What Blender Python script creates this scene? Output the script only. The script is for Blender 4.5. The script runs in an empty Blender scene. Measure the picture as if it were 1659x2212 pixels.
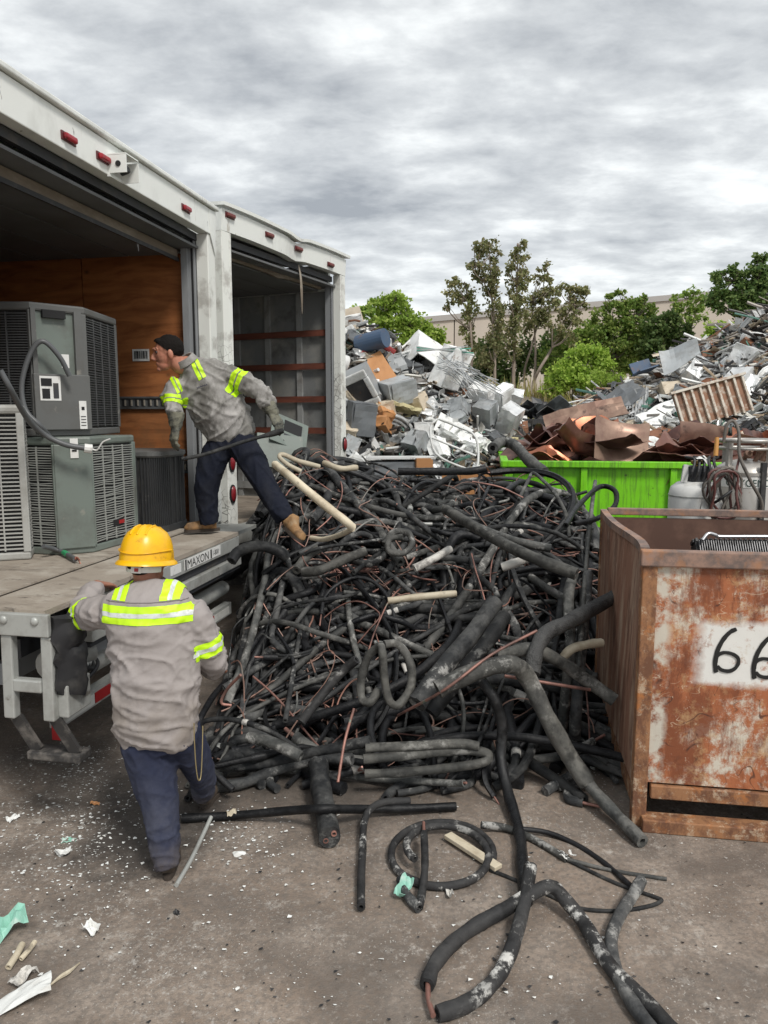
import bpy, bmesh, math, random
import numpy as np
from mathutils import Vector, Matrix, noise

scene = bpy.context.scene
col = scene.collection
R = math.radians
rng = random.Random(7)

# ------------------------------------------------------------------ camera
CAM_H = 2.2
PITCH = math.atan(208 / 1600)
FPX = 1600.0                      # focal length in units of a 1659 x 2212 picture
cam_data = bpy.data.cameras.new('camera')
cam_data.sensor_fit = 'HORIZONTAL'
cam_data.sensor_width = 36.0
cam_data.lens = 36.0 * FPX / 1659.0
cam_data.clip_start = 0.05
cam_data.clip_end = 2000
cam = bpy.data.objects.new('camera', cam_data)
cam.location = (0, 0, CAM_H)
cam.rotation_euler = (math.pi / 2 - PITCH, 0, 0)
col.objects.link(cam)
scene.camera = cam

# ------------------------------------------------------------------ world: overcast sky
SUN_EL, SUN_ROT = R(50), R(148)
world = bpy.data.worlds.new('World')
scene.world = world
world.use_nodes = True
wn, wl = world.node_tree.nodes, world.node_tree.links
wn.clear()


def wnode(t, **kw):
    n = wn.new(t)
    for k, v in kw.items():
        setattr(n, k, v)
    return n


def wmath(op, a, b=None, c=None, clamp=False):
    n = wn.new('ShaderNodeMath')
    n.operation = op
    n.use_clamp = clamp
    for i, s in enumerate((a, b, c)):
        if s is None:
            continue
        if isinstance(s, (int, float)):
            n.inputs[i].default_value = s
        else:
            wl.new(s, n.inputs[i])
    return n.outputs[0]


w_out = wnode('ShaderNodeOutputWorld')
w_bg = wnode('ShaderNodeBackground')
w_sky = wnode('ShaderNodeTexSky', sky_type='NISHITA', sun_disc=False, sun_elevation=SUN_EL, sun_rotation=SUN_ROT)
w_tc = wnode('ShaderNodeTexCoord')
w_sep = wnode('ShaderNodeSeparateXYZ')
wl.new(w_tc.outputs['Generated'], w_sep.inputs[0])
zc = wmath('MAXIMUM', w_sep.outputs[2], 0.0)
den = wmath('ADD', zc, 0.17)
cu = wmath('DIVIDE', w_sep.outputs[0], den)
cv = wmath('DIVIDE', w_sep.outputs[1], den)
w_comb = wnode('ShaderNodeCombineXYZ')
wl.new(cu, w_comb.inputs[0]); wl.new(cv, w_comb.inputs[1])


def wnoise(scale, detail, rough, dist, sc=(1, 1, 1), rot=0, loc=(0, 0, 0)):
    m = wnode('ShaderNodeMapping')
    m.inputs['Scale'].default_value = sc
    m.inputs['Rotation'].default_value = (0, 0, rot)
    m.inputs['Location'].default_value = loc
    wl.new(w_comb.outputs[0], m.inputs[0])
    n = wnode('ShaderNodeTexNoise')
    n.inputs['Scale'].default_value = scale
    n.inputs['Detail'].default_value = detail
    n.inputs['Roughness'].default_value = rough
    n.inputs['Distortion'].default_value = dist
    wl.new(m.outputs[0], n.inputs['Vector'])
    return n.outputs['Fac']


n_big = wnoise(0.9, 4, 0.5, 0.3, loc=(3.1, 1.7, 0))
n_mid = wnoise(2.5, 7, 0.56, 0.15, sc=(1, 1.2, 1), rot=R(12), loc=(0.4, 5.2, 0))
n_rip = wnoise(5.2, 8, 0.6, 0.15, sc=(0.85, 1.25, 1), rot=R(8))
s1 = wmath('MULTIPLY', n_big, 0.26)
s2 = wmath('MULTIPLY_ADD', n_mid, 0.40, s1)
s3 = wmath('MULTIPLY_ADD', n_rip, 0.34, s2)
w_ramp = wnode('ShaderNodeValToRGB')
wl.new(s3, w_ramp.inputs[0])
cr = w_ramp.color_ramp
cr.elements[0].position = 0.355; cr.elements[0].color = (0.26, 0.276, 0.295, 1)
cr.elements[1].position = 0.655; cr.elements[1].color = (0.84, 0.86, 0.85, 1)
e = cr.elements.new(0.50); e.color = (0.49, 0.507, 0.515, 1)
# towards the horizon the thinner cloud lets more light through
hz = wmath('SUBTRACT', 1.0, wmath('MULTIPLY', zc, 5.0), clamp=True)
hz2 = wmath('MULTIPLY', wmath('MULTIPLY', hz, hz), 0.60)
w_mix = wnode('ShaderNodeMixRGB')
wl.new(hz2, w_mix.inputs[0])
wl.new(w_ramp.outputs[0], w_mix.inputs[1])
w_mix.inputs[2].default_value = (0.78, 0.795, 0.775, 1)
w_nish = wnode('ShaderNodeMixRGB', blend_type='ADD')
w_nish.inputs[0].default_value = 0.008
wl.new(w_mix.outputs[0], w_nish.inputs[1])
wl.new(w_sky.outputs[0], w_nish.inputs[2])
wl.new(w_nish.outputs[0], w_bg.inputs['Color'])
w_bg.inputs['Strength'].default_value = 0.8
wl.new(w_bg.outputs[0], w_out.inputs['Surface'])

# ------------------------------------------------------------------ sun behind thin cloud
sun_data = bpy.data.lights.new('sun', 'SUN')
sun_data.energy = 1.5
sun_data.angle = R(14)
sun_data.color = (1.0, 0.96, 0.9)
sun = bpy.data.objects.new('sun', sun_data)
sun.rotation_euler = (R(40), 0, R(32))
sun.location = (0, -5, 20)
col.objects.link(sun)

scene.view_settings.view_transform = 'Standard'
scene.view_settings.look = 'None'
scene.view_settings.exposure = 0.85
scene.view_settings.gamma = 1.0
scene.view_settings.use_curve_mapping = False
scene.render.engine = 'CYCLES'
scene.cycles.max_bounces = 6
scene.cycles.transparent_max_bounces = 8

# ------------------------------------------------------------------ measuring helpers (a point of the picture -> a point of the place)
_fw = np.array([0, math.cos(PITCH), -math.sin(PITCH)])
_up = np.array([0, math.sin(PITCH), math.cos(PITCH)])
_rt = np.array([1.0, 0, 0])
_c = np.array([0, 0, CAM_H])


def ray(px, py):
    return _rt * (px - 829.5) / FPX + _up * (1106 - py) / FPX + _fw


def D(px, py, d):                       # at distance d in front of the camera
    r = ray(px, py)
    return _c + r * (d / r[1])


def G(px, py, z=0.0):                   # on the level z
    r = ray(px, py)
    return _c + r * ((z - CAM_H) / r[2])


# ------------------------------------------------------------------ materials
def srgb(r, g, b):
    f = lambda c: c / 12.92 if c <= 0.04045 else ((c + 0.055) / 1.055) ** 2.4
    return (f(r / 255), f(g / 255), f(b / 255), 1)


def c4(c):
    return tuple(c) if len(c) == 4 else tuple(c) + (1,)


class Mt:
    """a node material: base colour + layers of masked colour + bump"""

    def __init__(s, name, base, rough=0.6, metal=0.0, spec=0.5, coord='Object', rand=True):
        s.m = bpy.data.materials.new(name)
        s.m.use_nodes = True
        s.t = s.m.node_tree
        s.N, s.L = s.t.nodes, s.t.links
        s.b = s.N['Principled BSDF']
        s.b.inputs['Roughness'].default_value = rough
        s.b.inputs['Metallic'].default_value = metal
        s.b.inputs['Specular IOR Level'].default_value = spec
        tc = s.N.new('ShaderNodeTexCoord')
        s.vec = tc.outputs[coord]
        s.pos = tc.outputs['Object']
        s.oi = s.N.new('ShaderNodeObjectInfo')
        if rand:
            a = s.N.new('ShaderNodeVectorMath'); a.operation = 'ADD'
            mu = s.N.new('ShaderNodeMath'); mu.operation = 'MULTIPLY'; mu.inputs[1].default_value = 37.0
            s.L.new(s.oi.outputs['Random'], mu.inputs[0])
            s.L.new(s.vec, a.inputs[0]); s.L.new(mu.outputs[0], a.inputs[1])
            s.vec = a.outputs[0]
        rgb = s.N.new('ShaderNodeRGB'); rgb.outputs[0].default_value = c4(base)
        s.c = rgb.outputs[0]
        s.bh = None
        s.fin = False

    def math(s, op, a, b=None, clamp=False):
        n = s.N.new('ShaderNodeMath'); n.operation = op; n.use_clamp = clamp
        for i, x in enumerate((a, b)):
            if x is None: continue
            if isinstance(x, (int, float)): n.inputs[i].default_value = x
            else: s.L.new(x, n.inputs[i])
        return n.outputs[0]

    def tex(s, scale=5, detail=4, rough=0.6, sc=(1, 1, 1), kind='noise', dist=0.0, loc=(0, 0, 0), rot=(0, 0, 0)):
        v = s.vec
        if sc != (1, 1, 1) or loc != (0, 0, 0) or rot != (0, 0, 0):
            m = s.N.new('ShaderNodeMapping')
            m.inputs['Scale'].default_value = sc; m.inputs['Location'].default_value = loc; m.inputs['Rotation'].default_value = rot
            s.L.new(v, m.inputs[0]); v = m.outputs[0]
        if kind == 'voro':
            n = s.N.new('ShaderNodeTexVoronoi'); n.inputs['Scale'].default_value = scale
            s.L.new(v, n.inputs['Vector']); return n.outputs['Distance']
        if kind == 'crack':
            n = s.N.new('ShaderNodeTexVoronoi'); n.feature = 'DISTANCE_TO_EDGE'; n.inputs['Scale'].default_value = scale
            s.L.new(v, n.inputs['Vector']); return n.outputs['Distance']
        if kind == 'wave':
            n = s.N.new('ShaderNodeTexWave'); n.inputs['Scale'].default_value = scale
            n.inputs['Distortion'].default_value = dist; n.inputs['Detail'].default_value = detail
            s.L.new(v, n.inputs['Vector']); return n.outputs['Fac']
        n = s.N.new('ShaderNodeTexNoise')
        n.inputs['Scale'].default_value = scale; n.inputs['Detail'].default_value = detail
        n.inputs['Roughness'].default_value = rough; n.inputs['Distortion'].default_value = dist
        s.L.new(v, n.inputs['Vector'])
        return n.outputs['Fac']

    def ramp(s, x, lo, hi):
        n = s.N.new('ShaderNodeMapRange'); n.inputs[1].default_value = lo; n.inputs[2].default_value = hi
        s.L.new(x, n.inputs[0])
        return n.outputs[0]

    def axis(s, i):
        n = s.N.new('ShaderNodeSeparateXYZ'); s.L.new(s.pos, n.inputs[0]); return n.outputs[i]

    def over(s, mask, color, amt=1.0, blend='MIX'):
        n = s.N.new('ShaderNodeMixRGB'); n.blend_type = blend
        if amt != 1.0: mask = s.math('MULTIPLY', mask, amt)
        s.L.new(mask, n.inputs[0]); s.L.new(s.c, n.inputs[1])
        if isinstance(color, tuple): n.inputs[2].default_value = c4(color)
        else: s.L.new(color, n.inputs[2])
        s.c = n.outputs[0]
        return s

    def layer(s, color, lo, hi, amt=1.0, **kw):
        return s.over(s.ramp(s.tex(**kw), lo, hi), color, amt)

    def value(s, lo, hi, src=None):         # brightness differs from object to object
        x = src if src is not None else s.oi.outputs['Random']
        n = s.N.new('ShaderNodeMapRange'); n.inputs[3].default_value = lo; n.inputs[4].default_value = hi
        s.L.new(x, n.inputs[0])
        h = s.N.new('ShaderNodeHueSaturation')
        s.L.new(n.outputs[0], h.inputs['Value']); s.L.new(s.c, h.inputs['Color'])
        s.c = h.outputs[0]
        return s

    def pick(s, colors, src=None):          # one of several colours per object / per island
        r = s.N.new('ShaderNodeValToRGB'); r.color_ramp.interpolation = 'CONSTANT'
        el = r.color_ramp.elements
        for i, c in enumerate(colors):
            p = i / len(colors)
            if i < 2: k = el[i]; k.position = p
            else: k = el.new(p)
            k.color = c4(c)
        s.L.new(src if src is not None else s.oi.outputs['Random'], r.inputs[0])
        s.c = r.outputs[0]
        return s

    def island(s):
        g = s.N.new('ShaderNodeNewGeometry'); return g.outputs['Random Per Island']

    def bump(s, h, strength=0.3, dist=0.01):
        n = s.N.new('ShaderNodeBump'); n.inputs['Strength'].default_value = strength; n.inputs['Distance'].default_value = dist
        s.L.new(h, n.inputs['Height'])
        if s.bh is not None: s.L.new(s.bh, n.inputs['Normal'])
        s.bh = n.outputs[0]
        return s

    def roughness(s, x, lo, hi):
        n = s.N.new('ShaderNodeMapRange'); n.inputs[3].default_value = lo; n.inputs[4].default_value = hi
        s.L.new(x, n.inputs[0]); s.L.new(n.outputs[0], s.b.inputs['Roughness'])
        return s

    def done(s):
        s.L.new(s.c, s.b.inputs['Base Color'])
        if s.bh is not None: s.L.new(s.bh, s.b.inputs['Normal'])
        return s.m


# ------------------------------------------------------------------ mesh helpers
def rot3(rx=0, ry=0, rz=0):
    return np.array(Matrix.Rotation(rz, 3, 'Z') @ Matrix.Rotation(ry, 3, 'Y') @ Matrix.Rotation(rx, 3, 'X'))


def unit(v):
    v = np.asarray(v, float); n = np.linalg.norm(v)
    return v / n if n > 1e-9 else np.array([0, 0, 1.0])


def smooth_path(pts, k=4):
    """Catmull-Rom through the points"""
    p = [np.asarray(q, float) for q in pts]
    if len(p) < 3 or k < 2:
        return p
    q = [2 * p[0] - p[1]] + p + [2 * p[-1] - p[-2]]
    out = []
    for i in range(1, len(q) - 2):
        a, b, c, d = q[i - 1], q[i], q[i + 1], q[i + 2]
        for j in range(k):
            t = j / k
            out.append(0.5 * ((2 * b) + (-a + c) * t + (2 * a - 5 * b + 4 * c - d) * t * t + (-a + 3 * b - 3 * c + d) * t ** 3))
    out.append(p[-1])
    return out


class MB:
    def __init__(s):
        s.v, s.f, s.mi, s.k = [], [], [], 0

    def add(s, verts, faces):
        o = len(s.v)
        s.v.extend([tuple(x) for x in verts])
        for f in faces:
            s.f.append(tuple(i + o for i in f)); s.mi.append(s.k)
        return s

    def box(s, c, size, rot=None, taper=None):
        c = np.asarray(c, float); h = np.asarray(size, float) / 2
        vs = []
        for sx in (-1, 1):
            for sy in (-1, 1):
                for sz in (-1, 1):
                    p = np.array([sx, sy, sz]) * h
                    if taper is not None and sz > 0: p[:2] *= taper
                    if rot is not None: p = rot @ p
                    vs.append(c + p)
        return s.add(vs, [(0, 1, 3, 2), (4, 6, 7, 5), (0, 4, 5, 1), (2, 3, 7, 6), (0, 2, 6, 4), (1, 5, 7, 3)])

    def bar(s, a, b, w, h, upv=(0, 0, 1)):       # a straight bar of rectangular section
        a = np.asarray(a, float); b = np.asarray(b, float)
        t = unit(b - a); sd = np.cross(t, upv)
        if np.linalg.norm(sd) < 1e-4: sd = np.cross(t, (0, 1, 0.01))
        sd = unit(sd); u = np.cross(sd, t)
        return s.box((a + b) / 2, (w, np.linalg.norm(b - a), h), np.array([sd, t, u]).T)

    def tube(s, pts, r, n=8, caps=True, flat=1.0, ref=None, rb=None, hollow=0.0, seam=0.0):
        p = [np.asarray(q, float) for q in pts]
        m = len(p)
        ra = [r] * m if np.isscalar(r) else list(r)
        rbb = ra if rb is None else ([rb] * m if np.isscalar(rb) else list(rb))
        tang = [unit(p[min(i + 1, m - 1)] - p[max(i - 1, 0)]) for i in range(m)]
        u = None; vs = []
        for i in range(m):
            t = tang[i]
            if ref is not None:
                u = np.asarray(ref, float) - t * np.dot(ref, t)
            elif u is None:
                w = np.array([0, 0, 1.0]) if abs(t[2]) < 0.9 else np.array([1.0, 0, 0])
                u = w - t * np.dot(w, t)
            else:
                u = u - t * np.dot(u, t)
            u = unit(u); w = np.cross(t, u)
            for j in range(n):
                a = 2 * math.pi * j / n
                q_ = u * math.cos(a) * ra[i] + w * math.sin(a) * rbb[i] * flat
                vs.append(p[i] + (q_ * (1 - seam) if seam and j == 0 else q_))
        fs = []
        for i in range(m - 1):
            for j in range(n):
                k = (j + 1) % n
                fs.append((i * n + j, i * n + k, (i + 1) * n + k, (i + 1) * n + j))
        if caps and not hollow:
            fs.append(tuple(range(n - 1, -1, -1))); fs.append(tuple((m - 1) * n + j for j in range(n)))
        if hollow:
            o = len(vs)
            for (i, sg) in ((0, 1), (m - 1, -1)):
                t = tang[i] * sg
                ring = [vs[i * n + j] for j in range(n)]
                base = len(vs)
                for j in range(n): vs.append(p[i] + (ring[j] - p[i]) * hollow)
                for j in range(n): vs.append(p[i] + (ring[j] - p[i]) * hollow + t * ra[i] * 1.4)
                for j in range(n):
                    k = (j + 1) % n
                    q1 = (i * n + j, i * n + k, base + k, base + j)
                    q2 = (base + j, base + k, base + n + k, base + n + j)
                    if sg > 0: q1 = q1[::-1]; q2 = q2[::-1]
                    fs.append(q1); fs.append(q2)
                cap = tuple(base + n + j for j in range(n))
                fs.append(cap if sg < 0 else cap[::-1])
        return s.add(vs, fs)

    def lathe(s, prof, n=20, c=(0, 0, 0), rot=None, sx=1.0, sy=1.0):
        c = np.asarray(c, float); vs = []
        for (r, z) in prof:
            for j in range(n):
                a = 2 * math.pi * j / n
                q = np.array([r * math.cos(a) * sx, r * math.sin(a) * sy, z])
                vs.append(c + (rot @ q if rot is not None else q))
        fs = []
        for i in range(len(prof) - 1):
            for j in range(n):
                k = (j + 1) % n
                fs.append((i * n + j, i * n + k, (i + 1) * n + k, (i + 1) * n + j))
        fs.append(tuple(range(n - 1, -1, -1))); fs.append(tuple((len(prof) - 1) * n + j for j in range(n)))
        return s.add(vs, fs)

    def ball(s, c, r, n=14, m=9, rot=None):
        r = np.asarray(r if not np.isscalar(r) else (r, r, r), float); c = np.asarray(c, float)
        vs = []; fs = []
        for i in range(1, m):
            th = math.pi * i / m
            for j in range(n):
                a = 2 * math.pi * j / n
                q = np.array([math.sin(th) * math.cos(a), math.sin(th) * math.sin(a), -math.cos(th)]) * r
                vs.append(c + (rot @ q if rot is not None else q))
        lo = np.array([0, 0, -1.0]) * r; hi = np.array([0, 0, 1.0]) * r
        vs.append(c + (rot @ lo if rot is not None else lo)); vs.append(c + (rot @ hi if rot is not None else hi))
        a, b = len(vs) - 2, len(vs) - 1
        for i in range(m - 2):
            for j in range(n):
                k = (j + 1) % n
                fs.append((i * n + j, i * n + k, (i + 1) * n + k, (i + 1) * n + j))
        for j in range(n):
            k = (j + 1) % n
            fs.append((a, k, j)); fs.append((b, (m - 2) * n + j, (m - 2) * n + k))
        return s.add(vs, fs)

    def poly(s, pts, thick, nrm):                # a flat plate of any outline
        nrm = unit(nrm) * thick; pts = [np.asarray(p, float) for p in pts]; n = len(pts)
        vs = pts + [p - nrm for p in pts]
        return s.add(vs, [tuple(range(n)), tuple(range(2 * n - 1, n - 1, -1))] + [(i, i + n, (i + 1) % n + n, (i + 1) % n) for i in range(n)])

    def grid(s, nx, ny, fn, thick=0.0):
        vs = [np.asarray(fn(i / nx, j / ny), float) for j in range(ny + 1) for i in range(nx + 1)]
        fs = [(j * (nx + 1) + i, j * (nx + 1) + i + 1, (j + 1) * (nx + 1) + i + 1, (j + 1) * (nx + 1) + i) for j in range(ny) for i in range(nx)]
        if thick:
            P = np.array(vs).reshape(ny + 1, nx + 1, 3)
            du = np.gradient(P, axis=1); dv = np.gradient(P, axis=0)
            nn = np.cross(du, dv); nn /= (np.linalg.norm(nn, axis=2, keepdims=True) + 1e-9)
            lo = (P - nn * thick).reshape(-1, 3); o = len(vs)
            vs = vs + list(lo)
            fs = fs + [tuple(i + o for i in f[::-1]) for f in fs]
            edge = [j for j in range(nx + 1)] + [j * (nx + 1) + nx for j in range(1, ny + 1)] + [ny * (nx + 1) + i for i in range(nx - 1, -1, -1)] + [j * (nx + 1) for j in range(ny - 1, 0, -1)]
            for a, b in zip(edge, edge[1:] + edge[:1]): fs.append((b, a, a + o, b + o))
        return s.add(vs, fs)

    def mesh(s, name, off=None):
        me = bpy.data.meshes.new(name)
        v = np.array(s.v, float)
        if off is not None: v = v - np.asarray(off, float)
        me.from_pydata(v.tolist(), [], s.f)
        return me

    def build(s, name, mats, parent=None, smooth=False, loc=None, off=None, bevel=0, rot=None, origin=False):
        """loc/rot place the object; off is subtracted from the vertices; origin=True puts the object's origin at its own base"""
        if origin:
            v = np.array(s.v); off = np.array([v[:, 0].mean(), v[:, 1].mean(), v[:, 2].min()]); loc = off
        me = s.mesh(name, off)
        if not isinstance(mats, (list, tuple)): mats = [mats]
        for m in mats: me.materials.append(m)
        if len(mats) > 1: me.polygons.foreach_set('material_index', s.mi)
        if smooth:
            me.shade_smooth(); me.set_sharp_from_angle(angle=R(64))
        o = bpy.data.objects.new(name, me)
        col.objects.link(o)
        if loc is not None: o.location = tuple(loc)
        if rot is not None: o.rotation_euler = rot
        if parent is not None: o.parent = parent
        if bevel:
            b = o.modifiers.new('bevel', 'BEVEL'); b.width = bevel; b.segments = 2; b.limit_method = 'ANGLE'; b.angle_limit = R(50)
        return o


def tag(o, label=None, cat=None, group=None, kind=None):
    if label: o['label'] = label
    if cat: o['category'] = cat
    if group: o['group'] = group
    if kind: o['kind'] = kind
    return o


def thing(name, label, cat, loc=(0, 0, 0), rz=0.0, group=None):
    o = bpy.data.objects.new(name, None)
    o.empty_display_size = 0.1
    col.objects.link(o)
    o.location = tuple(loc); o.rotation_euler = (0, 0, rz)
    return tag(o, label, cat, group)


def text_mesh(txt, size):
    cu = bpy.data.curves.new('lettering', 'FONT'); cu.body = txt; cu.size = size; cu.resolution_u = 3
    ob = bpy.data.objects.new('lettering', cu); col.objects.link(ob)
    me = bpy.data.meshes.new_from_object(ob.evaluated_get(bpy.context.evaluated_depsgraph_get()))
    bpy.data.objects.remove(ob)
    vs = np.array([v.co[:] for v in me.vertices]); fs = [tuple(p.vertices) for p in me.polygons]
    return vs, fs


def smoothstep(x):
    x = min(1.0, max(0.0, x)); return x * x * (3 - 2 * x)

# ================================================================== SETTING
# ---- ground
g = Mt('yard_dirt', (0.235, 0.182, 0.142), rough=0.85, rand=False)
g.layer((0.125, 0.104, 0.088), 0.42, 0.62, 0.85, scale=0.9, detail=6, rough=0.62)
g.layer((0.36, 0.30, 0.25), 0.46, 0.64, 0.8, scale=1.7, detail=8, rough=0.7, loc=(5, 2, 0))
g.layer((0.05, 0.043, 0.038), 0.56, 0.70, 0.7, scale=0.55, detail=5, loc=(1.3, 7.7, 0))
g.layer((0.14, 0.122, 0.106), 0.45, 0.6, 0.6, scale=38, detail=4, rough=0.7)
# pale residue pressed into the surface, finer and coarser
m1 = g.ramp(g.tex(scale=85, detail=3, rough=0.6, sc=(1, 0.7, 1)), 0.615, 0.675)
m2 = g.ramp(g.tex(scale=2.2, detail=6, rough=.65, loc=(2.2, 0.6, 0)), 0.42, 0.62)
g.over(g.math('MULTIPLY', m1, m2), (0.60, 0.575, 0.53), 0.65)
m3 = g.ramp(g.tex(scale=30, detail=7, rough=0.78), 0.55, 0.64)
m4 = g.ramp(g.tex(scale=1.3, detail=3, loc=(8, 3, 0)), 0.46, 0.62)
g.over(g.math('MULTIPLY', m3, m4), (0.46, 0.44, 0.41), 0.8)
m5 = g.ramp(g.tex(scale=13, detail=11, rough=0.82, loc=(4, 9, 0)), 0.535, 0.60)
m6 = g.ramp(g.tex(scale=1.1, detail=4, rough=.6, loc=(6.3, 1.2, 0)), 0.46, 0.60)
g.over(g.math('MULTIPLY', m5, m6), (0.50, 0.465, 0.42), 0.62)
g.layer((0.075, 0.06, 0.05), 0.60, 0.67, 0.6, scale=17, detail=9, rough=0.8, loc=(7, 7, 0))
# grease-dark soil where the trucks are unloaded
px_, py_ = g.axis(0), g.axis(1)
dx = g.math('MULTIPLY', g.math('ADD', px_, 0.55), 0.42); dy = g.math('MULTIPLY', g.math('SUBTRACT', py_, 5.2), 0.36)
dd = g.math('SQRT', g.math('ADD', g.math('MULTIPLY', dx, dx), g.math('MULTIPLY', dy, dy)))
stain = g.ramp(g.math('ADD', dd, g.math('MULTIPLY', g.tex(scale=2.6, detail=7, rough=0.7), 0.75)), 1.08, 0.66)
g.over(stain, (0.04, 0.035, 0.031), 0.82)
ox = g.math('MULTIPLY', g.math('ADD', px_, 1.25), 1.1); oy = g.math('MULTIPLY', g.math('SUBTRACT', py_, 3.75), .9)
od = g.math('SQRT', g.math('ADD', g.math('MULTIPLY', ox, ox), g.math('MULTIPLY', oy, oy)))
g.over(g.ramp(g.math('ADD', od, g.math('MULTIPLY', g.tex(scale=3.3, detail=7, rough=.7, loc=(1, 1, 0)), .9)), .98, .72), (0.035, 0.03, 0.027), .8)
g.bump(g.tex(scale=7, detail=6, rough=0.7), 0.5, 0.03)
g.bump(g.tex(scale=120, detail=3, rough=0.7), 0.45, 0.006)
g.roughness(g.tex(scale=1.5, detail=4), 0.55, 0.95)
M_GROUND = g.done()


def ground_z(x, y):
    b = smoothstep((y - 16.5 + 0.12 * x) / 7.0) * 2.85
    return b + 0.012 * noise.noise(Vector((x * 0.9, y * 0.9, 0.3)))


mb = MB()
xs = np.concatenate([np.linspace(-400, -14, 8), np.linspace(-10, 16, 105), np.linspace(20, 400, 8)])
ys = np.concatenate([np.linspace(-60, -2, 6), np.linspace(-1, 28, 117), np.linspace(34, 900, 10)])
vs = [(x, y, ground_z(x, y) if y < 30 else ground_z(0, 30)) for y in ys for x in xs]
nx = len(xs)
mb.add(vs, [(j * nx + i, j * nx + i + 1, (j + 1) * nx + i + 1, (j + 1) * nx + i) for j in range(len(ys) - 1) for i in range(nx - 1)])
ground = tag(mb.build('ground', M_GROUND, smooth=True), 'worn dirt and asphalt yard ground dusted with pale scraps', kind='structure')

# ---- warehouse far behind
w = Mt('tilt_wall', (0.50, 0.44, 0.37), rough=0.8)
w.layer((0.40, 0.35, 0.30), 0.4, 0.7, 0.6, scale=0.25, detail=4, sc=(1, 1, 0.3))
M_WARE = w.done()
M_WARECAP = Mt('parapet_cap', (0.36, 0.34, 0.32), rough=0.6).done()
wh = thing('warehouse', 'long low tan warehouse wall far behind the trees', 'building', (6, 62, 2.5))
a = D(880, 700, 62); b = D(1800, 618, 62)
h0, h1 = a[2] - 2.5, b[2] - 2.5
x0, x1 = a[0] - 6, b[0] - 6
npan = 9
for i in range(npan):
    u0, u1 = x0 + (x1 - x0) * i / npan, x0 + (x1 - x0) * (i + 1) / npan
    t0, t1 = h0 + (h1 - h0) * i / npan, h0 + (h1 - h0) * (i + 1) / npan
    MB().add([(u0 + .04, 0, -4), (u1 - .04, 0, -4), (u1 - .04, 0, t1), (u0 + .04, 0, t0), (u0 + .04, 25, -4), (u1 - .04, 25, -4), (u1 - .04, 25, t1), (u0 + .04, 25, t0)],
             [(0, 1, 2, 3), (5, 4, 7, 6), (4, 0, 3, 7), (1, 5, 6, 2), (3, 2, 6, 7)]).build('wall_panel', M_WARE, wh)
MB().add([(x0, -.15, h0), (x1, -.15, h1), (x1, -.15, h1 + .45), (x0, -.15, h0 + .45), (x0, 26, h0), (x1, 26, h1), (x1, 26, h1 + .45), (x0, 26, h0 + .45)],
         [(0, 1, 2, 3), (5, 4, 7, 6), (4, 0, 3, 7), (1, 5, 6, 2), (3, 2, 6, 7), (4, 5, 1, 0)]).build('parapet', M_WARECAP, wh)

# ---- shared materials
p = Mt('white_truck_paint', (0.76, 0.775, 0.745), rough=0.38)
p.layer((0.40, 0.40, 0.37), 0.50, 0.72, 0.6, scale=2.2, detail=6, rough=0.65, sc=(1, 1, 0.45))
p.layer((0.30, 0.25, 0.19), 0.63, 0.70, 0.6, scale=7, detail=6, rough=0.7, sc=(1, 1, 0.22))
p.layer((0.09, 0.085, 0.08), 0.69, 0.72, 0.8, scale=16, detail=3, sc=(1, 1, 0.35))
p.bump(p.tex(scale=3.5, detail=3), 0.15, 0.02)
M_WHITE = p.done()
p = Mt('cracked_white_paint', (0.73, 0.74, 0.70), rough=0.5)
ck = p.math('MULTIPLY', p.ramp(p.tex(scale=15, kind='crack', sc=(1, 1, 0.9), dist=0), 0.04, 0.015), p.ramp(p.tex(scale=3, detail=4), 0.5, 0.6))
zmask = p.ramp(p.axis(2), 3.0, 2.6)
p.over(p.math('MULTIPLY', ck, zmask), (0.05, 0.045, 0.04), 0.9)
p.layer((0.33, 0.31, 0.28), 0.52, 0.66, 0.7, scale=5, detail=6)
M_CRACK = p.done()
M_RUBBER = Mt('black_rubber', (0.018, 0.018, 0.02), rough=0.55).layer((0.06, 0.058, 0.055), 0.5, 0.7, 0.8, scale=9, detail=5).done()
M_DARKIN = Mt('dark_steel', (0.035, 0.037, 0.042), rough=0.6).layer((0.10, 0.085, 0.07), 0.55, 0.7, 0.7, scale=5, detail=6).done()
p = Mt('galvanised_steel', (0.42, 0.43, 0.41), rough=0.45, metal=0.25)
p.layer((0.22, 0.21, 0.19), 0.45, 0.68, 0.8, scale=4, detail=7, rough=0.7)
p.layer((0.10, 0.08, 0.06), 0.62, 0.69, 0.7, scale=9, detail=5)
p.bump(p.tex(scale=25, detail=4), 0.15, 0.004)
M_GALV = p.done()
p = Mt('grey_jamb', (0.25, 0.26, 0.27), rough=0.5)
p.layer((0.14, 0.14, 0.14), 0.5, 0.7, 0.7, scale=3, detail=6, sc=(1, 1, 0.3))
M_JAMB = p.done()
p = Mt('plywood', (0.40, 0.15, 0.05), rough=0.55)
gr = p.tex(scale=1.6, detail=6, rough=0.62, sc=(1, 1, 5.5), dist=1.6)
p.over(p.ramp(gr, 0.38, 0.66), (0.17, 0.052, 0.015), 0.8)
p.layer((0.42, 0.17, 0.06), 0.52, 0.7, 0.55, scale=2.4, detail=5, sc=(1, 1, 2.5), loc=(2, 0, 4))
p.over(p.ramp(p.tex(scale=2.6, kind='voro', sc=(1, 1, 1.4)), 0.09, 0.02), (0.05, 0.022, 0.01), 0.8)
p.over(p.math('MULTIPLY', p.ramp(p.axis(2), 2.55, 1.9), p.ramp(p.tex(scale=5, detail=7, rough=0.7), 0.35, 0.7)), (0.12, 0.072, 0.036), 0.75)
M_PLY = p.done()
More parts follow.
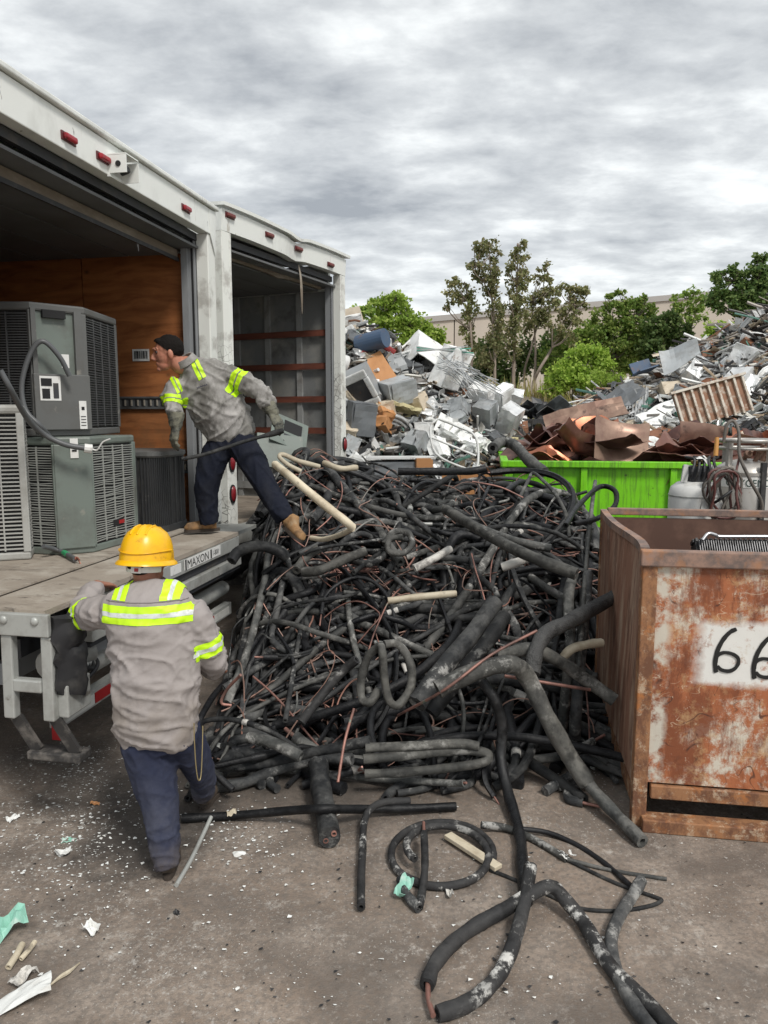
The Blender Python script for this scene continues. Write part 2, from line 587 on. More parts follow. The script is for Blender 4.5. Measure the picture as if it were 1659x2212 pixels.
M_CEIL = Mt('grimy_ceiling', (0.13, 0.135, 0.14), rough=0.7).layer((0.09, 0.09, 0.09), 0.42, 0.65, 0.8, scale=1.5, detail=6).done()
M_DOORWOOD = Mt('worn_door_edge', (0.17, 0.135, 0.10), rough=0.7).layer((0.33, 0.29, 0.24), 0.5, 0.66, 0.8, scale=5, detail=6, sc=(1, 0.3, 1)).done()
M_REDLENS = Mt('red_lens', (0.33, 0.012, 0.022), rough=0.25).layer((0.16, 0.01, 0.015), 0.5, 0.6, 0.8, scale=22, detail=3).done()
M_REDLENSD = Mt('faded_red_lens', (0.16, 0.035, 0.03), rough=0.45).layer((0.30, 0.22, 0.18), 0.58, 0.68, 0.8, scale=12, detail=4).done()
p = Mt('deck_plate', (0.33, 0.285, 0.235), rough=0.75, rand=False)
p.layer((0.47, 0.43, 0.37), 0.48, 0.66, 0.8, scale=3.5, detail=8, rough=0.72)
p.layer((0.15, 0.125, 0.10), 0.53, 0.68, 0.85, scale=4.5, detail=7, rough=0.7, sc=(0.6, 1.6, 1), loc=(3, 0, 0))
p.layer((0.05, 0.04, 0.035), 0.64, 0.70, 0.8, scale=14, detail=5, sc=(0.5, 1.4, 1))
p.bump(p.tex(scale=30, detail=6, rough=0.75), 0.5, 0.01)
M_DECK = p.done()
M_BLACK = Mt('flat_black', (0.012, 0.012, 0.013), rough=0.8).done()
M_WHITEST = Mt('white_sticker', (0.72, 0.72, 0.70), rough=0.5).layer((0.42, 0.41, 0.38), 0.55, 0.7, 0.6, scale=20, detail=4).done()
M_REDTAPE = Mt('red_tape', (0.36, 0.018, 0.02), rough=0.45).done()
M_WHTAPE = Mt('white_tape', (0.60, 0.60, 0.57), rough=0.45).layer((0.35, 0.34, 0.31), 0.5, 0.7, 0.8, scale=8, detail=5).done()

# ================================================================== TRUCK WITH THE PLYWOOD-LINED BOX
RZ1 = R(-10.55)
T1 = thing('box_truck', 'near white box truck with open plywood lined cargo box, backed up with its deck out', 'truck', (-1.47, 6.68, 0), RZ1)
ca, sa = math.cos(RZ1), math.sin(RZ1)


def t1(x, y, z=0):
    return np.array([-1.47 + ca * x - sa * y, 6.68 + sa * x + ca * y, z])


W1, L1 = 3.45, 7.0          # width over the posts, box length
ZF, ZT, ZH = 1.25, 3.955, 3.735
# shell
MB().box((-L1 / 2 - .1, -.03, (ZF + ZT) / 2 - .05), (L1 - .25, .05, ZT - ZF + .1)).build('side_wall', M_WHITE, T1)
MB().box((-L1 / 2 - .1, -W1 + .03, (ZF + ZT) / 2 - .05), (L1 - .25, .05, ZT - ZF + .1)).build('side_wall', M_WHITE, T1)
MB().box((-L1 + .02, -W1 / 2, (ZF + ZT) / 2 - .05), (.05, W1 - .12, ZT - ZF + .08)).build('front_wall', M_WHITE, T1)
MB().box((-L1 / 2 - .06, -W1 / 2, ZT - .015), (L1 - .1, W1 - .01, .03)).build('roof', M_WHITE, T1)
# ceiling lining in panels
for i in range(6):
    MB().box((-.62 - i * 1.08, -W1 / 2, 3.62 + .006 * (i % 2)), (1.07, W1 - .16, .02)).build('ceiling_panel', M_CEIL, T1)
for (x, y) in ((-1.35, -.75), (-1.48, -.6), (-1.62, -.78), (-1.3, -.5)):
    MB().lathe([(.045, 0), (.045, .012)], 10, (x, y, 3.6)).build('ceiling_hole', M_BLACK, T1)
# floor boards
p = Mt('floor_board', (0.20, 0.165, 0.13), rough=0.8)
p.layer((0.32, 0.28, 0.23), 0.46, 0.66, 0.8, scale=3, detail=7, rough=0.7, sc=(0.4, 2, 1))
p.layer((0.07, 0.055, 0.045), 0.55, 0.68, 0.8, scale=5, detail=6)
M_FLOORB = p.done()
for i in range(10):
    y = -.17 - i * (W1 - .2) / 10 - .01
    MB().box((-L1 / 2 - .02, y - .13, ZF - .02 + .003 * (i % 2)), (L1 - .12, (W1 - .2) / 10 - .008, .04)).build('floor_board', M_FLOORB, T1)
# plywood lining on the far wall and near wall
for i in range(6):
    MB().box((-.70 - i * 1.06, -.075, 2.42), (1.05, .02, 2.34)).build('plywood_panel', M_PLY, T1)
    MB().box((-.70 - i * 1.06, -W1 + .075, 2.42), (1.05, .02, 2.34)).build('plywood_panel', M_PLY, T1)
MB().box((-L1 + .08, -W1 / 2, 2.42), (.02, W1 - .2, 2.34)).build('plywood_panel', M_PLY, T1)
# logistic rails with slots
M_RAIL = Mt('rail_grey', (0.13, 0.135, 0.14), rough=0.45, metal=0.3).layer((0.05, 0.045, 0.04), 0.5, 0.7, 0.8, scale=6, detail=5).done()
M_SLOT = Mt('slot_bright', (0.42, 0.38, 0.32), rough=0.4, metal=0.3).done()


def rail(parent, x0, x1, y, z, sgn=-1, pitch=.062, h=.11):
    r = MB().box(((x0 + x1) / 2, y + sgn * .006, z), (x1 - x0, .012, h - .03))
    r.box(((x0 + x1) / 2, y + sgn * .012, z + h / 2 - .008), (x1 - x0, .024, .016)).box(((x0 + x1) / 2, y + sgn * .012, z - h / 2 + .008), (x1 - x0, .024, .016))
    ro = r.build('logistic_rail', M_RAIL, parent)
    s_ = MB(); b_ = MB(); n = int((x1 - x0) / pitch)
    for i in range(n):
        x = x0 + (i + .5) * pitch
        s_.box((x + .012, y + sgn * .015, z), (.012, .010, h * .48))
        b_.box((x - .006, y + sgn * .0135, z), (.024, .006, h * .52))
    tag(s_.build('slot_tongue', M_SLOT, ro), kind='stuff')
    tag(b_.build('slot', M_BLACK, ro), kind='stuff')


rail(T1, -6.6, -.18, -.087, 2.315)
rail(T1, -6.6, -.18, -.087, 1.745)
# barcode sticker on the plywood
bc = MB().box((-.69, -.0885, 2.735), (.16, .004, .105)).build('barcode_sticker', M_WHITEST, T1)
bb = MB(); x = -.762
while x < -.635:
    wdt = rng.choice((.003, .005, .008)); bb.box((x + .012, -.0915, 2.737), (wdt, .003, .066)); x += wdt + rng.choice((.004, .006))
bb.build('bars', M_BLACK, bc)
# rear posts, jambs, header
for y in (-.075, -W1 + .075):
    MB().box((-.055, y, (ZF + ZH) / 2), (.11, .15, ZH - ZF)).build('rear_post', M_CRACK, T1, bevel=.008)
    s_ = 1 if y > -1 else -1
    MB().box((-.17, y - s_ * .04, (ZF + 3.7) / 2), (.11, .13, 3.7 - ZF)).build('door_jamb', M_JAMB, T1)
    MB().box((-.135, y - s_ * .095, (ZF + 3.7) / 2), (.02, .022, 3.7 - ZF)).build('door_track', M_BLACK, T1)
    MB().box((-.20, y - s_ * .112, (ZF + 3.66) / 2), (.055, .02, 3.66 - ZF)).build('door_track', M_JAMB, T1)
MB().box((-.04, -W1 / 2, (ZH + ZT) / 2 - .005), (.10, W1 + .01, ZT - ZH - .01)).build('header', M_WHITE, T1, bevel=.006)
MB().box((-.045, -W1 / 2, ZT + .012), (.17, W1 + .05, .034)).build('roof_lip', M_WHITE, T1, bevel=.008)
MB().box((-.115, -W1 / 2, ZH - .03), (.04, W1 - .32, .06)).build('header_flange', M_DARKIN, T1)
MB().poly([(.014, .004, ZT - .01), (.014, -.145, ZT - .02), (.014, -.11, ZH - .01), (.014, -.02, ZH - .16)], .008, (1, 0, 0)).build('corner_gusset', M_WHITE, T1)
# roll-up door stored under the ceiling: its lowest board hangs behind the header
d_ = MB().box((-.28, -W1 / 2, 3.56), (.035, W1 - .36, .085)).build('roll_up_door', M_DOORWOOD, T1)
for i in range(4):
    MB().box((-.50 - i * .42, -W1 / 2, 3.575), (.40, W1 - .36, .02)).build('door_slat', M_CEIL, d_)
MB().box((-.258, -W1 / 2, 3.52), (.02, W1 - .36, .03)).build('door_seal', M_RUBBER, d_)
sp = [D(287, 440, 5.9), D(291, 470, 5.9), D(294, 505, 5.88), D(300, 543, 5.9)]
T1i = lambda q: np.array([ca * (q[0] + 1.47) + sa * (q[1] - 6.68), -sa * (q[0] + 1.47) + ca * (q[1] - 6.68), q[2]])
MB().tube([T1i(q) for q in smooth_path(sp, 3)], [.014, .02, .026, .028, .03, .032, .03, .022, .012, .004], 6, flat=.18, ref=(0, 1, 0)).build('pull_strap', Mt('grey_webbing', (.17, .165, .17), rough=.8).done(), d_)
# clearance lamps and camera box
M_LAMPB = Mt('lamp_base', (.10, .02, .022), rough=.4).done()


def clearance_lamp(parent, y, z, mat=M_REDLENS, s=1.0):
    b = MB().box((.0135, y, z), (.012, .15 * s, .055 * s)).build('clearance_lamp', M_LAMPB, parent, bevel=.004)
    MB().box((.028, y, z), (.03, .125 * s, .04 * s)).build('lens', mat, b, bevel=.012)


zl = (ZH + ZT) / 2 + .01
ylam = [-1.86, -1.46, -.27]
for (px, py) in ((150, 299), (224, 342), (403, 451)):
    # where the lamp's line of sight meets the header plane
    r = ray(px, py); n = np.array([ca, sa, 0]); k = ((np.array([-1.47, 6.68, 0]) - _c) @ n + .02) / (r @ n)
    q = T1i(_c + r * k); clearance_lamp(T1, q[1], q[2], s=.95)
r = ray(268, 367); k = ((np.array([-1.47, 6.68, 0]) - _c) @ n + .08) / (r @ n); q = T1i(_c + r * k)
cb = MB(); cb.box((.075, q[1] - .075, q[2] + .015), (.13, .008, .11)).box((.075, q[1], q[2] + .075), (.13, .16, .008)).box((.075, q[1] + .08, q[2]), (.13, .006, .12)).box((.015, q[1], q[2] - .05), (.02, .16, .02))
cbo = cb.build('camera_box', M_WHITE, T1)
MB().lathe([(.018, 0), (.018, .006)], 12, (.085, q[1] - .079, q[2] + .015), rot3(R(90))).build('hole', M_BLACK, cbo)
MB().lathe([(.022, 0), (.026, .05), (.02, .06)], 12, (.045, q[1] + .02, q[2] - .01), rot3(0, R(70), 0)).build('camera_lens', M_DARKIN, cbo)
MB().box((.06, q[1] + .01, q[2] + .03), (.06, .02, .05), rot3(.5, .3, 0)).build('bracket', M_WHITE, cbo)
# deck with the bolted steps
XE = .39
Y0, Y1 = -3.13, -.60
MB().box((XE / 2 - .01, (Y0 + Y1) / 2, ZF - .012), (XE + .02, Y1 - Y0, .03)).build('deck_plate', M_DECK, T1)
MB().box((XE / 2 - .02, Y1 / 2 - .02, ZF - .03), (XE - .06, -Y1 - .06, .03)).build('deck_corner_plate', M_GALV, T1)
# the deck reaches back under the air conditioners
MB().box((-1.1, (Y0 + Y1) / 2 + .05, ZF + .012), (2.14, Y1 - Y0 - .1, .012)).build('floor_plate', M_DECK, T1)
MB().box((XE - .012, (Y0 + Y1) / 2 + .12, ZF - .082), (.03, Y1 - Y0 - .24, .10)).build('deck_edge', M_GALV, T1, bevel=.004)
MB().box((XE - .07, (Y0 + Y1) / 2 + .2, ZF - .165), (.10, Y1 - Y0 - .35, .05)).build('gap_filler', M_DARKIN, T1)
MB().box((XE - .035, (Y0 + Y1) / 2 + .2, ZF - .235), (.09, Y1 - Y0 - .35, .075)).build('lower_channel', M_GALV, T1, bevel=.006)
MB().box((XE - .03, (Y0 + Y1) / 2 + .2, ZF - .29), (.05, Y1 - Y0 - .35, .022)).build('lower_lip', M_DARKIN, T1)
MB().tube([(XE - .13, Y0 + .30, ZF - .46), (XE - .13, Y1 - .05, ZF - .46)], .058, 14).build('torsion_tube', M_GALV, T1, smooth=True)
# maker's plate
pl = MB().box((XE + .0045, -1.30, ZF - .075), (.003, .62, .075)).build('name_plate', M_WHITEST, T1)
vs, fs = text_mesh('MAXON', .085)
MB().add([(XE + .0075, -1.575 + v[0] * 1.15, ZF - .105 + v[1]) for v in vs], fs).build('lettering', M_BLACK, pl)
MB().box((XE + .0075, -1.595, ZF - .075), (.003, .018, .075)).build('plate_bar', M_BLACK, pl)
MB().box((XE + .0075, -1.17, ZF - .075), (.003, .018, .066)).build('plate_bar', M_BLACK, pl)
vs, fs = text_mesh('1-800', .055)
MB().add([(XE + .0075, -1.145 + v[0] * .9, ZF - .095 + v[1]) for v in vs], fs).build('lettering', M_DARKIN, pl)
MB().box((XE + .0045, -1.74, ZF - .078), (.003, .15, .06)).build('warning_sticker', M_WHITEST, T1)
# stairs frame under the near corner of the deck
st = MB().box((.03, Y0 - .012, ZF - .068), (.78, .03, .115)).build('step_plate', M_GALV, T1, bevel=.006)
for x in (-.18, .0, .18, .35):
    MB().ball((x, Y0 - .03, ZF - .045), (.022, .012, .022), 10, 6).build('bolt', M_GALV, st, smooth=True)
for x in (.165, .385):
    MB().bar((x + .01, Y0 + .01, ZF - .128), (x, Y0 + .01, .69), .062, .05, (0, 1, 0)).build('step_leg', M_GALV, T1, bevel=.008)
MB().bar((.20, Y0 + .30, ZF - .12), (.19, Y0 + .30, .66), .05, .05, (0, 1, 0)).build('step_leg', M_JAMB, T1)
MB().box((.275, Y0 + .01, .865), (.158, .05, .065)).build('step_rung', M_GALV, T1, bevel=.008)
MB().box((.445, Y0 + .12, .785), (.06, .20, .17)).build('step_bracket', M_GALV, T1, bevel=.008)
M_DIRTYRUB = Mt('muddy_rubber', (.035, .033, .032), rough=.75).layer((.16, .145, .13), .48, .66, .8, scale=14, detail=6).done()
for x in (.18, .40):
    MB().bar((x, Y0 + .02, .69), (x + .07, Y0 + .07, .50), .06, .022, (0, 1, 0)).build('step_hanger', M_DIRTYRUB, T1)
MB().box((.36, Y0 + .09, .475), (.30, .11, .045)).build('step_tread', M_DIRTYRUB, T1, bevel=.008)
# crushed rubber bumper and hydraulics
bu = MB()
bu.grid(6, 14, lambda u, v: (.40 + .06 * math.sin(u * 3.0) + .035 * noise.noise(Vector((u * 3, v * 6, 1))), Y0 + .02 + .17 * u, ZF - .03 - .40 * v + .02 * noise.noise(Vector((u * 5, v * 4, 7)))), .05)
bu.build('dock_bumper', M_RUBBER, T1, smooth=True)
MB().tube([(.20, Y0 + .25, .88), (.25, Y0 + .55, .86)], .075, 14).build('pump_motor', M_GALV, T1, smooth=True)
MB().box((.2, Y0 + .62, .93), (.16, .2, .2)).build('pump_box', M_JAMB, T1, bevel=.01)
for k in range(3):
    MB().tube(smooth_path([(.30, Y0 + .15, 1.05 - .05 * k), (.36, Y0 + .3, .95 - .08 * k), (.33, Y0 + .42 + .05 * k, .80), (.26, Y0 + .55, .86)], 5), .012, 6).build('hydraulic_hose', M_RUBBER, T1, smooth=True)
MB().bar((.05, Y0 + .2, .98), (.02, Y1, .98), .08, .10).build('cross_beam', M_DARKIN, T1)
MB().bar((.12, Y0 + .25, 1.12), (.12, Y1, 1.12), .06, .10).build('cross_beam', M_JAMB, T1)
MB().bar((-.1, Y0 + .28, .80), (-.12, Y1, .82), .05, .12).build('cross_beam', M_JAMB, T1)
# under-ride bar with red and white tape
MB().box((.30, (Y0 + Y1) / 2 + .05, .625), (.06, Y1 - Y0 - .2, .095)).build('under_ride_bar', M_GALV, T1)
y = Y0 + .17; k = 0
while y < Y1 - .2:
    ln = .19 if k % 2 else .30
    MB().box((.3325, y + ln / 2, .62), (.003, ln - .006, .06)).build('red_tape' if k % 2 else 'white_tape', M_REDTAPE if k % 2 else M_WHTAPE, T1)
    y += ln; k += 1
MB().box((.31, Y0 + .145, .56), (.05, .003, .085)).build('red_tape', M_REDTAPE, T1)
# chassis and wheels in the dark under the box
for y in (-1.05, -1.95):
    MB().box((-3.4, y, .95), (6.6, .08, .22)).build('chassis_rail', M_DARKIN, T1)
for y in (-.35, -2.75):
    wv = MB().lathe([(.28, -.14), (.46, -.14), (.50, -.10), (.50, .10), (.46, .14), (.28, .14)], 24, (-1.75, y, .502), rot3(R(90))).build('wheel', M_RUBBER, T1, smooth=False)
    MB().lathe([(.05, -.10), (.28, -.13), (.28, .13), (.05, .10)], 20, (-1.75, y, .502), rot3(R(90))).build('rim', M_GALV, wv)
MB().box((-1.75, -1.55, .5), (.16, 2.2, .16)).build('axle', M_DARKIN, T1)
MB().box((-.9, -W1 / 2 + .1, .78), (.02, 2.6, .55)).build('mud_flap', M_RUBBER, T1)

# ================================================================== SECOND TRUCK
pa = np.array([-1.475, 6.98]); pb = np.array([-.470, 9.26])
ang2 = math.atan2(pb[0] - pa[0], pb[1] - pa[1]); W2 = float(np.linalg.norm(pb - pa)); RZ2 = -ang2
T2 = thing('box_truck', 'second white box truck behind, empty box with slatted grey wall and dented header', 'truck', (pb[0], pb[1], 0), RZ2)
c2, s2_ = math.cos(RZ2), math.sin(RZ2)
Z2, ZT2 = 1.15, 4.07
ZH2 = ZT2 - .20
p = Mt('grey_liner', (0.17, 0.175, 0.175), rough=0.6)
p.layer((0.27, 0.26, 0.23), 0.48, 0.68, 0.8, scale=2.2, detail=6, rough=0.65)
p.layer((0.07, 0.068, 0.065), 0.55, 0.7, 0.7, scale=3.5, detail=5)
M_LINER = p.done()
M_STRUT = Mt('wall_strut', (0.26, 0.265, 0.26), rough=0.55).layer((0.15, 0.14, 0.13), 0.5, 0.7, 0.8, scale=6, detail=5).done()
M_SLATW = Mt('red_brown_slat', (0.15, 0.045, 0.026), rough=0.65).layer((0.075, 0.025, 0.017), 0.45, 0.65, 0.8, scale=4, detail=6, sc=(1, 1, 6)).done()
L2 = 6.5
MB().box((-L2 / 2 - .1, -.03, (Z2 + ZT2) / 2 - .05), (L2 - .2, .05, ZT2 - Z2)).build('side_wall', M_WHITE, T2)
MB().box((-L2 / 2 - .1, -W2 + .03, (Z2 + ZT2) / 2 - .05), (L2 - .2, .05, ZT2 - Z2)).build('side_wall', M_WHITE, T2)
MB().box((-L2 + .02, -W2 / 2, (Z2 + ZT2) / 2 - .05), (.05, W2 - .12, ZT2 - Z2)).build('front_wall', M_LINER, T2)
MB().box((-L2 / 2 - .06, -W2 / 2, ZT2 - .015), (L2 - .1, W2 - .01, .03)).build('roof', M_WHITE, T2)
MB().box((-L2 / 2 - .1, -W2 / 2, Z2 - .03), (L2 - .1, W2 - .12, .06)).build('floor', M_FLOORB, T2)
for i in range(5):
    MB().box((-.66 - i * 1.2, -W2 / 2, 3.74), (1.19, W2 - .16, .02)).build('ceiling_panel', M_CEIL, T2)
MB().box((-L2 / 2 - .1, -.062, (Z2 + 3.7) / 2), (L2 - .24, .012, 3.7 - Z2)).build('wall_liner', M_LINER, T2)
for i in range(11):
    MB().box((-.60 - i * .46, -.085, (Z2 + 3.7) / 2), (.07, .035, 3.7 - Z2)).build('wall_strut', M_STRUT, T2)
for z in (3.20, 2.80, 2.40, 2.02):
    MB().box((-L2 / 2, -.112, z), (L2 - .42, .018, .075), rot3(0, R(rng.uniform(-.15, .15)), 0)).build('wall_slat', M_SLATW, T2)
rail(T2, -6.0, -.22, -.104, 1.60)
MB().box((-L2 / 2, -.107, 1.30), (L2 - .5, .018, .09)).build('wall_slat', M_STRUT, T2)
# posts
for y in (-.065, -W2 + .075):
    MB().box((-.05, y, (Z2 + ZH2) / 2 - .1), (.10, .13 if y > -1 else .15, ZH2 - Z2 + .2)).build('rear_post', M_CRACK, T2, bevel=.006)
    s_ = 1 if y > -1 else -1
    MB().box((-.15, y - s_ * .03, (Z2 + 3.75) / 2), (.09, .12, 3.75 - Z2)).build('door_jamb', M_JAMB, T2)
    MB().box((-.12, y - s_ * .08, (Z2 + 3.75) / 2), (.018, .02, 3.75 - Z2)).build('door_track', M_BLACK, T2)
# dented header: a bent beam with its lip
dent = lambda u: -.03 * math.exp(-((u - .53) / .05) ** 2) + .007 * math.sin(u * 9)
hd = MB()
n_ = 26
for dz0, dz1, xo, th in ((-.20, -.01, .0, .09),):
    vs = []; fs = []
    for i in range(n_ + 1):
        u = i / n_; y = -W2 * (1 - u); e_ = dent(u)
        for (x, z) in ((xo, ZT2 + dz0 + e_ * .8), (xo + .012, ZT2 + dz1 + e_), (xo - th, ZT2 + dz1 + e_), (xo - th, ZT2 + dz0 + e_ * .8)):
            vs.append((x + .05 * e_ * 6 * (1 if x > xo - .01 else 0), y, z))
    for i in range(n_):
        for j in range(4):
            k = (j + 1) % 4
            fs.append((i * 4 + j, i * 4 + k, (i + 1) * 4 + k, (i + 1) * 4 + j))
    fs += [(3, 2, 1, 0), tuple(n_ * 4 + j for j in range(4))]
    hd.add(vs, fs)
hd.build('header', M_WHITE, T2)
lp = MB()
lp.grid(n_, 2, lambda u, v: (-.11 + .16 * v, -W2 - .015 + (W2 + .06) * u, ZT2 + .022 + dent(u) * 1.1 - .012 * v), .03)
lp.build('roof_lip', M_WHITE, T2)
dr = MB(); dr.grid(20, 1, lambda u, v: (-.25 + .03 * v, -W2 + .2 + (W2 - .4) * u, 3.70 + dent(u) * .6), .08)
d2 = dr.build('roll_up_door', M_DOORWOOD, T2)
for i in range(4):
    MB().box((-.47 - i * .40, -W2 / 2, 3.70), (.385, W2 - .36, .02)).build('door_slat', M_CEIL, d2)
MB().box((-.115, -W2 / 2, ZH2 - .05), (.03, W2 - .3, .06)).build('header_flange', M_DARKIN, T2)
T2i = lambda q: np.array([c2 * (q[0] - pb[0]) + s2_ * (q[1] - pb[1]), -s2_ * (q[0] - pb[0]) + c2 * (q[1] - pb[1]), q[2]])
st2 = [D(645, 572, 8.35), D(650, 600, 8.35), D(652, 640, 8.33), D(653, 678, 8.35)]
MB().tube([T2i(q) for q in smooth_path(st2, 3)], [.012, .016, .02, .022, .024, .026, .024, .018, .012, .004], 6, flat=.2, ref=(0, 1, 0)).build('pull_strap', M_DOORWOOD, d2)
n2 = np.array([c2, s2_, 0])
for i, (px, py) in enumerate(((498, 466), (583, 508), (646, 538), (715, 572))):
    r = ray(px, py); k = ((np.array([pb[0], pb[1], 0]) - _c) @ n2 + .02) / (r @ n2); q = T2i(_c + r * k)
    clearance_lamp(T2, q[1], q[2], M_REDLENSD, .95)
# oval tail lamps on the near post of the second truck and the far post
M_OVAL = Mt('oval_tail_lamp', (.20, .012, .018), rough=.3).done()
for (yy, z) in ((-W2 + .06, 1.76), (-W2 + .06, 1.46), (-.065, 1.45), (-.065, 1.85)):
    q = MB().lathe([(.0, .0), (.045, .0), (.045, .014)], 16, (.004, yy, z), rot3(0, R(90), 0), sx=2.0).build('tail_lamp', M_BLACK, T2)
    MB().lathe([(.036, .012), (.03, .026), (.0, .03)], 16, (.006, yy, z), rot3(0, R(90), 0), sx=2.1).build('lens', M_OVAL, q, smooth=True)
for y in (-.7, -1.8):
    MB().box((-3.2, y, .95), (6.2, .08, .22)).build('chassis_rail', M_DARKIN, T2)
for y in (-.3, -W2 + .3):
    wv = MB().lathe([(.28, -.14), (.46, -.14), (.50, -.10), (.50, .10), (.46, .14), (.28, .14)], 24, (-1.75, y, .502), rot3(R(90))).build('wheel', M_RUBBER, T2)
    MB().lathe([(.05, -.10), (.28, -.13), (.28, .13), (.05, .10)], 20, (-1.75, y, .502), rot3(R(90))).build('rim', M_GALV, wv)
MB().box((-.05, -W2 / 2, 1.05), (.14, W2 - .1, .16)).build('rear_sill', M_GALV, T2)

# ================================================================== RUSTY SCRAP BIN
p = Mt('rusty_painted_steel', (0.60, 0.55, 0.46), rough=0.7, rand=False)
n1 = p.tex(scale=3.2, detail=12, rough=0.78, dist=0.25)
p.over(p.ramp(n1, 0.42, 0.50), (0.37, 0.105, 0.030), 0.95)
p.over(p.ramp(p.tex(scale=3.6, detail=9, rough=0.72, sc=(1.6, 1, 0.5), loc=(4, 1, 2)), 0.47, 0.57), (0.19, 0.055, 0.021), 0.9)
p.layer((0.60, 0.40, 0.20), 0.52, 0.64, 0.6, scale=5, detail=9, rough=0.75, loc=(1, 6, 3))
p.layer((0.12, 0.035, 0.016), 0.57, 0.66, 0.85, scale=6, detail=8, rough=0.75, sc=(2.0, 1, 0.5))
# long scratches, curved and straight: thin contour lines of a slow noise


def scratch(q, sc, w_, kw, gate, col_, amt):
    v = q.math('ABSOLUTE', q.math('SUBTRACT', q.tex(**kw), .5))
    q.over(q.math('MULTIPLY', q.ramp(v, w_, w_ * .3), q.ramp(q.tex(scale=gate[0], detail=3, loc=gate[1]), .48, .56)), col_, amt)


scratch(p, 1, .007, dict(scale=3.2, detail=2, dist=.6), (5, (9, 0, 0)), (0.055, 0.02, 0.012), .8)
scratch(p, 1, .006, dict(scale=4.5, detail=2, dist=1.0, loc=(4, 0, 4), sc=(2.2, 1, .7)), (6, (3, 4, 0)), (0.09, 0.03, 0.015), .8)
scratch(p, 1, .006, dict(scale=5.5, detail=2, dist=.4, loc=(7, 0, 1), sc=(.5, 1, 1.6)), (6, (1, 8, 0)), (0.70, 0.55, 0.38), .5)
p.over(p.math('MULTIPLY', p.ramp(p.tex(scale=16, detail=7, rough=.75, sc=(2.5, 1, .25)), .56, .64), p.ramp(p.tex(scale=2, detail=4, loc=(2, 7, 2)), .4, .6)), (0.30, 0.085, 0.028), .8)
p.layer((0.70, 0.62, 0.48), 0.60, 0.66, 0.75, scale=22, detail=8, rough=0.8)
p.layer((0.10, 0.03, 0.014), 0.62, 0.68, 0.8, scale=26, detail=7, rough=0.8, loc=(3, 3, 3))
# pale strip of old paint by the corner post and the stencilled white field behind the number
X_, Z_ = p.axis(0), p.axis(2)
jit = p.math('MULTIPLY', p.math('SUBTRACT', p.tex(scale=7, detail=7, rough=0.7), 0.5), 0.09)
xj = p.math('ADD', X_, jit)
p.over(p.math('MULTIPLY', p.ramp(xj, 0.16, 0.12), p.ramp(p.tex(scale=6, detail=7, rough=.7, loc=(0, 0, 5)), 0.44, 0.54)), (0.58, 0.55, 0.47), 0.9)
jit2 = p.math('MULTIPLY', p.math('SUBTRACT', p.tex(scale=11, detail=6, rough=0.7), 0.5), 0.09)
mx = p.ramp(p.math('ADD', X_, jit2), 0.255, 0.325)
mz = p.math('MULTIPLY', p.ramp(p.math('ADD', Z_, jit2), 0.80, 0.835), p.ramp(p.math('ADD', Z_, jit2), 1.165, 1.125))
fld = p.math('MULTIPLY', mx, mz)
wear = p.ramp(p.tex(scale=9, detail=8, rough=0.75, loc=(2, 2, 2)), 0.66, 0.56)
p.over(p.math('MULTIPLY', fld, wear), (0.74, 0.735, 0.70), 0.96)
p.bump(p.tex(scale=14, detail=7, rough=0.7), 0.35, 0.006)
p.bump(p.tex(scale=1.6, detail=2), 0.3, 0.03)
p.roughness(n1, 0.5, 0.85)
M_RUSTF = p.done()
p = Mt('brown_rust', (0.26, 0.13, 0.082), rough=0.75, rand=False)
p.layer((0.46, 0.34, 0.25), 0.47, 0.63, 0.8, scale=3, detail=8, rough=0.72, sc=(3, 3, 0.4))
p.layer((0.12, 0.05, 0.03), 0.50, 0.64, 0.8, scale=4.5, detail=7, rough=0.7, sc=(2, 2, 0.6), loc=(3, 2, 1))
sc1 = p.ramp(p.tex(scale=14, detail=3, sc=(3, 3, 0.25)), 0.66, 0.70)
p.over(sc1, (0.58, 0.50, 0.42), 0.7)
p.bump(p.tex(scale=10, detail=6), 0.3, 0.006)
M_RUSTS = p.done()
p = Mt('rim_rust', (0.30, 0.19, 0.145), rough=0.7)
p.layer((0.13, 0.10, 0.09), 0.42, 0.58, 0.9, scale=7, detail=7, rough=0.7)
p.layer((0.40, 0.17, 0.06), 0.52, 0.68, 0.7, scale=8, detail=6, loc=(3, 0, 1))
M_RUSTR = p.done()
p = Mt('inner_rust', (0.10, 0.052, 0.037), rough=0.8)
p.layer((0.18, 0.10, 0.07), 0.5, 0.7, 0.7, scale=5, detail=7)
M_RUSTI = p.done()
p = Mt('post_rust', (0.31, 0.15, 0.07), rough=0.75)
p.layer((0.13, 0.055, 0.03), 0.44, 0.58, 0.9, scale=9, detail=9, rough=0.78, sc=(1, 1, .5))
p.layer((0.54, 0.43, 0.31), 0.53, 0.63, 0.75, scale=13, detail=9, rough=0.8)
p.layer((0.45, 0.16, 0.04), 0.55, 0.65, 0.7, scale=6, detail=8, rough=0.75, loc=(2, 6, 1))
p.bump(p.tex(scale=30, detail=5), 0.35, 0.004)
M_RUSTP = p.done()

BRZ = R(-9)
BIN = thing('scrap_bin', 'tall rusty steel scrap bin numbered 66 in black on a white patch', 'bin', (1.345, 3.77, 0), BRZ)
BW, BD, BH = 1.75, 1.66, 1.51
ZB = .235
MB().box((BW / 2, -.004, (ZB + BH) / 2 - .02), (BW - .1, .012, BH - ZB - .08)).build('front_panel', M_RUSTF, BIN)
MB().box((BW / 2, BD, (ZB + BH) / 2 - .02), (BW - .1, .02, BH - ZB - .06)).build('back_panel', M_RUSTI, BIN)
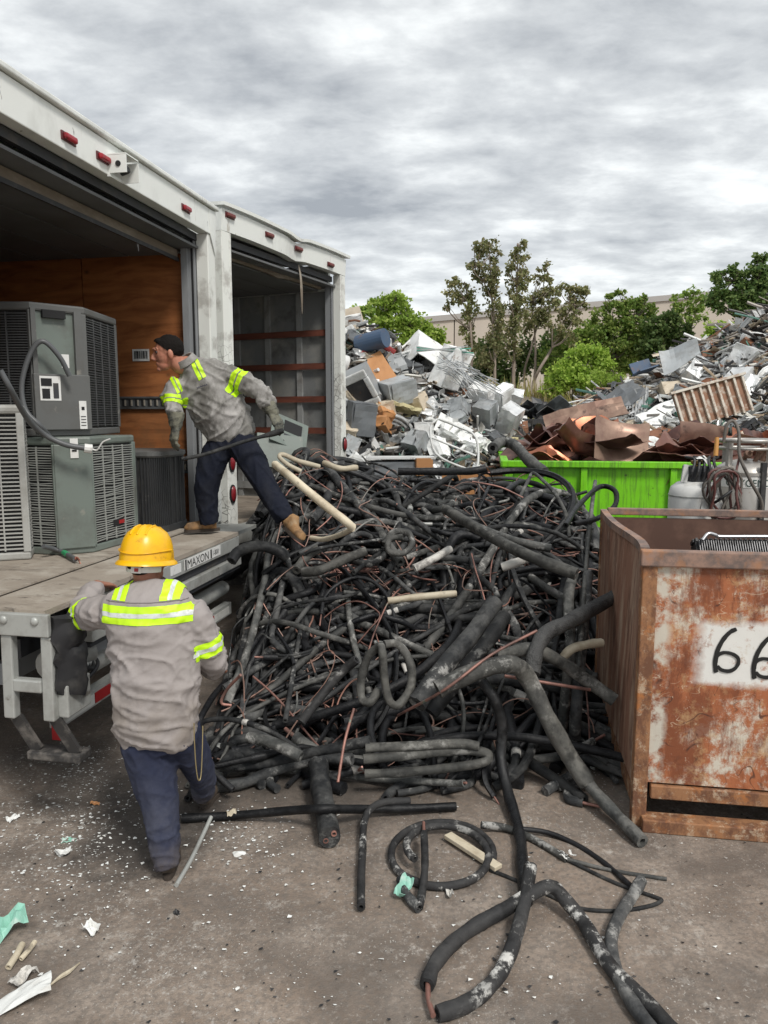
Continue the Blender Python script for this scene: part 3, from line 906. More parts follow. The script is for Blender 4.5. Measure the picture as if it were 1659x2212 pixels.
# left side: a bowed sheet whose top edge dips
sd = MB()
bow = lambda v: .035 * math.sin(v * math.pi) + .02 * math.sin(v * 2 * math.pi)
sd.grid(14, 8, lambda u, v: (.01 + bow(u) * (v ** 1.5), .03 + (BD - .04) * u, ZB - .02 + (BH - ZB) * v - .03 * math.sin(u * math.pi) * v), .012)
sd.build('side_panel', M_RUSTS, BIN)
MB().box((BW - .01, BD / 2, (ZB + BH) / 2), (.02, BD - .06, BH - ZB - .04)).build('side_panel', M_RUSTS, BIN)
MB().box((BW / 2, BD / 2, ZB + .02), (BW - .06, BD - .06, .03)).build('bin_floor', M_RUSTI, BIN)
# rims
MB().box((BW / 2 - .005, -.014, BH - .035), (BW + .03, .056, .085)).build('rim_bar', M_RUSTR, BIN, bevel=.008)
MB().box((BW / 2 + .02, BD, BH - .005), (BW - .04, .05, .05)).build('rim_bar', M_RUSTR, BIN, bevel=.006)
rm = MB(); rm.tube([(.01 + bow(u), .03 + (BD - .04) * u, BH - .012 - .03 * math.sin(u * math.pi)) for u in np.linspace(0, 1, 14)], .032, 4, ref=(1, 0, 1))
rm.build('rim_bar', M_RUSTR, BIN)
MB().box((BW - .01, BD / 2, BH), (.05, BD - .05, .05)).build('rim_bar', M_RUSTR, BIN)
# corner posts, bottom rail, fork pockets, skids
MB().box((.03, .008, BH / 2 - .039), (.075, .07, BH - .079)).build('corner_post', M_RUSTP, BIN, bevel=.006)
MB().box((.018, BD - .02, BH / 2), (.055, .055, BH - .03)).build('corner_post', M_RUSTP, BIN, bevel=.006)
MB().box((BW - .03, .008, BH / 2), (.075, .07, BH - .03)).build('corner_post', M_RUSTP, BIN, bevel=.006)
MB().box((BW - .03, BD - .02, BH / 2), (.055, .055, BH - .03)).build('corner_post', M_RUSTP, BIN, bevel=.006)
MB().box((BW / 2 + .03, .0, .205), (BW - .11, .05, .075)).build('bottom_rail', M_RUSTP, BIN, bevel=.006)
MB().box((BW / 2 + .02, BD - .02, .16), (BW - .05, .05, .16)).build('bottom_rail', M_RUSTP, BIN)
MB().box((BW / 2 + .03, -.03, .038), (BW - .02, .10, .072)).build('skid', M_RUSTP, BIN, bevel=.006)
MB().box((BW / 2 + .03, BD - .1, .038), (BW - .02, .10, .072)).build('skid', M_RUSTP, BIN, bevel=.006)
for x in (.04, BW - .06):
    MB().box((x, BD / 2, .12), (.06, BD - .16, .10)).build('skid', M_RUSTP, BIN)
MB().box((BW / 2, .30, .125), (BW - .2, .02, .09)).build('pocket_back', M_BLACK, BIN)
# number 66, brushed by hand


def brush(parent, pts, w, name='painted_digit', y=-.0145):
    p_ = smooth_path([np.array([a, 0, b]) for a, b in pts], 6)
    m = MB(); vs = []; fs = []
    for i, q in enumerate(p_):
        t = unit(p_[min(i + 1, len(p_) - 1)] - p_[max(i - 1, 0)]); nn = np.array([-t[2], 0, t[0]])
        k = w * (1 + .18 * noise.noise(Vector((i * .4, w * 90, 0)))) * (0.75 if i in (0, len(p_) - 1) else 1)
        for s_ in (-1, 1):
            vs.append((q[0] + nn[0] * k * s_ / 2, y - .0002 * i / len(p_), q[2] + nn[2] * k * s_ / 2))
        if i: fs.append((2 * i - 2, 2 * i - 1, 2 * i + 1, 2 * i))
    m.add(vs, fs)
    return m.build(name, M_DIGIT, parent)


M_DIGIT = Mt('black_brush_paint', (.012, .012, .012), rough=.5).done()
six = [(.104, .232), (.075, .215), (.045, .175), (.022, .12), (.012, .06), (.016, .01), (.02, -.004)]
loop = [(.014, .045), (.02, .085), (.05, .105), (.09, .10), (.118, .08), (.122, .052), (.108, .024), (.08, .008), (.045, .012), (.022, .032)]
for ox, oz in ((.362, .885), (.55, .862)):
    brush(BIN, [(ox + a * 1.02, oz + b) for a, b in six], .022)
    brush(BIN, [(ox + a * 1.02, oz + b) for a, b in loop], .019, y=-.0158)
# radiator core lying in the bin
rad = thing('radiator_core', 'black finned radiator coil lying inside the rusty bin', 'radiator', D(1610, 1176, 4.75) + np.array([.12, 0, -.10]), R(-6))
MB().box((0, 0, .02), (.86, .10, .16), rot3(R(-35))).build('core', M_BLACK, rad)
fz = MB()
for i in range(56): fz.box((-.41 + i * .0149, -.035, .045), (.0045, .06, .15), rot3(R(-35)))
tag(fz.build('fin', Mt('fin_metal', (.16, .16, .165), rough=.45, metal=.4).layer((.03, .03, .03), .45, .6, .9, scale=12, detail=4).done(), rad), kind='stuff')
rt_ = rot3(R(-35))
MB().box(rt_ @ np.array([0, -.02, .105]), (.88, .06, .022), rt_).build('tank_bar', M_RUBBER, rad)
tb_ = MB()
for i in range(28): tb_.box(rt_ @ np.array([-.42 + i * .031, -.058, .105]), (.014, .02, .024), rt_)
tag(tb_.build('tank_tooth', M_RUBBER, rad), kind='stuff')
MB().tube(smooth_path([(-.40, -.05, .13), (-.36, -.03, .17), (-.31, -.02, .16), (-.27, -.02, .15), (0, -.02, .155), (.25, -.02, .15), (.33, -.02, .17), (.42, -.02, .18)], 4), .011, 8).build('return_pipe', Mt('bare_metal', (.55, .55, .56), rough=.3, metal=.8).done(), rad, smooth=True)
# scrap filling the bin below, so the coil rests on something
fl = MB(); fl.grid(16, 16, lambda u, v: (.06 + (BW - .12) * u, .06 + (BD - .12) * v, 1.15 + .05 * noise.noise(Vector((u * 7, v * 7, 2)))))
MB().add(fl.v, fl.f).build('fill', M_DARKIN, BIN)

# ================================================================== GREEN ROLL-OFF CONTAINER
p = Mt('lime_green_paint', (0.185, 0.58, 0.008), rough=0.45, rand=False)
p.layer((0.13, 0.42, 0.010), 0.48, 0.7, 0.7, scale=1.3, detail=5, sc=(1, 1, .6))
p.layer((0.34, 0.66, 0.10), 0.60, 0.70, 0.6, scale=4, detail=7, rough=0.72)
p.layer((0.06, 0.13, 0.012), 0.655, 0.69, 0.8, scale=3.2, detail=6, rough=0.7, sc=(.6, 1, 1.2), loc=(2, 0, 3))
p.layer((0.09, 0.22, 0.02), 0.49, 0.62, 0.75, scale=7, detail=6, rough=.7, sc=(3, 1, .25))
p.layer((0.05, 0.06, 0.02), 0.61, 0.66, 0.85, scale=9, detail=6, rough=.75, loc=(1, 4, 2))
p.bump(p.tex(scale=2.5, detail=3), .5, .03)
M_GREEN = p.done()
gx0 = D(1092, 995, 9.0)
GC = thing('scrap_container', 'lime green open top steel container heaped with brown copper sheets', 'container', (gx0[0], 9.0, 0), R(-8))
GW, GD_, GH = 6.6, 2.25, gx0[2]
MB().box((GW / 2, .03, GH / 2 + .08), (GW, .03, GH - .22)).build('front_panel', M_GREEN, GC)
MB().box((GW / 2, GD_, GH / 2 + .08), (GW, .04, GH - .2)).build('back_panel', M_GREEN, GC)
for x in (.02, GW - .02): MB().box((x, GD_ / 2 + .01, GH / 2 + .08), (.04, GD_ - .04, GH - .22)).build('end_panel', M_GREEN, GC)
MB().box((GW / 2, GD_ / 2, .22), (GW - .05, GD_ - .05, .05)).build('container_floor', M_GREEN, GC)
MB().box((GW / 2 - .0, -.02, GH - .035), (GW + .12, .11, .075)).build('top_rail', M_GREEN, GC, bevel=.008)
MB().box((GW / 2, GD_ + .01, GH - .035), (GW + .12, .10, .075)).build('top_rail', M_GREEN, GC)
for x in (-.01, GW + .01): MB().box((x, GD_ / 2, GH - .035), (.09, GD_ - .1, .074)).build('top_rail', M_GREEN, GC)
for px in (1258, 1441, 1625, 1800):
    x = D(px, 1040, 8.95)[0] - gx0[0]
    MB().box((x, -.01, GH / 2 + .04), (.075, .075, GH - .24)).build('stake', M_GREEN, GC, bevel=.006)
MB().box((.045, -.005, GH / 2 + .04), (.09, .06, GH - .24)).build('stake', M_GREEN, GC, bevel=.006)
MB().box((GW / 2, 0, .17), (GW + .05, .12, .12)).build('bottom_rail', M_GREEN, GC)
for y in (.5, 1.7): MB().box((GW / 2, y, .06), (GW - .2, .14, .11)).build('runner', M_DARKIN, GC)
p = Mt('lettering_ghost', (.36, .68, .12), rough=.5); M_GHOST = p.done()

# ---- copper sheets heaped in it
cop = []
for nm, c_a, c_b, lo in (('copper_bright', (.52, .19, .095), (.32, .12, .075), .42), ('copper_brown', (.22, .105, .08), (.36, .20, .155), .48),
                         ('copper_dark', (.11, .055, .048), (.24, .12, .09), .5), ('copper_pink', (.50, .25, .20), (.30, .14, .115), .45), ('copper_tan', (.36, .24, .18), (.22, .13, .10), .45)):
    q = Mt(nm, c_a, rough=.4, metal=.55); q.layer(c_b, lo - .05, lo + .15, .9, scale=3, detail=7, rough=.65); q.layer((.06, .04, .035), .6, .7, .7, scale=5, detail=5)
    cop.append(q.done())
fillz = lambda x: GH - .14 + .16 * math.sin(x * 1.7 + .6) * .5


def sheet_fn(w, l, seed, fold=.3, curl=.2, crump=.05):
    r_ = random.Random(seed); f0 = r_.uniform(.3, .7); f1 = r_.uniform(-1, 1) * fold; cu_ = r_.uniform(-1, 1) * curl; o = r_.uniform(0, 50); dg = r_.uniform(-.4, .4)

    def fn(u, v):
        s_ = u + dg * (v - .5)
        z = abs(s_ - f0) * f1 * w + cu_ * (v - .5) ** 2 * l * 2 + crump * noise.noise(Vector((u * 2.3 + o, v * 2.3, o))) + crump * .5 * noise.noise(Vector((u * 6 + o, v * 6, o)))
        return ((u - .5) * w * (1 + .08 * noise.noise(Vector((v * 3 + o, 0, 0)))), (v - .5) * l * (1 + .1 * noise.noise(Vector((u * 3 + o, 5, 0)))), z)
    return fn


fb = MB(); fb.grid(30, 8, lambda u, v: (.06 + (GW - .12) * u, .08 + (GD_ - .16) * v, GH - .30 + .12 * noise.noise(Vector((u * 9, v * 3, 0)))))
fb.build('fill', M_DARKIN, GC)
r2 = random.Random(11)
ncp = 0
for i in range(64):
    u = (i + r2.random()) / 64
    x = gx0[0] + .45 + u * 4.6; y = 9.0 + r2.uniform(.22, 2.0) - .14 * (x - gx0[0])
    w_, l_ = r2.uniform(.35, .95), r2.uniform(.3, .8)
    m_ = MB(); m_.grid(10, 10, sheet_fn(w_, l_, 100 + i, .8, .55, .04), .006)
    z = GH - .10 + r2.uniform(0, .14) + .16 * smoothstep((y - 9.2) / 1.3) + .12 * math.exp(-((x - gx0[0] - 1.6) / 1.0) ** 2)
    ci = r2.choice((0, 1, 1, 2, 2, 3, 4, 1)); o = m_.build('copper_sheet', cop[ci], smooth=True, loc=(x, y, z), rot=(r2.gauss(.15, .38), r2.gauss(0, .30), r2.uniform(0, 6.28)))
    tag(o, '%s copper sheet in the lime green container' % ('crumpled bright orange', 'crumpled mid brown', 'crumpled dark brown', 'crumpled pinkish', 'crumpled tan brown')[ci], 'metal sheet', 'copper sheets heaped in the green container')
big = MB(); big.grid(8, 8, lambda u, v: ((u - .5) * .72 + .05 * (v - .5), .12 * math.sin(u * 3) + .05 * noise.noise(Vector((u * 3, v * 3, 1))), (v - .5) * .62), .008)
tag(big.build('copper_sheet', cop[4], smooth=True, loc=D(1345, 950, 9.35), rot=(R(-28), R(8), R(6))), 'large pinkish brown copper sheet standing up over the green container rim', 'metal sheet')
brt = MB(); brt.grid(8, 6, sheet_fn(.7, .5, 900, .6, .5, .05), .008)
tag(brt.build('copper_sheet', cop[0], smooth=True, loc=D(1300, 925, 10.2), rot=(R(35), R(8), R(20))), 'bright orange copper sheet sticking up behind the brown one', 'metal sheet')

# ================================================================== GAS CYLINDERS ON A CART
p = Mt('white_cylinder_paint', (.62, .62, .60), rough=.45); p.layer((.36, .34, .31), .52, .7, .8, scale=6, detail=7, sc=(1, 1, .5)); p.layer((.20, .10, .05), .66, .72, .7, scale=9, detail=6)
M_CYLW = p.done()
p = Mt('stainless', (.46, .44, .41), rough=.42, metal=.55); p.layer((.25, .23, .20), .48, .68, .8, scale=4, detail=6, sc=(1, 1, .3)); p.layer((.30, .14, .05), .64, .70, .6, scale=7, detail=6)
M_STAIN = p.done()
cpos = D(1500, 1100, 6.3)
GCY = thing('gas_cylinder', 'short white gas cylinder beside the oxygen tank behind the bin', 'gas cylinder', (cpos[0], 6.3, .12))
zt = D(1500, 1042, 6.3)[2] - .12
MB().lathe([(0, 0), (.20, 0), (.215, .05), (.215, zt - .10), (.20, zt - .04), (.15, zt), (.06, zt + .025), (0, zt + .028)], 28).build('shell', M_CYLW, GCY, smooth=True)
MB().lathe([(.219, zt - .115), (.219, zt - .105)], 28).build('seam', M_GALV, GCY)
MB().lathe([(.11, zt + .01), (.115, zt + .14)], 14).build('collar', M_DARKIN, GCY)
MB().box((-.115, -.05, zt + .08), (.05, .02, .15), rot3(0, R(8), 0)).build('handle', M_CYLW, GCY)
MB().lathe([(.03, zt), (.03, zt + .15), (.05, zt + .16), (.05, zt + .185)], 12).build('valve', Mt('brass', (.42, .28, .09), rough=.35, metal=.7).done(), GCY)
for k in range(5):
    MB().tube(smooth_path([(-.1 + .05 * k, -.10, zt + .03), (-.09 + .05 * k, -.13, zt + .10), (-.06 + .04 * k, -.09, zt + .20), (-.12 + .07 * k, -.04, zt + .22)], 4), .012, 6).build('rag_strip', M_RUBBER, GCY)
sh = MB(); sh.grid(6, 5, sheet_fn(.22, .12, 31, .5, .6, .03), .003)
sh.build('torn_cover', M_WHITEST, GCY, loc=(.06, -.06, zt + .205), rot=(.3, .25, .2))
MB().box((.09, -.2075, zt - .20), (.10, .02, .10)).build('paper_label', M_WHITEST, GCY)
opos = D(1618, 1100, 6.35)
OXY = thing('oxygen_tank', 'wide grey steel oxygen tank with white lettered band and round handling ring', 'gas tank', (opos[0], 6.45, .12))
zo = D(1618, 1010, 6.45)[2] - .12
RO = .262
MB().lathe([(0, 0), (RO - .02, 0), (RO, .03), (RO, zo - .05), (RO - .03, zo + .01), (RO - .10, zo + .05), (.06, zo + .075), (0, zo + .075)], 36).build('shell', M_STAIN, OXY, smooth=True)
MB().lathe([(RO + .006, zo - .055), (RO + .006, zo - .03)], 36).build('hoop', M_STAIN, OXY)
MB().lathe([(RO + .003, zo - .155), (RO + .003, zo - .07)], 36).build('lettered_band', M_WHITEST, OXY)
vs, fs = text_mesh('OXYGENO', .085)
wtx = vs[:, 0].max()
lt = MB()
vv = []
for v in vs:
    a = -1.93 + (v[0] - wtx / 2) * .86 / RO
    vv.append(((RO + .006) * math.cos(a), (RO + .006) * math.sin(a), zo - .143 + v[1]))
lt.add(vv, fs).build('lettering', Mt('dark_green_ink', (.02, .06, .045), rough=.5).done(), OXY)
ring = [(.235 * math.cos(a), .235 * math.sin(a), zo + .235) for a in np.linspace(0, 2 * math.pi, 28)]
MB().tube(ring, .017, 8).build('handling_ring', M_STAIN, OXY, smooth=True)
MB().tube([(.235 * math.cos(a), .235 * math.sin(a), zo + .17) for a in np.linspace(0, 2 * math.pi, 28)], .012, 8).build('handling_ring', M_STAIN, OXY, smooth=True)
for a in (.4, 2.0, 3.6, 5.2): MB().box((.22 * math.cos(a), .22 * math.sin(a), zo + .10), (.05, .03, .27), rot3(0, 0, a)).build('ring_post', M_STAIN, OXY)
for k, (x, y) in enumerate(((.10, -.06), (.02, -.1), (.15, .02), (-.05, .0), (.12, .08))):
    v_ = MB().lathe([(.02, 0), (.02, .09), (.035, .10), (.035, .13), (.015, .14), (.015, .17)], 10, (x, y, zo + .05), rot3(.3 * k, .25, 0)).build('valve', Mt('rusty_valve', (.16, .09, .06), rough=.7).done(), OXY)
# hoses hanging in coils
M_HOSEG = Mt('grey_hose', (.12, .105, .09), rough=.6).layer((.05, .045, .04), .5, .65, .8, scale=12, detail=4).done()
M_HOSER = Mt('dull_red_hose', (.10, .035, .03), rough=.55).done()
hb = D(1560, 1060, 6.05)
HO = thing('hose_coil', 'coiled grey and red welding hoses hanging in front of the oxygen tank', 'hose', (hb[0], 6.05, .9))
for k in range(9):
    rr = random.Random(k); a0 = rr.uniform(-.5, .5); w_ = .05 + .09 * rr.random(); h_ = .17 + .08 * rr.random(); ox = rr.uniform(-.03, .05)
    zc_ = hb[2] - .9
    pts = [(ox + w_ * math.sin(a) + .03 * math.sin(3 * a + k), .02 * k - .08 + .02 * math.sin(2 * a), zc_ + h_ * (math.cos(a) * .95 - .12)) for a in np.linspace(a0, a0 + 2 * math.pi, 22)]
    MB().tube(pts, .011, 7).build('hose_loop', M_HOSEG if k % 3 else M_HOSER, HO, smooth=True)
hz_ = lambda px, py, d=6.12: D(px, py, d)
hp = smooth_path([hz_(1563, 955, 6.3), hz_(1570, 918, 6.3), hz_(1585, 910, 6.3), hz_(1596, 935, 6.25), hz_(1598, 985, 6.15), hz_(1622, 1040, 6.1), hz_(1645, 1085, 6.1), hz_(1642, 1120, 6.12)], 5)
tag(MB().tube(hp, .014, 8).build('gas_hose', M_HOSEG, smooth=True, origin=True), 'grey hose looping up over the oxygen tank and down its front', 'hose')
hp = smooth_path([hz_(1600, 975, 6.2), hz_(1592, 1010, 6.15), hz_(1585, 1040, 6.1)], 4)
tag(MB().tube(hp, .010, 8).build('gas_hose', M_HOSER, smooth=True, origin=True), 'thin dull red hose running into the coiled hoses', 'hose')
hp = smooth_path([hz_(1530, 1060, 6.1), hz_(1515, 1085, 6.1), hz_(1512, 1110, 6.1), hz_(1530, 1095, 6.1), hz_(1560, 1075, 6.0), hz_(1580, 1060, 6.0)], 5)
tag(MB().tube(hp, .012, 8).build('gas_hose', M_RUBBER, smooth=True, origin=True), 'thin black hose looping out beside the white gas cylinder', 'hose')
TR = thing('cutting_torch', 'long cutting torch with a wooden handle and bent tip leaning on the tank', 'torch', hz_(1528, 1110, 6.2))
tb = hz_(1528, 1110, 6.2)
MB().tube([hz_(1545, 985, 6.25) - tb, hz_(1536, 1030, 6.2) - tb, hz_(1529, 1075, 6.2) - tb], .009, 8).build('lance', M_GALV, TR, smooth=True)
MB().tube([hz_(1549, 945, 6.28) - tb, hz_(1546, 985, 6.25) - tb], [.017, .02], 10).build('handle', Mt('torch_wood', (.50, .24, .06), rough=.5).done(), TR, smooth=True)
CA = thing('cylinder_cart', 'dark steel cart frame standing around the gas cylinders', 'cart', (opos[0] - .2, 6.4, 0))
MB().box((0, 0, .09), (1.5, .8, .05)).build('platform', M_DARKIN, CA)
qx = D(1458, 1080, 6.35)[0] - (opos[0] - .2)
MB().box((qx, .0, .62), (.05, .05, 1.0)).build('upright', M_DARKIN, CA)
MB().box((D(1648, 1000, 6.2)[0] - (opos[0] - .2), -.22, .95), (.04, .04, 1.72)).build('upright', M_RUBBER, CA)
MB().box((.6, .35, .62), (.05, .05, 1.0)).build('upright', M_DARKIN, CA)
MB().box((.0, .37, 1.0), (1.3, .04, .05)).build('rail', M_DARKIN, CA)

# ================================================================== AIR CONDITIONER CONDENSERS IN THE TRUCK
def acmat(nm, c, dirt=(.09, .085, .075), amt=.7):
    q = Mt(nm, c, rough=.5); q.layer(dirt, .48, .70, amt, scale=3, detail=7, rough=.68); q.layer((.30, .28, .24), .62, .7, .5, scale=8, detail=6); q.bump(q.tex(scale=4, detail=3), .12, .01)
    return q.done()


M_ACG = acmat('green_grey_cabinet', (.155, .185, .165))
M_ACD = acmat('dark_grey_cabinet', (.115, .118, .115))
M_ACL = acmat('pale_grey_cabinet', (.42, .425, .405), (.2, .19, .165))
M_ACK = acmat('charcoal_cabinet', (.045, .047, .05), (.02, .02, .02))
M_COIL = Mt('coil_dark', (.02, .021, .023), rough=.6).layer((.05, .048, .045), .45, .65, .8, scale=30, detail=3, sc=(4, 4, .5)).done()
M_WIRE = Mt('guard_wire', (.30, .31, .29), rough=.5).done()
M_WIRED = Mt('guard_wire_dark', (.075, .078, .08), rough=.5).done()


def louvre(parent, a, b, z0, z1, n, mat, bars=4, depth=.012, wave=0.0, slat=.35, tilt=0.0):
    """horizontal slats between the upright lines a and b (plan points), with upright bars"""
    a = np.array([a[0], a[1], 0]); b = np.array([b[0], b[1], 0]); t = unit(b - a); nn = np.array([t[1], -t[0], 0]); L = np.linalg.norm(b - a)
    m = MB(); h = (z1 - z0) / n
    for i in range(n):
        z = z0 + (i + .5) * h
        k = 1 if not wave else 4
        pts = [a + t * L * j / k + np.array([0, 0, z + (wave * h * noise.noise(Vector((i * .7, j * 1.3, z0))) if 0 < j < k else 0)]) for j in range(k + 1)]
        for q0, q1 in zip(pts, pts[1:]): m.bar(q0 + nn * depth / 2, q1 + nn * depth / 2, depth, h * slat)
    tag(m.build('louvre_slats', mat, parent), kind='stuff')
    v = MB()
    for j in range(1, bars):
        q = a + t * L * j / bars + nn * depth * .7
        v.box((q[0], q[1], (z0 + z1) / 2), (.009, .009, z1 - z0), rot3(0, 0, math.atan2(t[1], t[0])))
    if bars > 1: tag(v.build('upright_bars', mat, parent), kind='stuff')


def condenser(name, label, loc, rz, w, d, h, mat, wire, ch, n, wave=0., left=True, front=True, right=True, bars=4, rim=.05):
    """a box with one chamfered front corner panel; louvres on the faces"""
    o = thing(name, label, 'air conditioner', loc, rz)
    hw, hd = w / 2, d / 2
    MB().box((0, 0, h / 2), (w - .05, d - .05, h - .06)).build('coil', M_COIL, o)
    MB().box((0, 0, .025), (w, d, .05)).build('base_pan', mat, o, bevel=.012)
    MB().box((0, 0, h - .03), (w + .015, d + .015, .06)).build('top_cover', mat, o, bevel=.02)
    for sx in (-1, 1):
        for sy in (-1, 1):
            MB().box((sx * (hw - .02), sy * (hd - .02), h / 2), (.045, .045, h - .10)).build('corner_post', mat, o, bevel=.006)
    z0, z1 = .06, h - .07
    if front: louvre(o, (-hw + .04, -hd + .012), (hw - .04, -hd + .012), z0, z1, n, wire, bars, wave=wave)
    if right: louvre(o, (hw - .012, -hd + .04), (hw - .012, hd - .04), z0, z1, n, wire, bars, wave=wave)
    if left: louvre(o, (-hw + .012, hd - .04), (-hw + .012, -hd + .04), z0, z1, n, wire, bars, wave=wave)
    return o


# near pale unit, cut by the picture's edge
u1 = G(68, 1208, ZF + .02)
_a = R(20)
u1c = np.array([u1[0], u1[1]]) - np.array([math.cos(_a) * .42 - math.sin(_a) * -.40, math.sin(_a) * .42 + math.cos(_a) * -.40])
A1 = condenser('condenser_unit', 'near pale grey louvred condenser with a red oval badge, on the deck edge', (u1c[0], u1c[1], ZF + .02), _a, .84, .80, 1.0, M_ACL, M_ACL, 0, 34, left=False, bars=7)
bd = MB().lathe([(.0, 0), (.07, 0), (.07, .008), (.0, .009)], 24, (-.0, -.412, .77), rot3(R(90)), sx=1.55).build('badge', M_WHITEST, A1)
bd.location.x = .42 - .25
MB().lathe([(.058, .0), (.063, .0), (.063, .004), (.058, .004)], 24, (0, -.421, .77), rot3(R(90)), sx=1.55).build('badge_ring', M_REDTAPE, bd)
vs, fs = text_mesh('n', .10)
MB().add([(.045 + v[0] - .02, -.4235, .75 + v[1]) for v in vs], fs).build('lettering', M_REDTAPE, bd)
# two units seen corner on, with a plain panel across the cut corner


def corner_unit(label, panel_at, rz, w, h, c, mat, wire, n, wave, zb):
    hw = w / 2; k = c
    P = [(-hw, -hw), (hw - k, -hw), (hw, -hw + k), (hw, hw), (-hw, hw)]
    cl = np.array([hw - k / 2, -hw + k / 2]); cr_, sr_ = math.cos(rz), math.sin(rz)
    o = thing('condenser_unit', label, 'air conditioner', (panel_at[0] - (cr_ * cl[0] - sr_ * cl[1]), panel_at[1] - (sr_ * cl[0] + cr_ * cl[1]), zb), rz)

    def prism(s_, z0, z1): return MB().poly([(x * s_, y * s_, z1) for x, y in P], z1 - z0, (0, 0, 1))
    prism(.95, .03, h - .03).build('coil', M_COIL, o)
    prism(1.0, 0, .05).build('base_pan', mat, o, bevel=.008)
    prism(1.015, h - .055, h).build('top_cover', mat, o, bevel=.014)
    for (x, y) in P:
        MB().box((x * .965, y * .965, h / 2), (.04, .04, h - .10), rot3(0, 0, R(45) if (x, y) in P[1:3] else 0)).build('corner_post', mat, o, bevel=.006)
    z0, z1 = .06, h - .065
    louvre(o, (-hw + .03, -hw + .01), (hw - k - .02, -hw + .01), z0, z1, n, wire, 4, wave=wave)
    louvre(o, (hw - .01, -hw + k + .02), (hw - .01, hw - .03), z0, z1, n, wire, 4, wave=wave)
    louvre(o, (-hw + .01, hw - .03), (-hw + .01, -hw + .03), z0, z1, n, wire, 4, wave=wave)
    # local frame of the cut corner
    t = unit((k, k, 0)); nn = unit((1, -1, 0)); L = k * math.sqrt(2)

    def onp(u, z, off, su, sz, th, nm, m, par=None, bv=0):
        q = np.array([cl[0], cl[1], 0]) + t * u + nn * off
        return MB().box((q[0], q[1], z), (su, th, sz), rot3(0, 0, R(45))).build(nm, m, par or o, bevel=bv)
    return o, onp, L


A2, on2, L_ = corner_unit('lower green-grey condenser with a plain corner panel, under the stacked one', G(168, 1196, ZF + .02), R(-14), .68, .79, .16, M_ACG, M_WIRE, 40, .8, ZF + .02)
on2(0, .39, .0, L_ + .01, .70, .03, 'access_panel', M_ACG, bv=.006)
on2(.01, .715, .018, .05, .13, .008, 'latch_plate', M_WHITEST)
on2(.01, .70, .024, .03, .012, .004, 'latch_slot', M_BLACK)
MB().box((.342, .10, .17), (.012, .12, .045)).build('nameplate', M_BLACK, A2)
MB().box((.350, .13, .172), (.006, .06, .026)).build('red_emblem', M_REDTAPE, A2)
A3, on3, L_ = corner_unit('upper dark grey condenser with recessed service panel and stickers, stacked on another', D(138, 937, 5.06), R(0), .86, .87, .25, M_ACD, M_WIRED, 44, .3, ZF + .815)
on3(0, .225, .012, L_ + .02, .37, .04, 'service_panel', M_ACD, bv=.006)
on3(-.02, .62, -.02, L_ - .03, .42, .02, 'recessed_panel', M_ACG)
on3(L_ / 2 - .05, .62, -.005, .05, .42, .05, 'panel_return', M_ACD)
on3(-L_ / 2 + .01, .62, .0, .03, .42, .05, 'panel_return', M_ACD)
stk = on3(-.085, .315, .0335, .135, .16, .003, 'wiring_sticker', M_WHITEST)
on3(-.11, .355, .0362, .07, .05, .003, 'printed_block', M_BLACK, stk)
on3(-.115, .28, .0362, .05, .065, .003, 'printed_block', M_BLACK, stk)
on3(-.05, .30, .0362, .035, .10, .003, 'printed_block', M_DARKIN, stk)
s2k = on3(.125, .14, .0335, .05, .19, .003, 'paper_sticker', M_WHITEST)
on3(.125, .185, .0362, .02, .022, .003, 'printed_block', M_BLACK, s2k)
for k in range(4): on3(.125, .13 - .02 * k, .0362, .034, .005, .003, 'printed_line', M_DARKIN, s2k)
on3(.04, .50, -.0085, .05, .09, .003, 'paper_sticker', M_WHITEST)
on3(-.03, .80, .0, .15, .05, .05, 'terminal_block', M_BLACK)
# charcoal round-cornered unit by the post
A4 = thing('condenser_unit', 'low charcoal round cornered condenser beside the plywood wall, behind the bending worker', 'air conditioner', (-1.99, 6.13, ZF + .02), R(-10))
sq = lambda r, n=32: [(r * math.copysign(abs(math.cos(a)) ** .5, math.cos(a)), r * math.copysign(abs(math.sin(a)) ** .5, math.sin(a))) for a in np.linspace(0, 2 * math.pi, n, endpoint=False)]


def sqlathe(prof, n=32):
    m = MB(); vs = []; fs = []
    for r, z in prof: vs += [(x, y, z) for x, y in sq(r, n)]
    for i in range(len(prof) - 1):
        for j in range(n): fs.append((i * n + j, i * n + (j + 1) % n, (i + 1) * n + (j + 1) % n, (i + 1) * n + j))
    fs += [tuple(range(n - 1, -1, -1)), tuple((len(prof) - 1) * n + j for j in range(n))]
    return m.add(vs, fs)


sqlathe([(.27, 0), (.27, .60)]).build('coil', M_COIL, A4)
sqlathe([(.285, .60), (.295, .615), (.295, .645), (.26, .655), (.1, .66)]).build('top_cover', M_ACD, A4)
sqlathe([(.29, 0), (.29, .05)]).build('base_pan', M_ACK, A4)
lm = MB()
for j in range(64):
    x, y = sq(.278, 64)[j]; lm.box((x, y, .325), (.008, .008, .55))
tag(lm.build('upright_bars', M_ACK, A4), kind='stuff')
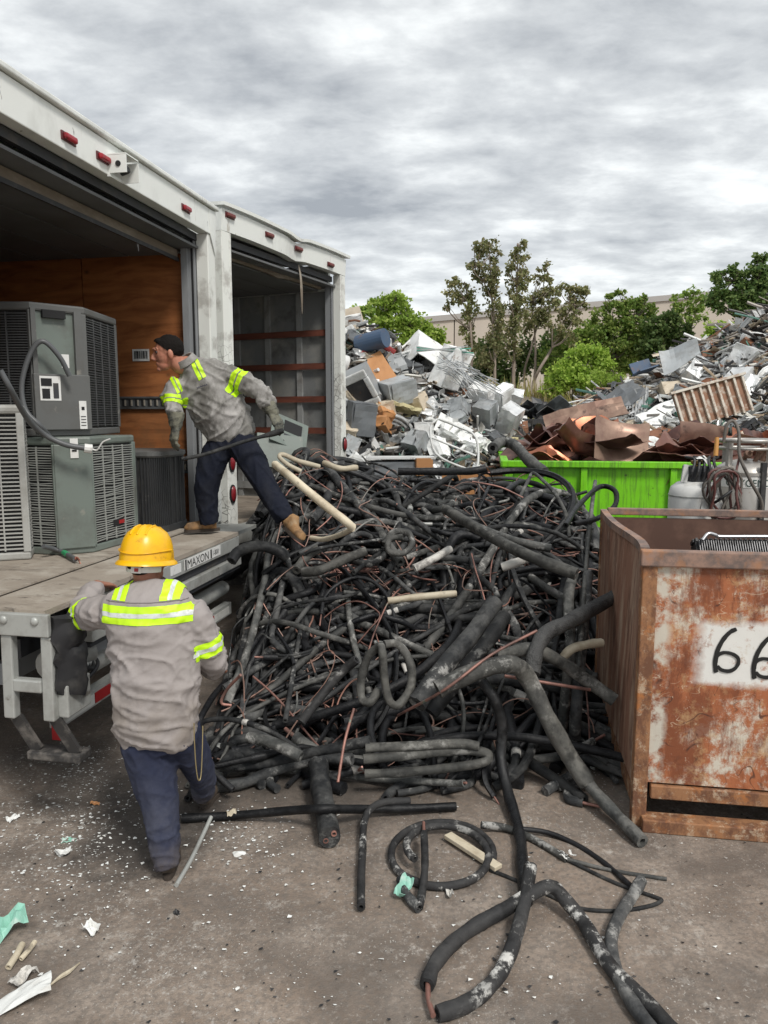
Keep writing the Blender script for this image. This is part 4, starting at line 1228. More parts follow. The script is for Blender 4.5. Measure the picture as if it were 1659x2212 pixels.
# cables hanging from the units
M_CABLE = Mt('grey_cable', (.10, .105, .11), rough=.45).done()
cz = lambda px, py, d: D(px, py, d)
cp = smooth_path([cz(150, 812, 5.0), cz(128, 770, 4.95), cz(92, 737, 4.9), cz(65, 765, 4.88), cz(47, 830, 4.86), cz(55, 885, 4.85), cz(85, 918, 4.85), cz(105, 940, 4.95)], 6)
cbl = MB().tube(cp, .017, 8).build('conduit_cable', M_CABLE, smooth=True, origin=True)
tag(cbl, 'grey conduit looping from the upper condenser panel down its dark side', 'cable')
cp = smooth_path([cz(0, 800, 4.3), cz(25, 845, 4.35), cz(60, 905, 4.6), cz(95, 938, 4.75), cz(140, 960, 4.8), cz(182, 968, 4.85)], 6)
c5 = thing('conduit_cable', 'grey conduit with a white connector and loose wire crossing between the condensers', 'cable', cp[-1])
MB().tube([q - cp[-1] for q in cp], .018, 8).build('conduit', M_CABLE, c5, smooth=True)
MB().tube([cz(182, 968, 4.85) - cp[-1], cz(199, 970, 4.87) - cp[-1]], .03, 10).build('connector', M_WHITEST, c5)
MB().tube([q - cp[-1] for q in smooth_path([cz(199, 970, 4.87), cz(210, 972, 4.87), cz(222, 955, 4.87), cz(238, 948, 4.87)], 4)], .005, 6).build('bare_wire', M_WHITEST, c5)
cp = smooth_path([cz(93, 1178, 4.9), cz(130, 1190, 4.85), cz(160, 1206, 4.75)], 4)
c6 = thing('cut_cable', 'short cut cable with a green tie lying on the deck below the condenser', 'cable', G(150, 1205, ZF + .03))
b_ = G(150, 1205, ZF + .03)
pts = smooth_path([G(93, 1180, ZF + .10), G(130, 1190, ZF + .05), G(163, 1208, ZF + .045)], 4)
MB().tube([q - b_ for q in pts], .016, 8).build('sheath', M_CABLE, c6, smooth=True)
MB().tube([pts[5] - b_, pts[6] - b_], .019, 8).build('green_tie', Mt('green_tie', (.03, .30, .12), rough=.5).done(), c6)
M_COPW = Mt('copper_wire', (.36, .14, .09), rough=.5, metal=.4).layer((.20, .09, .08), .45, .6, .8, scale=20, detail=3).done()
for k in range(4):
    e_ = pts[-1] + np.array([rng.uniform(.01, .08), rng.uniform(-.05, .02), rng.uniform(-.03, .02)])
    MB().tube([pts[-1] - b_, (pts[-1] + e_) / 2 - b_ + np.array([0, 0, .015]), e_ - b_], .004, 5).build('wire_end', M_COPW, c6)

# ================================================================== PILE OF FOAM-COVERED PIPE
def foam_mat(name, base, dust, dust_amt, white=0.0, rough=.7, rib=False, spread=(.6, 1.6)):
    q = Mt(name, base, rough=rough, spec=.28)
    q.layer(dust, .42, .66, dust_amt, scale=4.5, detail=7, rough=.68)
    q.layer(tuple(c * .45 for c in base[:3]), .52, .66, .8, scale=11, detail=5, loc=(3, 1, 7))
    q.value(*spread)
    if white:
        q.over(q.math('MULTIPLY', q.ramp(q.tex(scale=9, detail=8, rough=.75), .53, .60), q.ramp(q.tex(scale=2.2, detail=3, loc=(4, 4, 1)), .48, .58)), (.60, .59, .56), white)
    q.bump(q.tex(scale=26, detail=7, rough=.75), .7, .008)
    q.bump(q.tex(scale=7, detail=3), .6, .025)
    q.roughness(q.tex(scale=8, detail=5, loc=(5, 5, 5)), rough - .22, min(1, rough + .2))
    if rib: q.bump(q.tex(scale=90, detail=2, kind='voro'), .7, .006)
    return q.done()


M_FOAM = [foam_mat('black_foam', (.015, .016, .0175), (.085, .085, .082), .7, .2),
          foam_mat('charcoal_foam', (.027, .0285, .03), (.13, .128, .122), .65, .45),
          foam_mat('deep_black_foam', (.008, .0085, .010), (.035, .035, .036), .6, rough=.42),
          foam_mat('dusty_foam', (.055, .057, .055), (.19, .185, .172), .75, .5, spread=(.7, 1.5))]
M_FOAMG = foam_mat('grey_foam', (.050, .050, .047), (.155, .15, .135), .8, .25, spread=(.8, 1.25))
M_FOAMR = foam_mat('ribbed_foam', (.055, .055, .055), (.11, .108, .104), .6, rib=True, spread=(.95, 1.05))
M_FOAMW = foam_mat('paint_smeared_foam', (.028, .028, .029), (.07, .068, .066), .6, 1.0, spread=(.9, 1.2))
M_GLOSS = foam_mat('shiny_black_foam', (.014, .0145, .016), (.05, .05, .05), .6, .3, rough=.32, spread=(.95, 1.1))
q = Mt('cream_pipe', (.60, .53, .40), rough=.6); q.layer((.34, .27, .18), .48, .68, .8, scale=5, detail=7, rough=.7); q.layer((.10, .08, .06), .62, .7, .8, scale=8, detail=5); q.bump(q.tex(scale=14, detail=5), .3, .006); q.value(.75, 1.15)
M_CREAM = q.done()
q = Mt('white_wrap', (.58, .56, .52), rough=.7); q.layer((.16, .15, .14), .5, .62, .9, scale=7, detail=7, rough=.7); q.bump(q.tex(scale=16, detail=5), .4, .008)
M_WRAP = q.done()
q = Mt('copper_tube', (.31, .155, .125), rough=.5, metal=.3); q.layer((.12, .07, .06), .45, .62, .85, scale=9, detail=5); q.layer((.16, .30, .24), .64, .7, .7, scale=6, detail=4); q.value(.6, 1.35)
M_COPT = q.done()
q = Mt('tarnished_wire', (.20, .125, .10), rough=.5, metal=.3); q.layer((.34, .17, .13), .5, .62, .8, scale=4, detail=3); q.layer((.20, .21, .19), .58, .68, .8, scale=3, detail=3, loc=(3, 3, 3)); q.value(.6, 1.5)
M_TARN = q.done()

RIDGE = 7.35


def pile_h(x, y):
    """height of the heap above the yard"""
    t = (y - 4.38 + .12 * max(0, x)) / (RIDGE - 4.38)
    prof = smoothstep(t) * .55 + max(0, min(1, t)) * .45 if t < 1 else max(0, 1 - ((y - RIDGE) / 1.3) ** 2)
    left = -1.12 - .06 * smoothstep((y - 4.4) / 1.5) if y < 6.3 else -1.12 - .22 * smoothstep((y - 6.3) / .5) + .42 * max(0, y - 6.95)
    side = smoothstep((x - left + .25) / .5) * smoothstep(((1.75 if y < 5.4 else 1.75 + .75 * smoothstep((y - 5.4) / .7)) - x) / .7)
    h = 1.38 * prof * side
    h += .40 * math.exp(-(((x + .75) / .6) ** 2 + ((y - 6.9) / 1.1) ** 2)) * smoothstep((x - left + .25) / .4)
    h += .10 * noise.noise(Vector((x * 1.4, y * 1.4, 4.4))) * prof
    return max(0.0, h)


def hit(px, py, lift=0.0):
    """where the sight line meets the heap or the yard"""
    r = ray(px, py); k = 2.2
    while k < 14:
        p_ = _c + r * k
        if p_[2] <= pile_h(p_[0], p_[1]) + lift: break
        k += .02
    return _c + r * k


# black foam tangle under everything: the heap's own body and colour
q = Mt('heap_black_foam', (.014, .0135, .013), rough=.9); q.layer((.035, .033, .03), .5, .7, .8, scale=9, detail=6); M_HEAP = q.done()
mb = MB()
mb.grid(60, 70, lambda u, v: (-1.6 + 4.1 * u, 4.0 + 5.0 * v, pile_h(-1.6 + 4.1 * u, 4.0 + 5.0 * v) - .24 + .05 * noise.noise(Vector((u * 22, v * 22, 0)))))
tag(mb.build('pipe_heap_core', M_HEAP, smooth=True), 'dark compacted mass of cut pipe inside the heap', kind='stuff')


def rand_path(rr, cx, cy, length, head, bend, kink, n=9, dz=0.0, jag=.05):
    x, y = cx, cy; pts = []; k_at = rr.randint(2, n - 3) if kink else -1
    cur = rr.gauss(0, bend); step = length / n
    x -= math.cos(head) * length / 2; y -= math.sin(head) * length / 2
    for i in range(n + 1):
        pts.append([x, y, 0.0])
        cur += rr.gauss(0, bend * .45); head += cur
        if i == k_at: head += rr.choice((-1, 1)) * rr.uniform(.9, 2.2)
        x += math.cos(head) * step; y += math.sin(head) * step
    tz = rr.gauss(0, jag)
    hs = [pile_h(p_[0], p_[1]) for p_ in pts]
    hs = np.convolve(np.pad(hs, 2, mode='edge'), np.ones(5) / 5, 'valid')
    arch = rr.choice((-.03, .05, .10, .16, .24)) if rr.random() < .55 else 0
    lj = rr.uniform(-.06, .22)
    for i, p_ in enumerate(pts):
        lim = (-1.16 if p_[1] < 6.1 else -1.25 + .42 * max(0, p_[1] - 6.95)) + lj
        if p_[0] < lim: p_[0] = lim + .25 * math.tanh((p_[0] - lim) * 1.5) * .3
        if p_[1] < 4.2: p_[1] = 4.2 - .3 * math.tanh((4.2 - p_[1]) * 1.2)
        p_[2] = max(.03, hs[i] + dz + tz * (i / n - .5) * 2 + arch * math.sin(math.pi * i / n))
    return pts


def in_pile(rr):
    while True:
        x = rr.uniform(-1.35, 2.35); y = rr.uniform(4.4, 8.0)
        if pile_h(x, y) > .06: return x, y


def soft_r(rr, r, m):                          # uneven, slightly crushed section
    o = rr.uniform(0, 99)
    return [r * (1 + .16 * noise.noise(Vector((i * .35 + o, 0, 0)))) for i in range(m)]


# buried layers: nobody could count these
rr = random.Random(5)
stuff = MB()
for i in range(430):
    x, y = in_pile(rr)
    r_ = rr.choice((.018, .022, .026, .03, .036, .042))
    p_ = smooth_path(rand_path(rr, x, y, rr.uniform(.5, 1.7), rr.uniform(0, 6.28), .14, rr.random() < .35, 7, rr.uniform(-.12, -.01)), 3)
    stuff.k = rr.choice((0, 0, 2, 2, 2, 1)); stuff.tube(p_, soft_r(rr, r_, len(p_)), 7)
tag(stuff.build('buried_pipe_tangle', M_FOAM, smooth=True), 'mass of half buried black foam pipe filling the heap', kind='stuff')
wires = MB()
for i in range(210):
    x, y = in_pile(rr)
    p_ = smooth_path(rand_path(rr, x, y, rr.uniform(.4, 1.5), rr.uniform(0, 6.28), .28, rr.random() < .4, 8, rr.uniform(-.02, .06)), 3)
    wires.tube(p_, rr.choice((.0035, .0045, .006)), 5)
tag(wires.build('loose_wire_tangle', M_TARN, smooth=True), 'thin tarnished copper wires and tubes tangled through the heap', kind='stuff')

straps = MB()
for i in range(190):
    x, y = in_pile(rr)
    p_ = smooth_path(rand_path(rr, x, y, rr.uniform(.15, .9), rr.uniform(0, 6.28), .25, rr.random() < .5, 7, rr.uniform(.0, .07), .12), 2)
    straps.k = rr.choice((0, 1, 1, 2, 3, 3)); straps.tube(p_, rr.choice((.006, .008, .011, .014)), 6, flat=rr.choice((1, .35, .25)))
tag(straps.build('foam_strips', M_FOAM, smooth=True), 'torn strips and offcuts of black foam strewn over the heap', kind='stuff')

# the pipes lying on top, each one its own
WHERE = lambda x, y: ('by the truck deck' if x < -.55 else 'near the rusty bin' if x > .75 else 'in the middle') if y < 5.6 else ('high up by the second truck' if x < -.1 else 'high up by the green container')
n_top = 0
for i in range(250):
    x, y = in_pile(rr)
    r_ = rr.choice((.012, .015, .018, .021, .024, .028, .034, .042))
    kind_ = rr.random()
    if kind_ < .10:                            # coil
        R0_, turns = rr.uniform(.12, .27), rr.uniform(1.2, 2.2); e_ = rr.uniform(.55, 1); a0 = rr.uniform(0, 6.28); th = rr.uniform(0, 6.28)
        tl = rr.uniform(-.5, .5); pts = []
        for t in np.linspace(0, turns * 6.283, int(turns * 16)):
            u_, v_ = R0_ * math.cos(t + a0), R0_ * e_ * math.sin(t + a0)
            pts.append((x + u_ * math.cos(th) - v_ * math.sin(th), y + u_ * math.sin(th) + v_ * math.cos(th), pile_h(x, y) + .05 + tl * v_ + t * r_ * .22))
        m_ = MB().tube(pts, soft_r(rr, min(r_, .03), len(pts)), 9, hollow=.5, seam=.22); p_ = pts; what = 'loosely coiled'
    else:
        kink = rr.random() < .33
        bend = rr.choice((.03, .08, .14, .2))
        p_ = smooth_path(rand_path(rr, x, y, rr.uniform(.9, 2.8), rr.gauss(.55, .75) + (3.14 if rr.random() < .5 else 0), bend, kink, 8, rr.uniform(.0, .07), .09), 3)
        rad_ = soft_r(rr, r_, len(p_)); m_ = MB().tube(p_, rad_, 10, hollow=.5, seam=rr.choice((0, .2, .3)), flat=rr.uniform(.8, 1))
        what = 'kinked' if kink else 'straight' if bend < .05 else 'curved'
    mat_ = M_FOAM[rr.choice((0, 0, 1, 1, 2, 2, 3, 3))]
    o = m_.build('foam_pipe', mat_, smooth=True, origin=True)
    c_ = 'dusty grey' if mat_ is M_FOAM[3] else 'charcoal' if mat_ is M_FOAM[1] else 'black'
    tag(o, '%s %s%s foam pipe %s' % (what, 'thick ' if r_ > .03 else 'thin ' if r_ < .017 else '', c_, WHERE(x, y) + (' of the pile' if 'high' not in WHERE(x, y) else '')), 'pipe', 'foam covered pipes heaped in the pile')
    base = np.array(o.location)
    if kind_ >= .10 and rr.random() < .45:       # bare copper showing at a cut end
        a_, d_ = np.array(p_[-1]), unit(np.array(p_[-1]) - np.array(p_[-2]))
        MB().tube([a_ - d_ * .03 - base, a_ + d_ * rr.uniform(.015, .12) - base], max(.005, r_ * .34), 7).build('bare_end', M_COPT, o, smooth=True)
    if kind_ >= .10 and rr.random() < .4:        # tape wrapped round a joint
        j_ = rr.randint(3, len(p_) - 5); q0, q1 = np.array(p_[j_]), np.array(p_[j_ + 1]); q1 = q0 + unit(q1 - q0) * rr.uniform(.03, .09)
        MB().tube([q0 - base, q1 - base], r_ * 1.14, 10).build('tape_wrap', rr.choice((M_GLOSS, M_GLOSS, M_WRAP, M_GALV)), o, smooth=True)
for i in range(46):
    x, y = in_pile(rr)
    p_ = smooth_path(rand_path(rr, x, y, rr.uniform(.5, 1.5), rr.uniform(0, 6.28), .22, rr.random() < .4, 8, rr.uniform(.03, .10), .10), 4)
    o = MB().tube(p_, rr.choice((.005, .006, .008)), 6).build('copper_tube', M_COPT, smooth=True, origin=True)
    tag(o, 'thin bent bare copper tube lying %s' % WHERE(x, y), 'copper tube', 'bare copper tubes on the pipe pile')

# ---- pipes that can be followed one by one
def lay(pts, r, k=5):
    """picture points -> a path resting on the heap or the yard; a third number is the height of the point itself"""
    out = []
    for q in pts:
        out.append(G(q[0], q[1], q[2]) if len(q) > 2 else hit(q[0], q[1], r))
    return smooth_path(out, k)


def pipe(label, pts, r, mat, k=5, n=12, hollow=.5, cat='pipe', name='foam_pipe', group=None, tips=(), rows=None, raw=None):
    path = raw if raw is not None else lay(pts, r, k)
    rad = soft_r(random.Random(len(label) * 7 + len(pts)), r, len(path)) if r > .012 else r
    m_ = MB().tube(path, rad, n, hollow=hollow if r > .012 else 0, seam=.16 if r > .024 else 0, flat=.92)
    o = m_.build(name, mat, smooth=True, origin=True)
    tag(o, label, cat, group)
    base = np.array(o.location)
    for (i, ln, rr_, mt_) in tips:                 # bare pipe showing at an end
        a_ = path[0] if i == 0 else path[-1]; d_ = unit(path[0] - path[1]) if i == 0 else unit(path[-1] - path[-2])
        MB().tube([a_ - d_ * .03 - base, a_ + d_ * ln - base], rr_, 8, hollow=.7).build('bare_end', mt_, o, smooth=True)
    return o, path


pipe('thick grey pipe bent in two, its split end on the ground before the bin', [(945, 1490, .70), (1000, 1462, .76), (1060, 1440, .80), (1112, 1436, .80), (1140, 1465, .70), (1180, 1545, .50), (1225, 1625, .28), (1268, 1692, .12)], .052, M_FOAMG)
pipe('long black pipe running beside the bent grey one towards the bin', [(1090, 1605, .16), (1150, 1650, .09), (1225, 1700, .05), (1262, 1728, .04)], .034, M_FOAM[1])
pipe('dark inner pipe leaving the grey sleeve and ending at the bin corner', [(1256, 1674, .13), (1290, 1716, .10), (1335, 1764, .065), (1388, 1818, .04)], .037, M_FOAM[3])
pipe('stubby rough grey hose pointing up over the rusty bin edge', [(1150, 1455, .72), (1158, 1405, .83), (1180, 1368, .90), (1225, 1345, .93), (1285, 1312, .97), (1345, 1278, 1.02)], .05, M_FOAMR, tips=((1, .01, .018, M_COPT),))
pipe('shiny black taped pipe dropping from the pile to the open ground', [(1040, 1470, .66), (1068, 1510, .56), (1085, 1570, .38), (1082, 1640, .20), (1100, 1720, .06), (1122, 1800, .035), (1128, 1870, .032), (1136, 1950, .03)], .033, M_GLOSS)
pipe('white smeared black pipe looping across the foreground with a copper kink', [(1146, 1868, .16), (1138, 1925, .10), (1118, 2010, .05), (1090, 2085, .035), (1050, 2138, .032), (1000, 2172, .032), (945, 2190, .032)], .032, M_FOAMW, n=14)
pipe('white smeared pipe arching from the copper kink and out of the picture', [(922, 2128, .032), (938, 2085, .032), (975, 2040, .032), (1030, 1998, .032), (1090, 1965, .06), (1140, 1935, .09), (1190, 1915, .12), (1222, 1945, .08), (1262, 1995, .045), (1320, 2090, .035), (1395, 2165, .035), (1480, 2255, .035)], .032, M_FOAMW, n=14)
pipe('bare copper joint between the two looped foreground pipes', [(924, 2122, .03), (926, 2160, .028), (936, 2194, .03)], .011, M_COPT, name='copper_joint', cat='copper tube')
pipe('braided black pipe curving down at the far side of the loop', [(1386, 1900, .06), (1368, 1932, .035), (1340, 1975, .032), (1320, 2030, .032), (1332, 2100, .032), (1365, 2165, .032), (1420, 2240, .032)], .029, M_FOAM[1], n=14)
pipe('thin dusty pipe crossing towards the bin with a taped joint', [(1040, 1782, .05), (1090, 1788, .03), (1150, 1812, .022), (1225, 1856, .022)], .020, M_FOAM[3])
pipe('thin straight grey pipe ending right of the taped joint', [(1225, 1856, .024), (1320, 1880, .014), (1440, 1899, .012)], .0095, M_FOAM[3], k=3)
pipe('thin pipe with a hairpin bend right of the taped joint', [(1222, 1856, .016), (1330, 1908, .012), (1415, 1938, .012), (1428, 1946, .012), (1400, 1958, .012), (1330, 1968, .012), (1250, 1962, .012), (1190, 1936, .012), (1110, 1900, .012), (1060, 1880, .012)], .0095, M_FOAM[0], k=4)
pipe('thin black pipe arching from the shiny pipe to the braided one', [(1122, 1790, .05), (1180, 1798, .03), (1240, 1822, .014), (1300, 1860, .014), (1345, 1898, .02), (1375, 1925, .03)], .0135, M_FOAM[2])
TIE = thing('tape_knot', 'small knot of white tape tied round the thin pipes', 'tape', G(1222, 1856, .02))
for k, (dx_, dy_, a_) in enumerate(((0, 0, .3), (.03, .01, 1.0), (-.01, .02, 2.1))):
    m_ = MB(); m_.grid(4, 3, sheet_fn(.05, .03, 60 + k, .5, .8, .012), .002); m_.build('tape_end', M_WHITEST, TIE, loc=(dx_, dy_, .02), rot=(.4 * k, .5, a_))
# coil on the ground: two turns and a stub
cc = G(955, 1850, 0)
ax, ay = abs(G(1065, 1850, 0)[0] - cc[0]), abs(G(955, 1785, 0)[1] - cc[1])
cpts = []
for t in np.linspace(-.4, 10.2, 60):
    f = 1.0 if t < 5.2 else 1 - .30 * smoothstep((t - 5.2) / 2.5)
    cpts.append(np.array([cc[0] + .02 * math.sin(t) + ax * f * math.cos(t) * 1.0, cc[1] + ay * f * math.sin(t), .022 + .018 * max(0, t - 4.5) / 2]))
pipe('white streaked foam pipe coiled in a ring on the open ground', [], .0205, M_FOAMW, raw=cpts, n=12)
pipe('upright looking black pipe with copper tip lying across the coil', [(906, 1960, .03), (915, 1905, .05), (918, 1860, .085), (916, 1800, .09)], .02, M_FOAMW, tips=((1, .10, .008, M_COPT),))
pipe('black pipe with its bend at the edge of the ring', [(865, 1900, .03), (880, 1935, .026), (905, 1962, .026)], .024, M_FOAM[1])
pipe('white streaked pipe hooked like a cane left of the ring', [(780, 1960, .03), (780, 1900, .03), (783, 1840, .03), (786, 1780, .05), (800, 1748, .08), (830, 1733, .08), (885, 1730, .06)], .021, M_FOAMW, k=5)
_, fpath = pipe('fat double pipe pointing at the viewer from under the pile', [(688, 1650, .16), (693, 1700, .11), (703, 1755, .075), (712, 1808, .066)], .063, M_FOAM[0], n=16, hollow=.0)
fe, fd = fpath[-1], unit(fpath[-1] - fpath[-2])
for s_ in (0, 1):
    e_ = fe + np.array([(-.02, .022)[s_], 0, (-.018, .02)[s_]])
    o = MB().tube([e_ - fd * .03, e_ + fd * .008], .014, 12, hollow=.72).build('copper_tube', M_COPT, origin=True)
    tag(o, 'copper tube mouth showing in the %s end of the fat double pipe' % ('lower left', 'upper right')[s_], 'copper tube')
pipe('long thin black pipe lying level along the front of the pile', [(392, 1768, .03), (500, 1762, .03), (640, 1750, .10), (700, 1748, .145), (800, 1748, .06), (900, 1746, .035), (985, 1742, .03)], .024, M_FOAM[2])
pipe('dusty black pipe end lying behind the hard hat worker', [(468, 1700, .05), (530, 1690, .05), (600, 1662, .08), (690, 1640, .16), (760, 1640, .20)], .034, M_FOAM[1])
pipe('straight black pipe above the dusty one at the front of the pile', [(480, 1655, .10), (570, 1650, .11), (680, 1625, .20), (800, 1600, .30)], .032, M_FOAM[0])
pipe('grey scuffed pipe slanting down at the front of the pile', [(535, 1592, .28), (590, 1605, .27), (650, 1635, .22)], .034, M_FOAM[3])
pipe('flattened grey pipe folded back on itself at the pile front', [(785, 1640, .22), (880, 1632, .23), (980, 1622, .24), (1040, 1624, .24), (1056, 1634, .22), (1040, 1648, .19), (960, 1660, .17), (870, 1668, .16), (788, 1672, .15)], .028, M_FOAMG, k=5)
pipe('grey pipe lying along the folded one at the pile front', [(790, 1615, .27), (880, 1612, .28), (990, 1606, .29), (1035, 1612, .28)], .028, M_FOAMG)
pipe('looped heart shaped grey pipe leaning on the face of the pile', [(830, 1392, .84), (860, 1392, .83), (885, 1430, .74), (888, 1480, .62), (862, 1522, .52), (840, 1512, .56), (830, 1460, .70), (826, 1410, .84), (820, 1396, .86), (795, 1420, .78), (780, 1470, .64), (782, 1510, .55), (800, 1516, .55), (818, 1490, .60)], .026, M_FOAMG, k=5)
pipe('thick scuffed pipe bundle slanting up the middle of the pile', [(900, 1520, .52), (960, 1440, .68), (1020, 1370, .82), (1070, 1300, .98)], .06, M_FOAM[1], n=14)
pipe('thick black pipe beside the scuffed bundle', [(930, 1540, .46), (985, 1470, .62), (1050, 1390, .80), (1090, 1330, .92)], .05, M_FOAM[0], n=14)
pipe('long grey pipe slanting across the upper pile towards the bin', [(962, 1100, 1.42), (1020, 1135, 1.38), (1095, 1178, 1.30), (1170, 1212, 1.24), (1245, 1240, 1.18)], .042, M_FOAMG, k=4)
pipe('grey pipe alongside the long slanting one', [(985, 1118, 1.36), (1060, 1150, 1.31), (1120, 1170, 1.28), (1190, 1185, 1.24)], .032, M_FOAM[3])
pipe('grey pipe drooping beside the rusty bin with a cut end', [(1080, 1418, .76), (1150, 1402, .82), (1215, 1432, .72), (1270, 1470, .60), (1328, 1512, .50)], .042, M_FOAMG)
pipe('tall black pipe standing against the left side of the bin', [(1240, 1610, .10), (1245, 1530, .42), (1252, 1440, .62), (1262, 1330, .90), (1270, 1240, 1.12)], .04, M_FOAM[1])
pipe('second tall black pipe standing beside the bin', [(1212, 1590, .12), (1222, 1500, .45), (1232, 1400, .75), (1228, 1290, 1.02), (1240, 1240, 1.12)], .036, M_FOAM[3])
pipe('thin grey stake rising between pile and bin with a cap', [(1250, 1440, .66), (1258, 1330, .92), (1268, 1200, 1.22), (1280, 1080, 1.55), (1286, 1040, 1.66)], .017, M_FOAM[3])
pipe('black hose looped against the green container', [(1222, 1135, 1.46), (1250, 1092, 1.54), (1295, 1052, 1.64), (1328, 1060, 1.62), (1328, 1092, 1.52), (1290, 1120, 1.44), (1240, 1132, 1.42)], .021, M_FOAM[2], k=6)
pipe('grey arched pipe standing in front of the green container', [(1120, 1080, 1.52), (1140, 1040, 1.64), (1152, 1022, 1.70), (1175, 1040, 1.66), (1200, 1068, 1.58), (1222, 1110, 1.46), (1230, 1160, 1.30)], .016, M_FOAM[3])
pipe('fat rubber elbow sticking up at the top of the pile', [(1064, 968, 1.86), (1085, 955, 1.90), (1112, 962, 1.87), (1140, 992, 1.74), (1175, 1020, 1.62)], .062, M_FOAM[3], n=14)
pipe('black pipe poking level from the top of the pile', [(860, 1018, 1.74), (940, 1018, 1.74), (1010, 1018, 1.72), (1048, 1012, 1.74)], .034, M_FOAM[2])
pipe('black arched pipe springing from the truck deck edge', [(500, 1212, 1.10), (515, 1192, 1.16), (550, 1180, 1.20), (590, 1185, 1.18), (620, 1205, 1.10)], .045, M_FOAM[0])
pipe('round coiled grey hose lying high in the middle', [(830, 1175, 1.22), (850, 1150, 1.30), (880, 1150, 1.30), (890, 1175, 1.22), (870, 1195, 1.16), (840, 1190, 1.18), (842, 1165, 1.26), (870, 1160, 1.28)], .026, M_FOAM[3], k=6)
pipe('forked grey pipe lying in front of the worker boot', [(655, 1235, 1.00), (690, 1232, 1.02), (740, 1210, 1.08), (790, 1190, 1.14)], .04, M_FOAMG)
pipe('grey pipe of the forked pair bent upward', [(640, 1232, 1.00), (660, 1205, 1.07), (690, 1185, 1.14)], .038, M_FOAMG)
pipe('long cream pipe slanting down past the bending worker leg', [(594, 1003, 1.86), (640, 1040, 1.78), (700, 1090, 1.64), (745, 1125, 1.54), (762, 1140, 1.49)], .028, M_CREAM, k=4)
pipe('short cream pipe bent back under the long cream one', [(762, 1142, 1.46), (735, 1155, 1.38), (700, 1165, 1.30), (672, 1162, 1.28)], .019, M_CREAM)
pipe('cream pipe with a loop end by the grey cabinet', [(690, 1008, 1.80), (645, 996, 1.85), (612, 982, 1.90), (604, 988, 1.88), (622, 1004, 1.83), (650, 1018, 1.78)], .019, M_CREAM, k=5)
pipe('cream pipe stub high beside the second truck', [(700, 1000, 1.80), (735, 1012, 1.76), (770, 1010, 1.76)], .026, M_CREAM)
pipe('white wrapped pipe stub in the middle of the pile', [(895, 1228, 1.02), (935, 1208, 1.08), (972, 1186, 1.13)], .032, M_WRAP)
pipe('pale cream strip lying along a black pipe', [(838, 1298, .92), (900, 1290, .94), (985, 1282, .95)], .026, M_CREAM)
pipe('white wrapped stub right of the pile middle', [(1085, 1225, 1.06), (1115, 1215, 1.10), (1140, 1205, 1.13)], .036, M_WRAP)
pipe('cream pipe end by the bin foot', [(1212, 1425, .72), (1235, 1402, .78), (1270, 1392, .80), (1300, 1388, .80)], .028, M_CREAM)
pipe('white scuffed pipe crossing the pile under the heart loop', [(650, 1560, .38), (700, 1495, .52), (740, 1450, .62), (770, 1425, .70)], .03, M_FOAMW)
pipe('copper rod slanting from the ring up the pile', [(730, 1690, .18), (745, 1600, .34), (765, 1530, .50)], .009, M_COPT, name='copper_tube', cat='copper tube')
pipe('bright copper tube bent round by the hard hat worker sleeve', [(520, 1458, .74), (490, 1490, .62), (478, 1518, .54), (500, 1524, .52)], .009, M_COPT, name='copper_tube', cat='copper tube')
pipe('long copper tube crossing the pile in front of the bent grey pipe', [(860, 1545, .44), (960, 1490, .72), (1060, 1415, .88), (1160, 1362, 1.0)], .008, M_COPT, name='copper_tube', cat='copper tube')
pipe('green tinged copper pipe leading to the bin side', [(1090, 1460, .68), (1180, 1475, .64), (1275, 1490, .58)], .010, M_COPT, name='copper_tube', cat='copper tube', k=3)
pipe('copper tube loop near the top of the pile', [(1020, 1040, 1.68), (1080, 1052, 1.64), (1130, 1075, 1.56)], .006, M_COPT, name='copper_tube', cat='copper tube')
# bunch of bare copper pulled together
ro_ = random.Random(3)
BU = thing('copper_bundle', 'loose bundle of reddish copper tubes in the middle of the pile', 'copper tubes', hit(740, 1235, .05))
bb_ = hit(740, 1235, .05)
for k in range(11):
    y0 = 1228 + ro_.uniform(-8, 16)
    pts = [hit(655 + ro_.uniform(-5, 40), y0 + 6, .08), hit(715, y0 - 2 + ro_.uniform(-5, 5), .10), hit(765, y0 - 8 + ro_.uniform(-6, 8), .10), hit(800 + ro_.uniform(-10, 30), y0 - 12 + ro_.uniform(-10, 14), .08)]
    MB().tube([q - bb_ for q in smooth_path(pts, 4)], .006, 6).build('tube', M_COPT, BU, smooth=True)
# steel conduit at the worker's heel
pipe('short cut steel conduit lying by the hard hat worker heel', [(381, 1912, .012), (412, 1858, .012), (440, 1800, .02), (456, 1765, .05)], .0118, M_GALV, k=3, hollow=.6, name='conduit', cat='conduit')

# ================================================================== PEOPLE
def blob(prims, vox, it, fac=.5):
    """overlapping shapes fused into one continuous skin"""
    mb = MB()
    for f in prims: f(mb)
    me = mb.mesh('body'); ob = bpy.data.objects.new('body', me); col.objects.link(ob)
    m = ob.modifiers.new('r', 'REMESH'); m.mode = 'VOXEL'; m.voxel_size = vox
    if it:
        s_ = ob.modifiers.new('s', 'SMOOTH'); s_.factor = fac; s_.iterations = it
    me2 = bpy.data.meshes.new_from_object(ob.evaluated_get(bpy.context.evaluated_depsgraph_get()))
    bpy.data.objects.remove(ob); bpy.data.meshes.remove(me)
    return me2


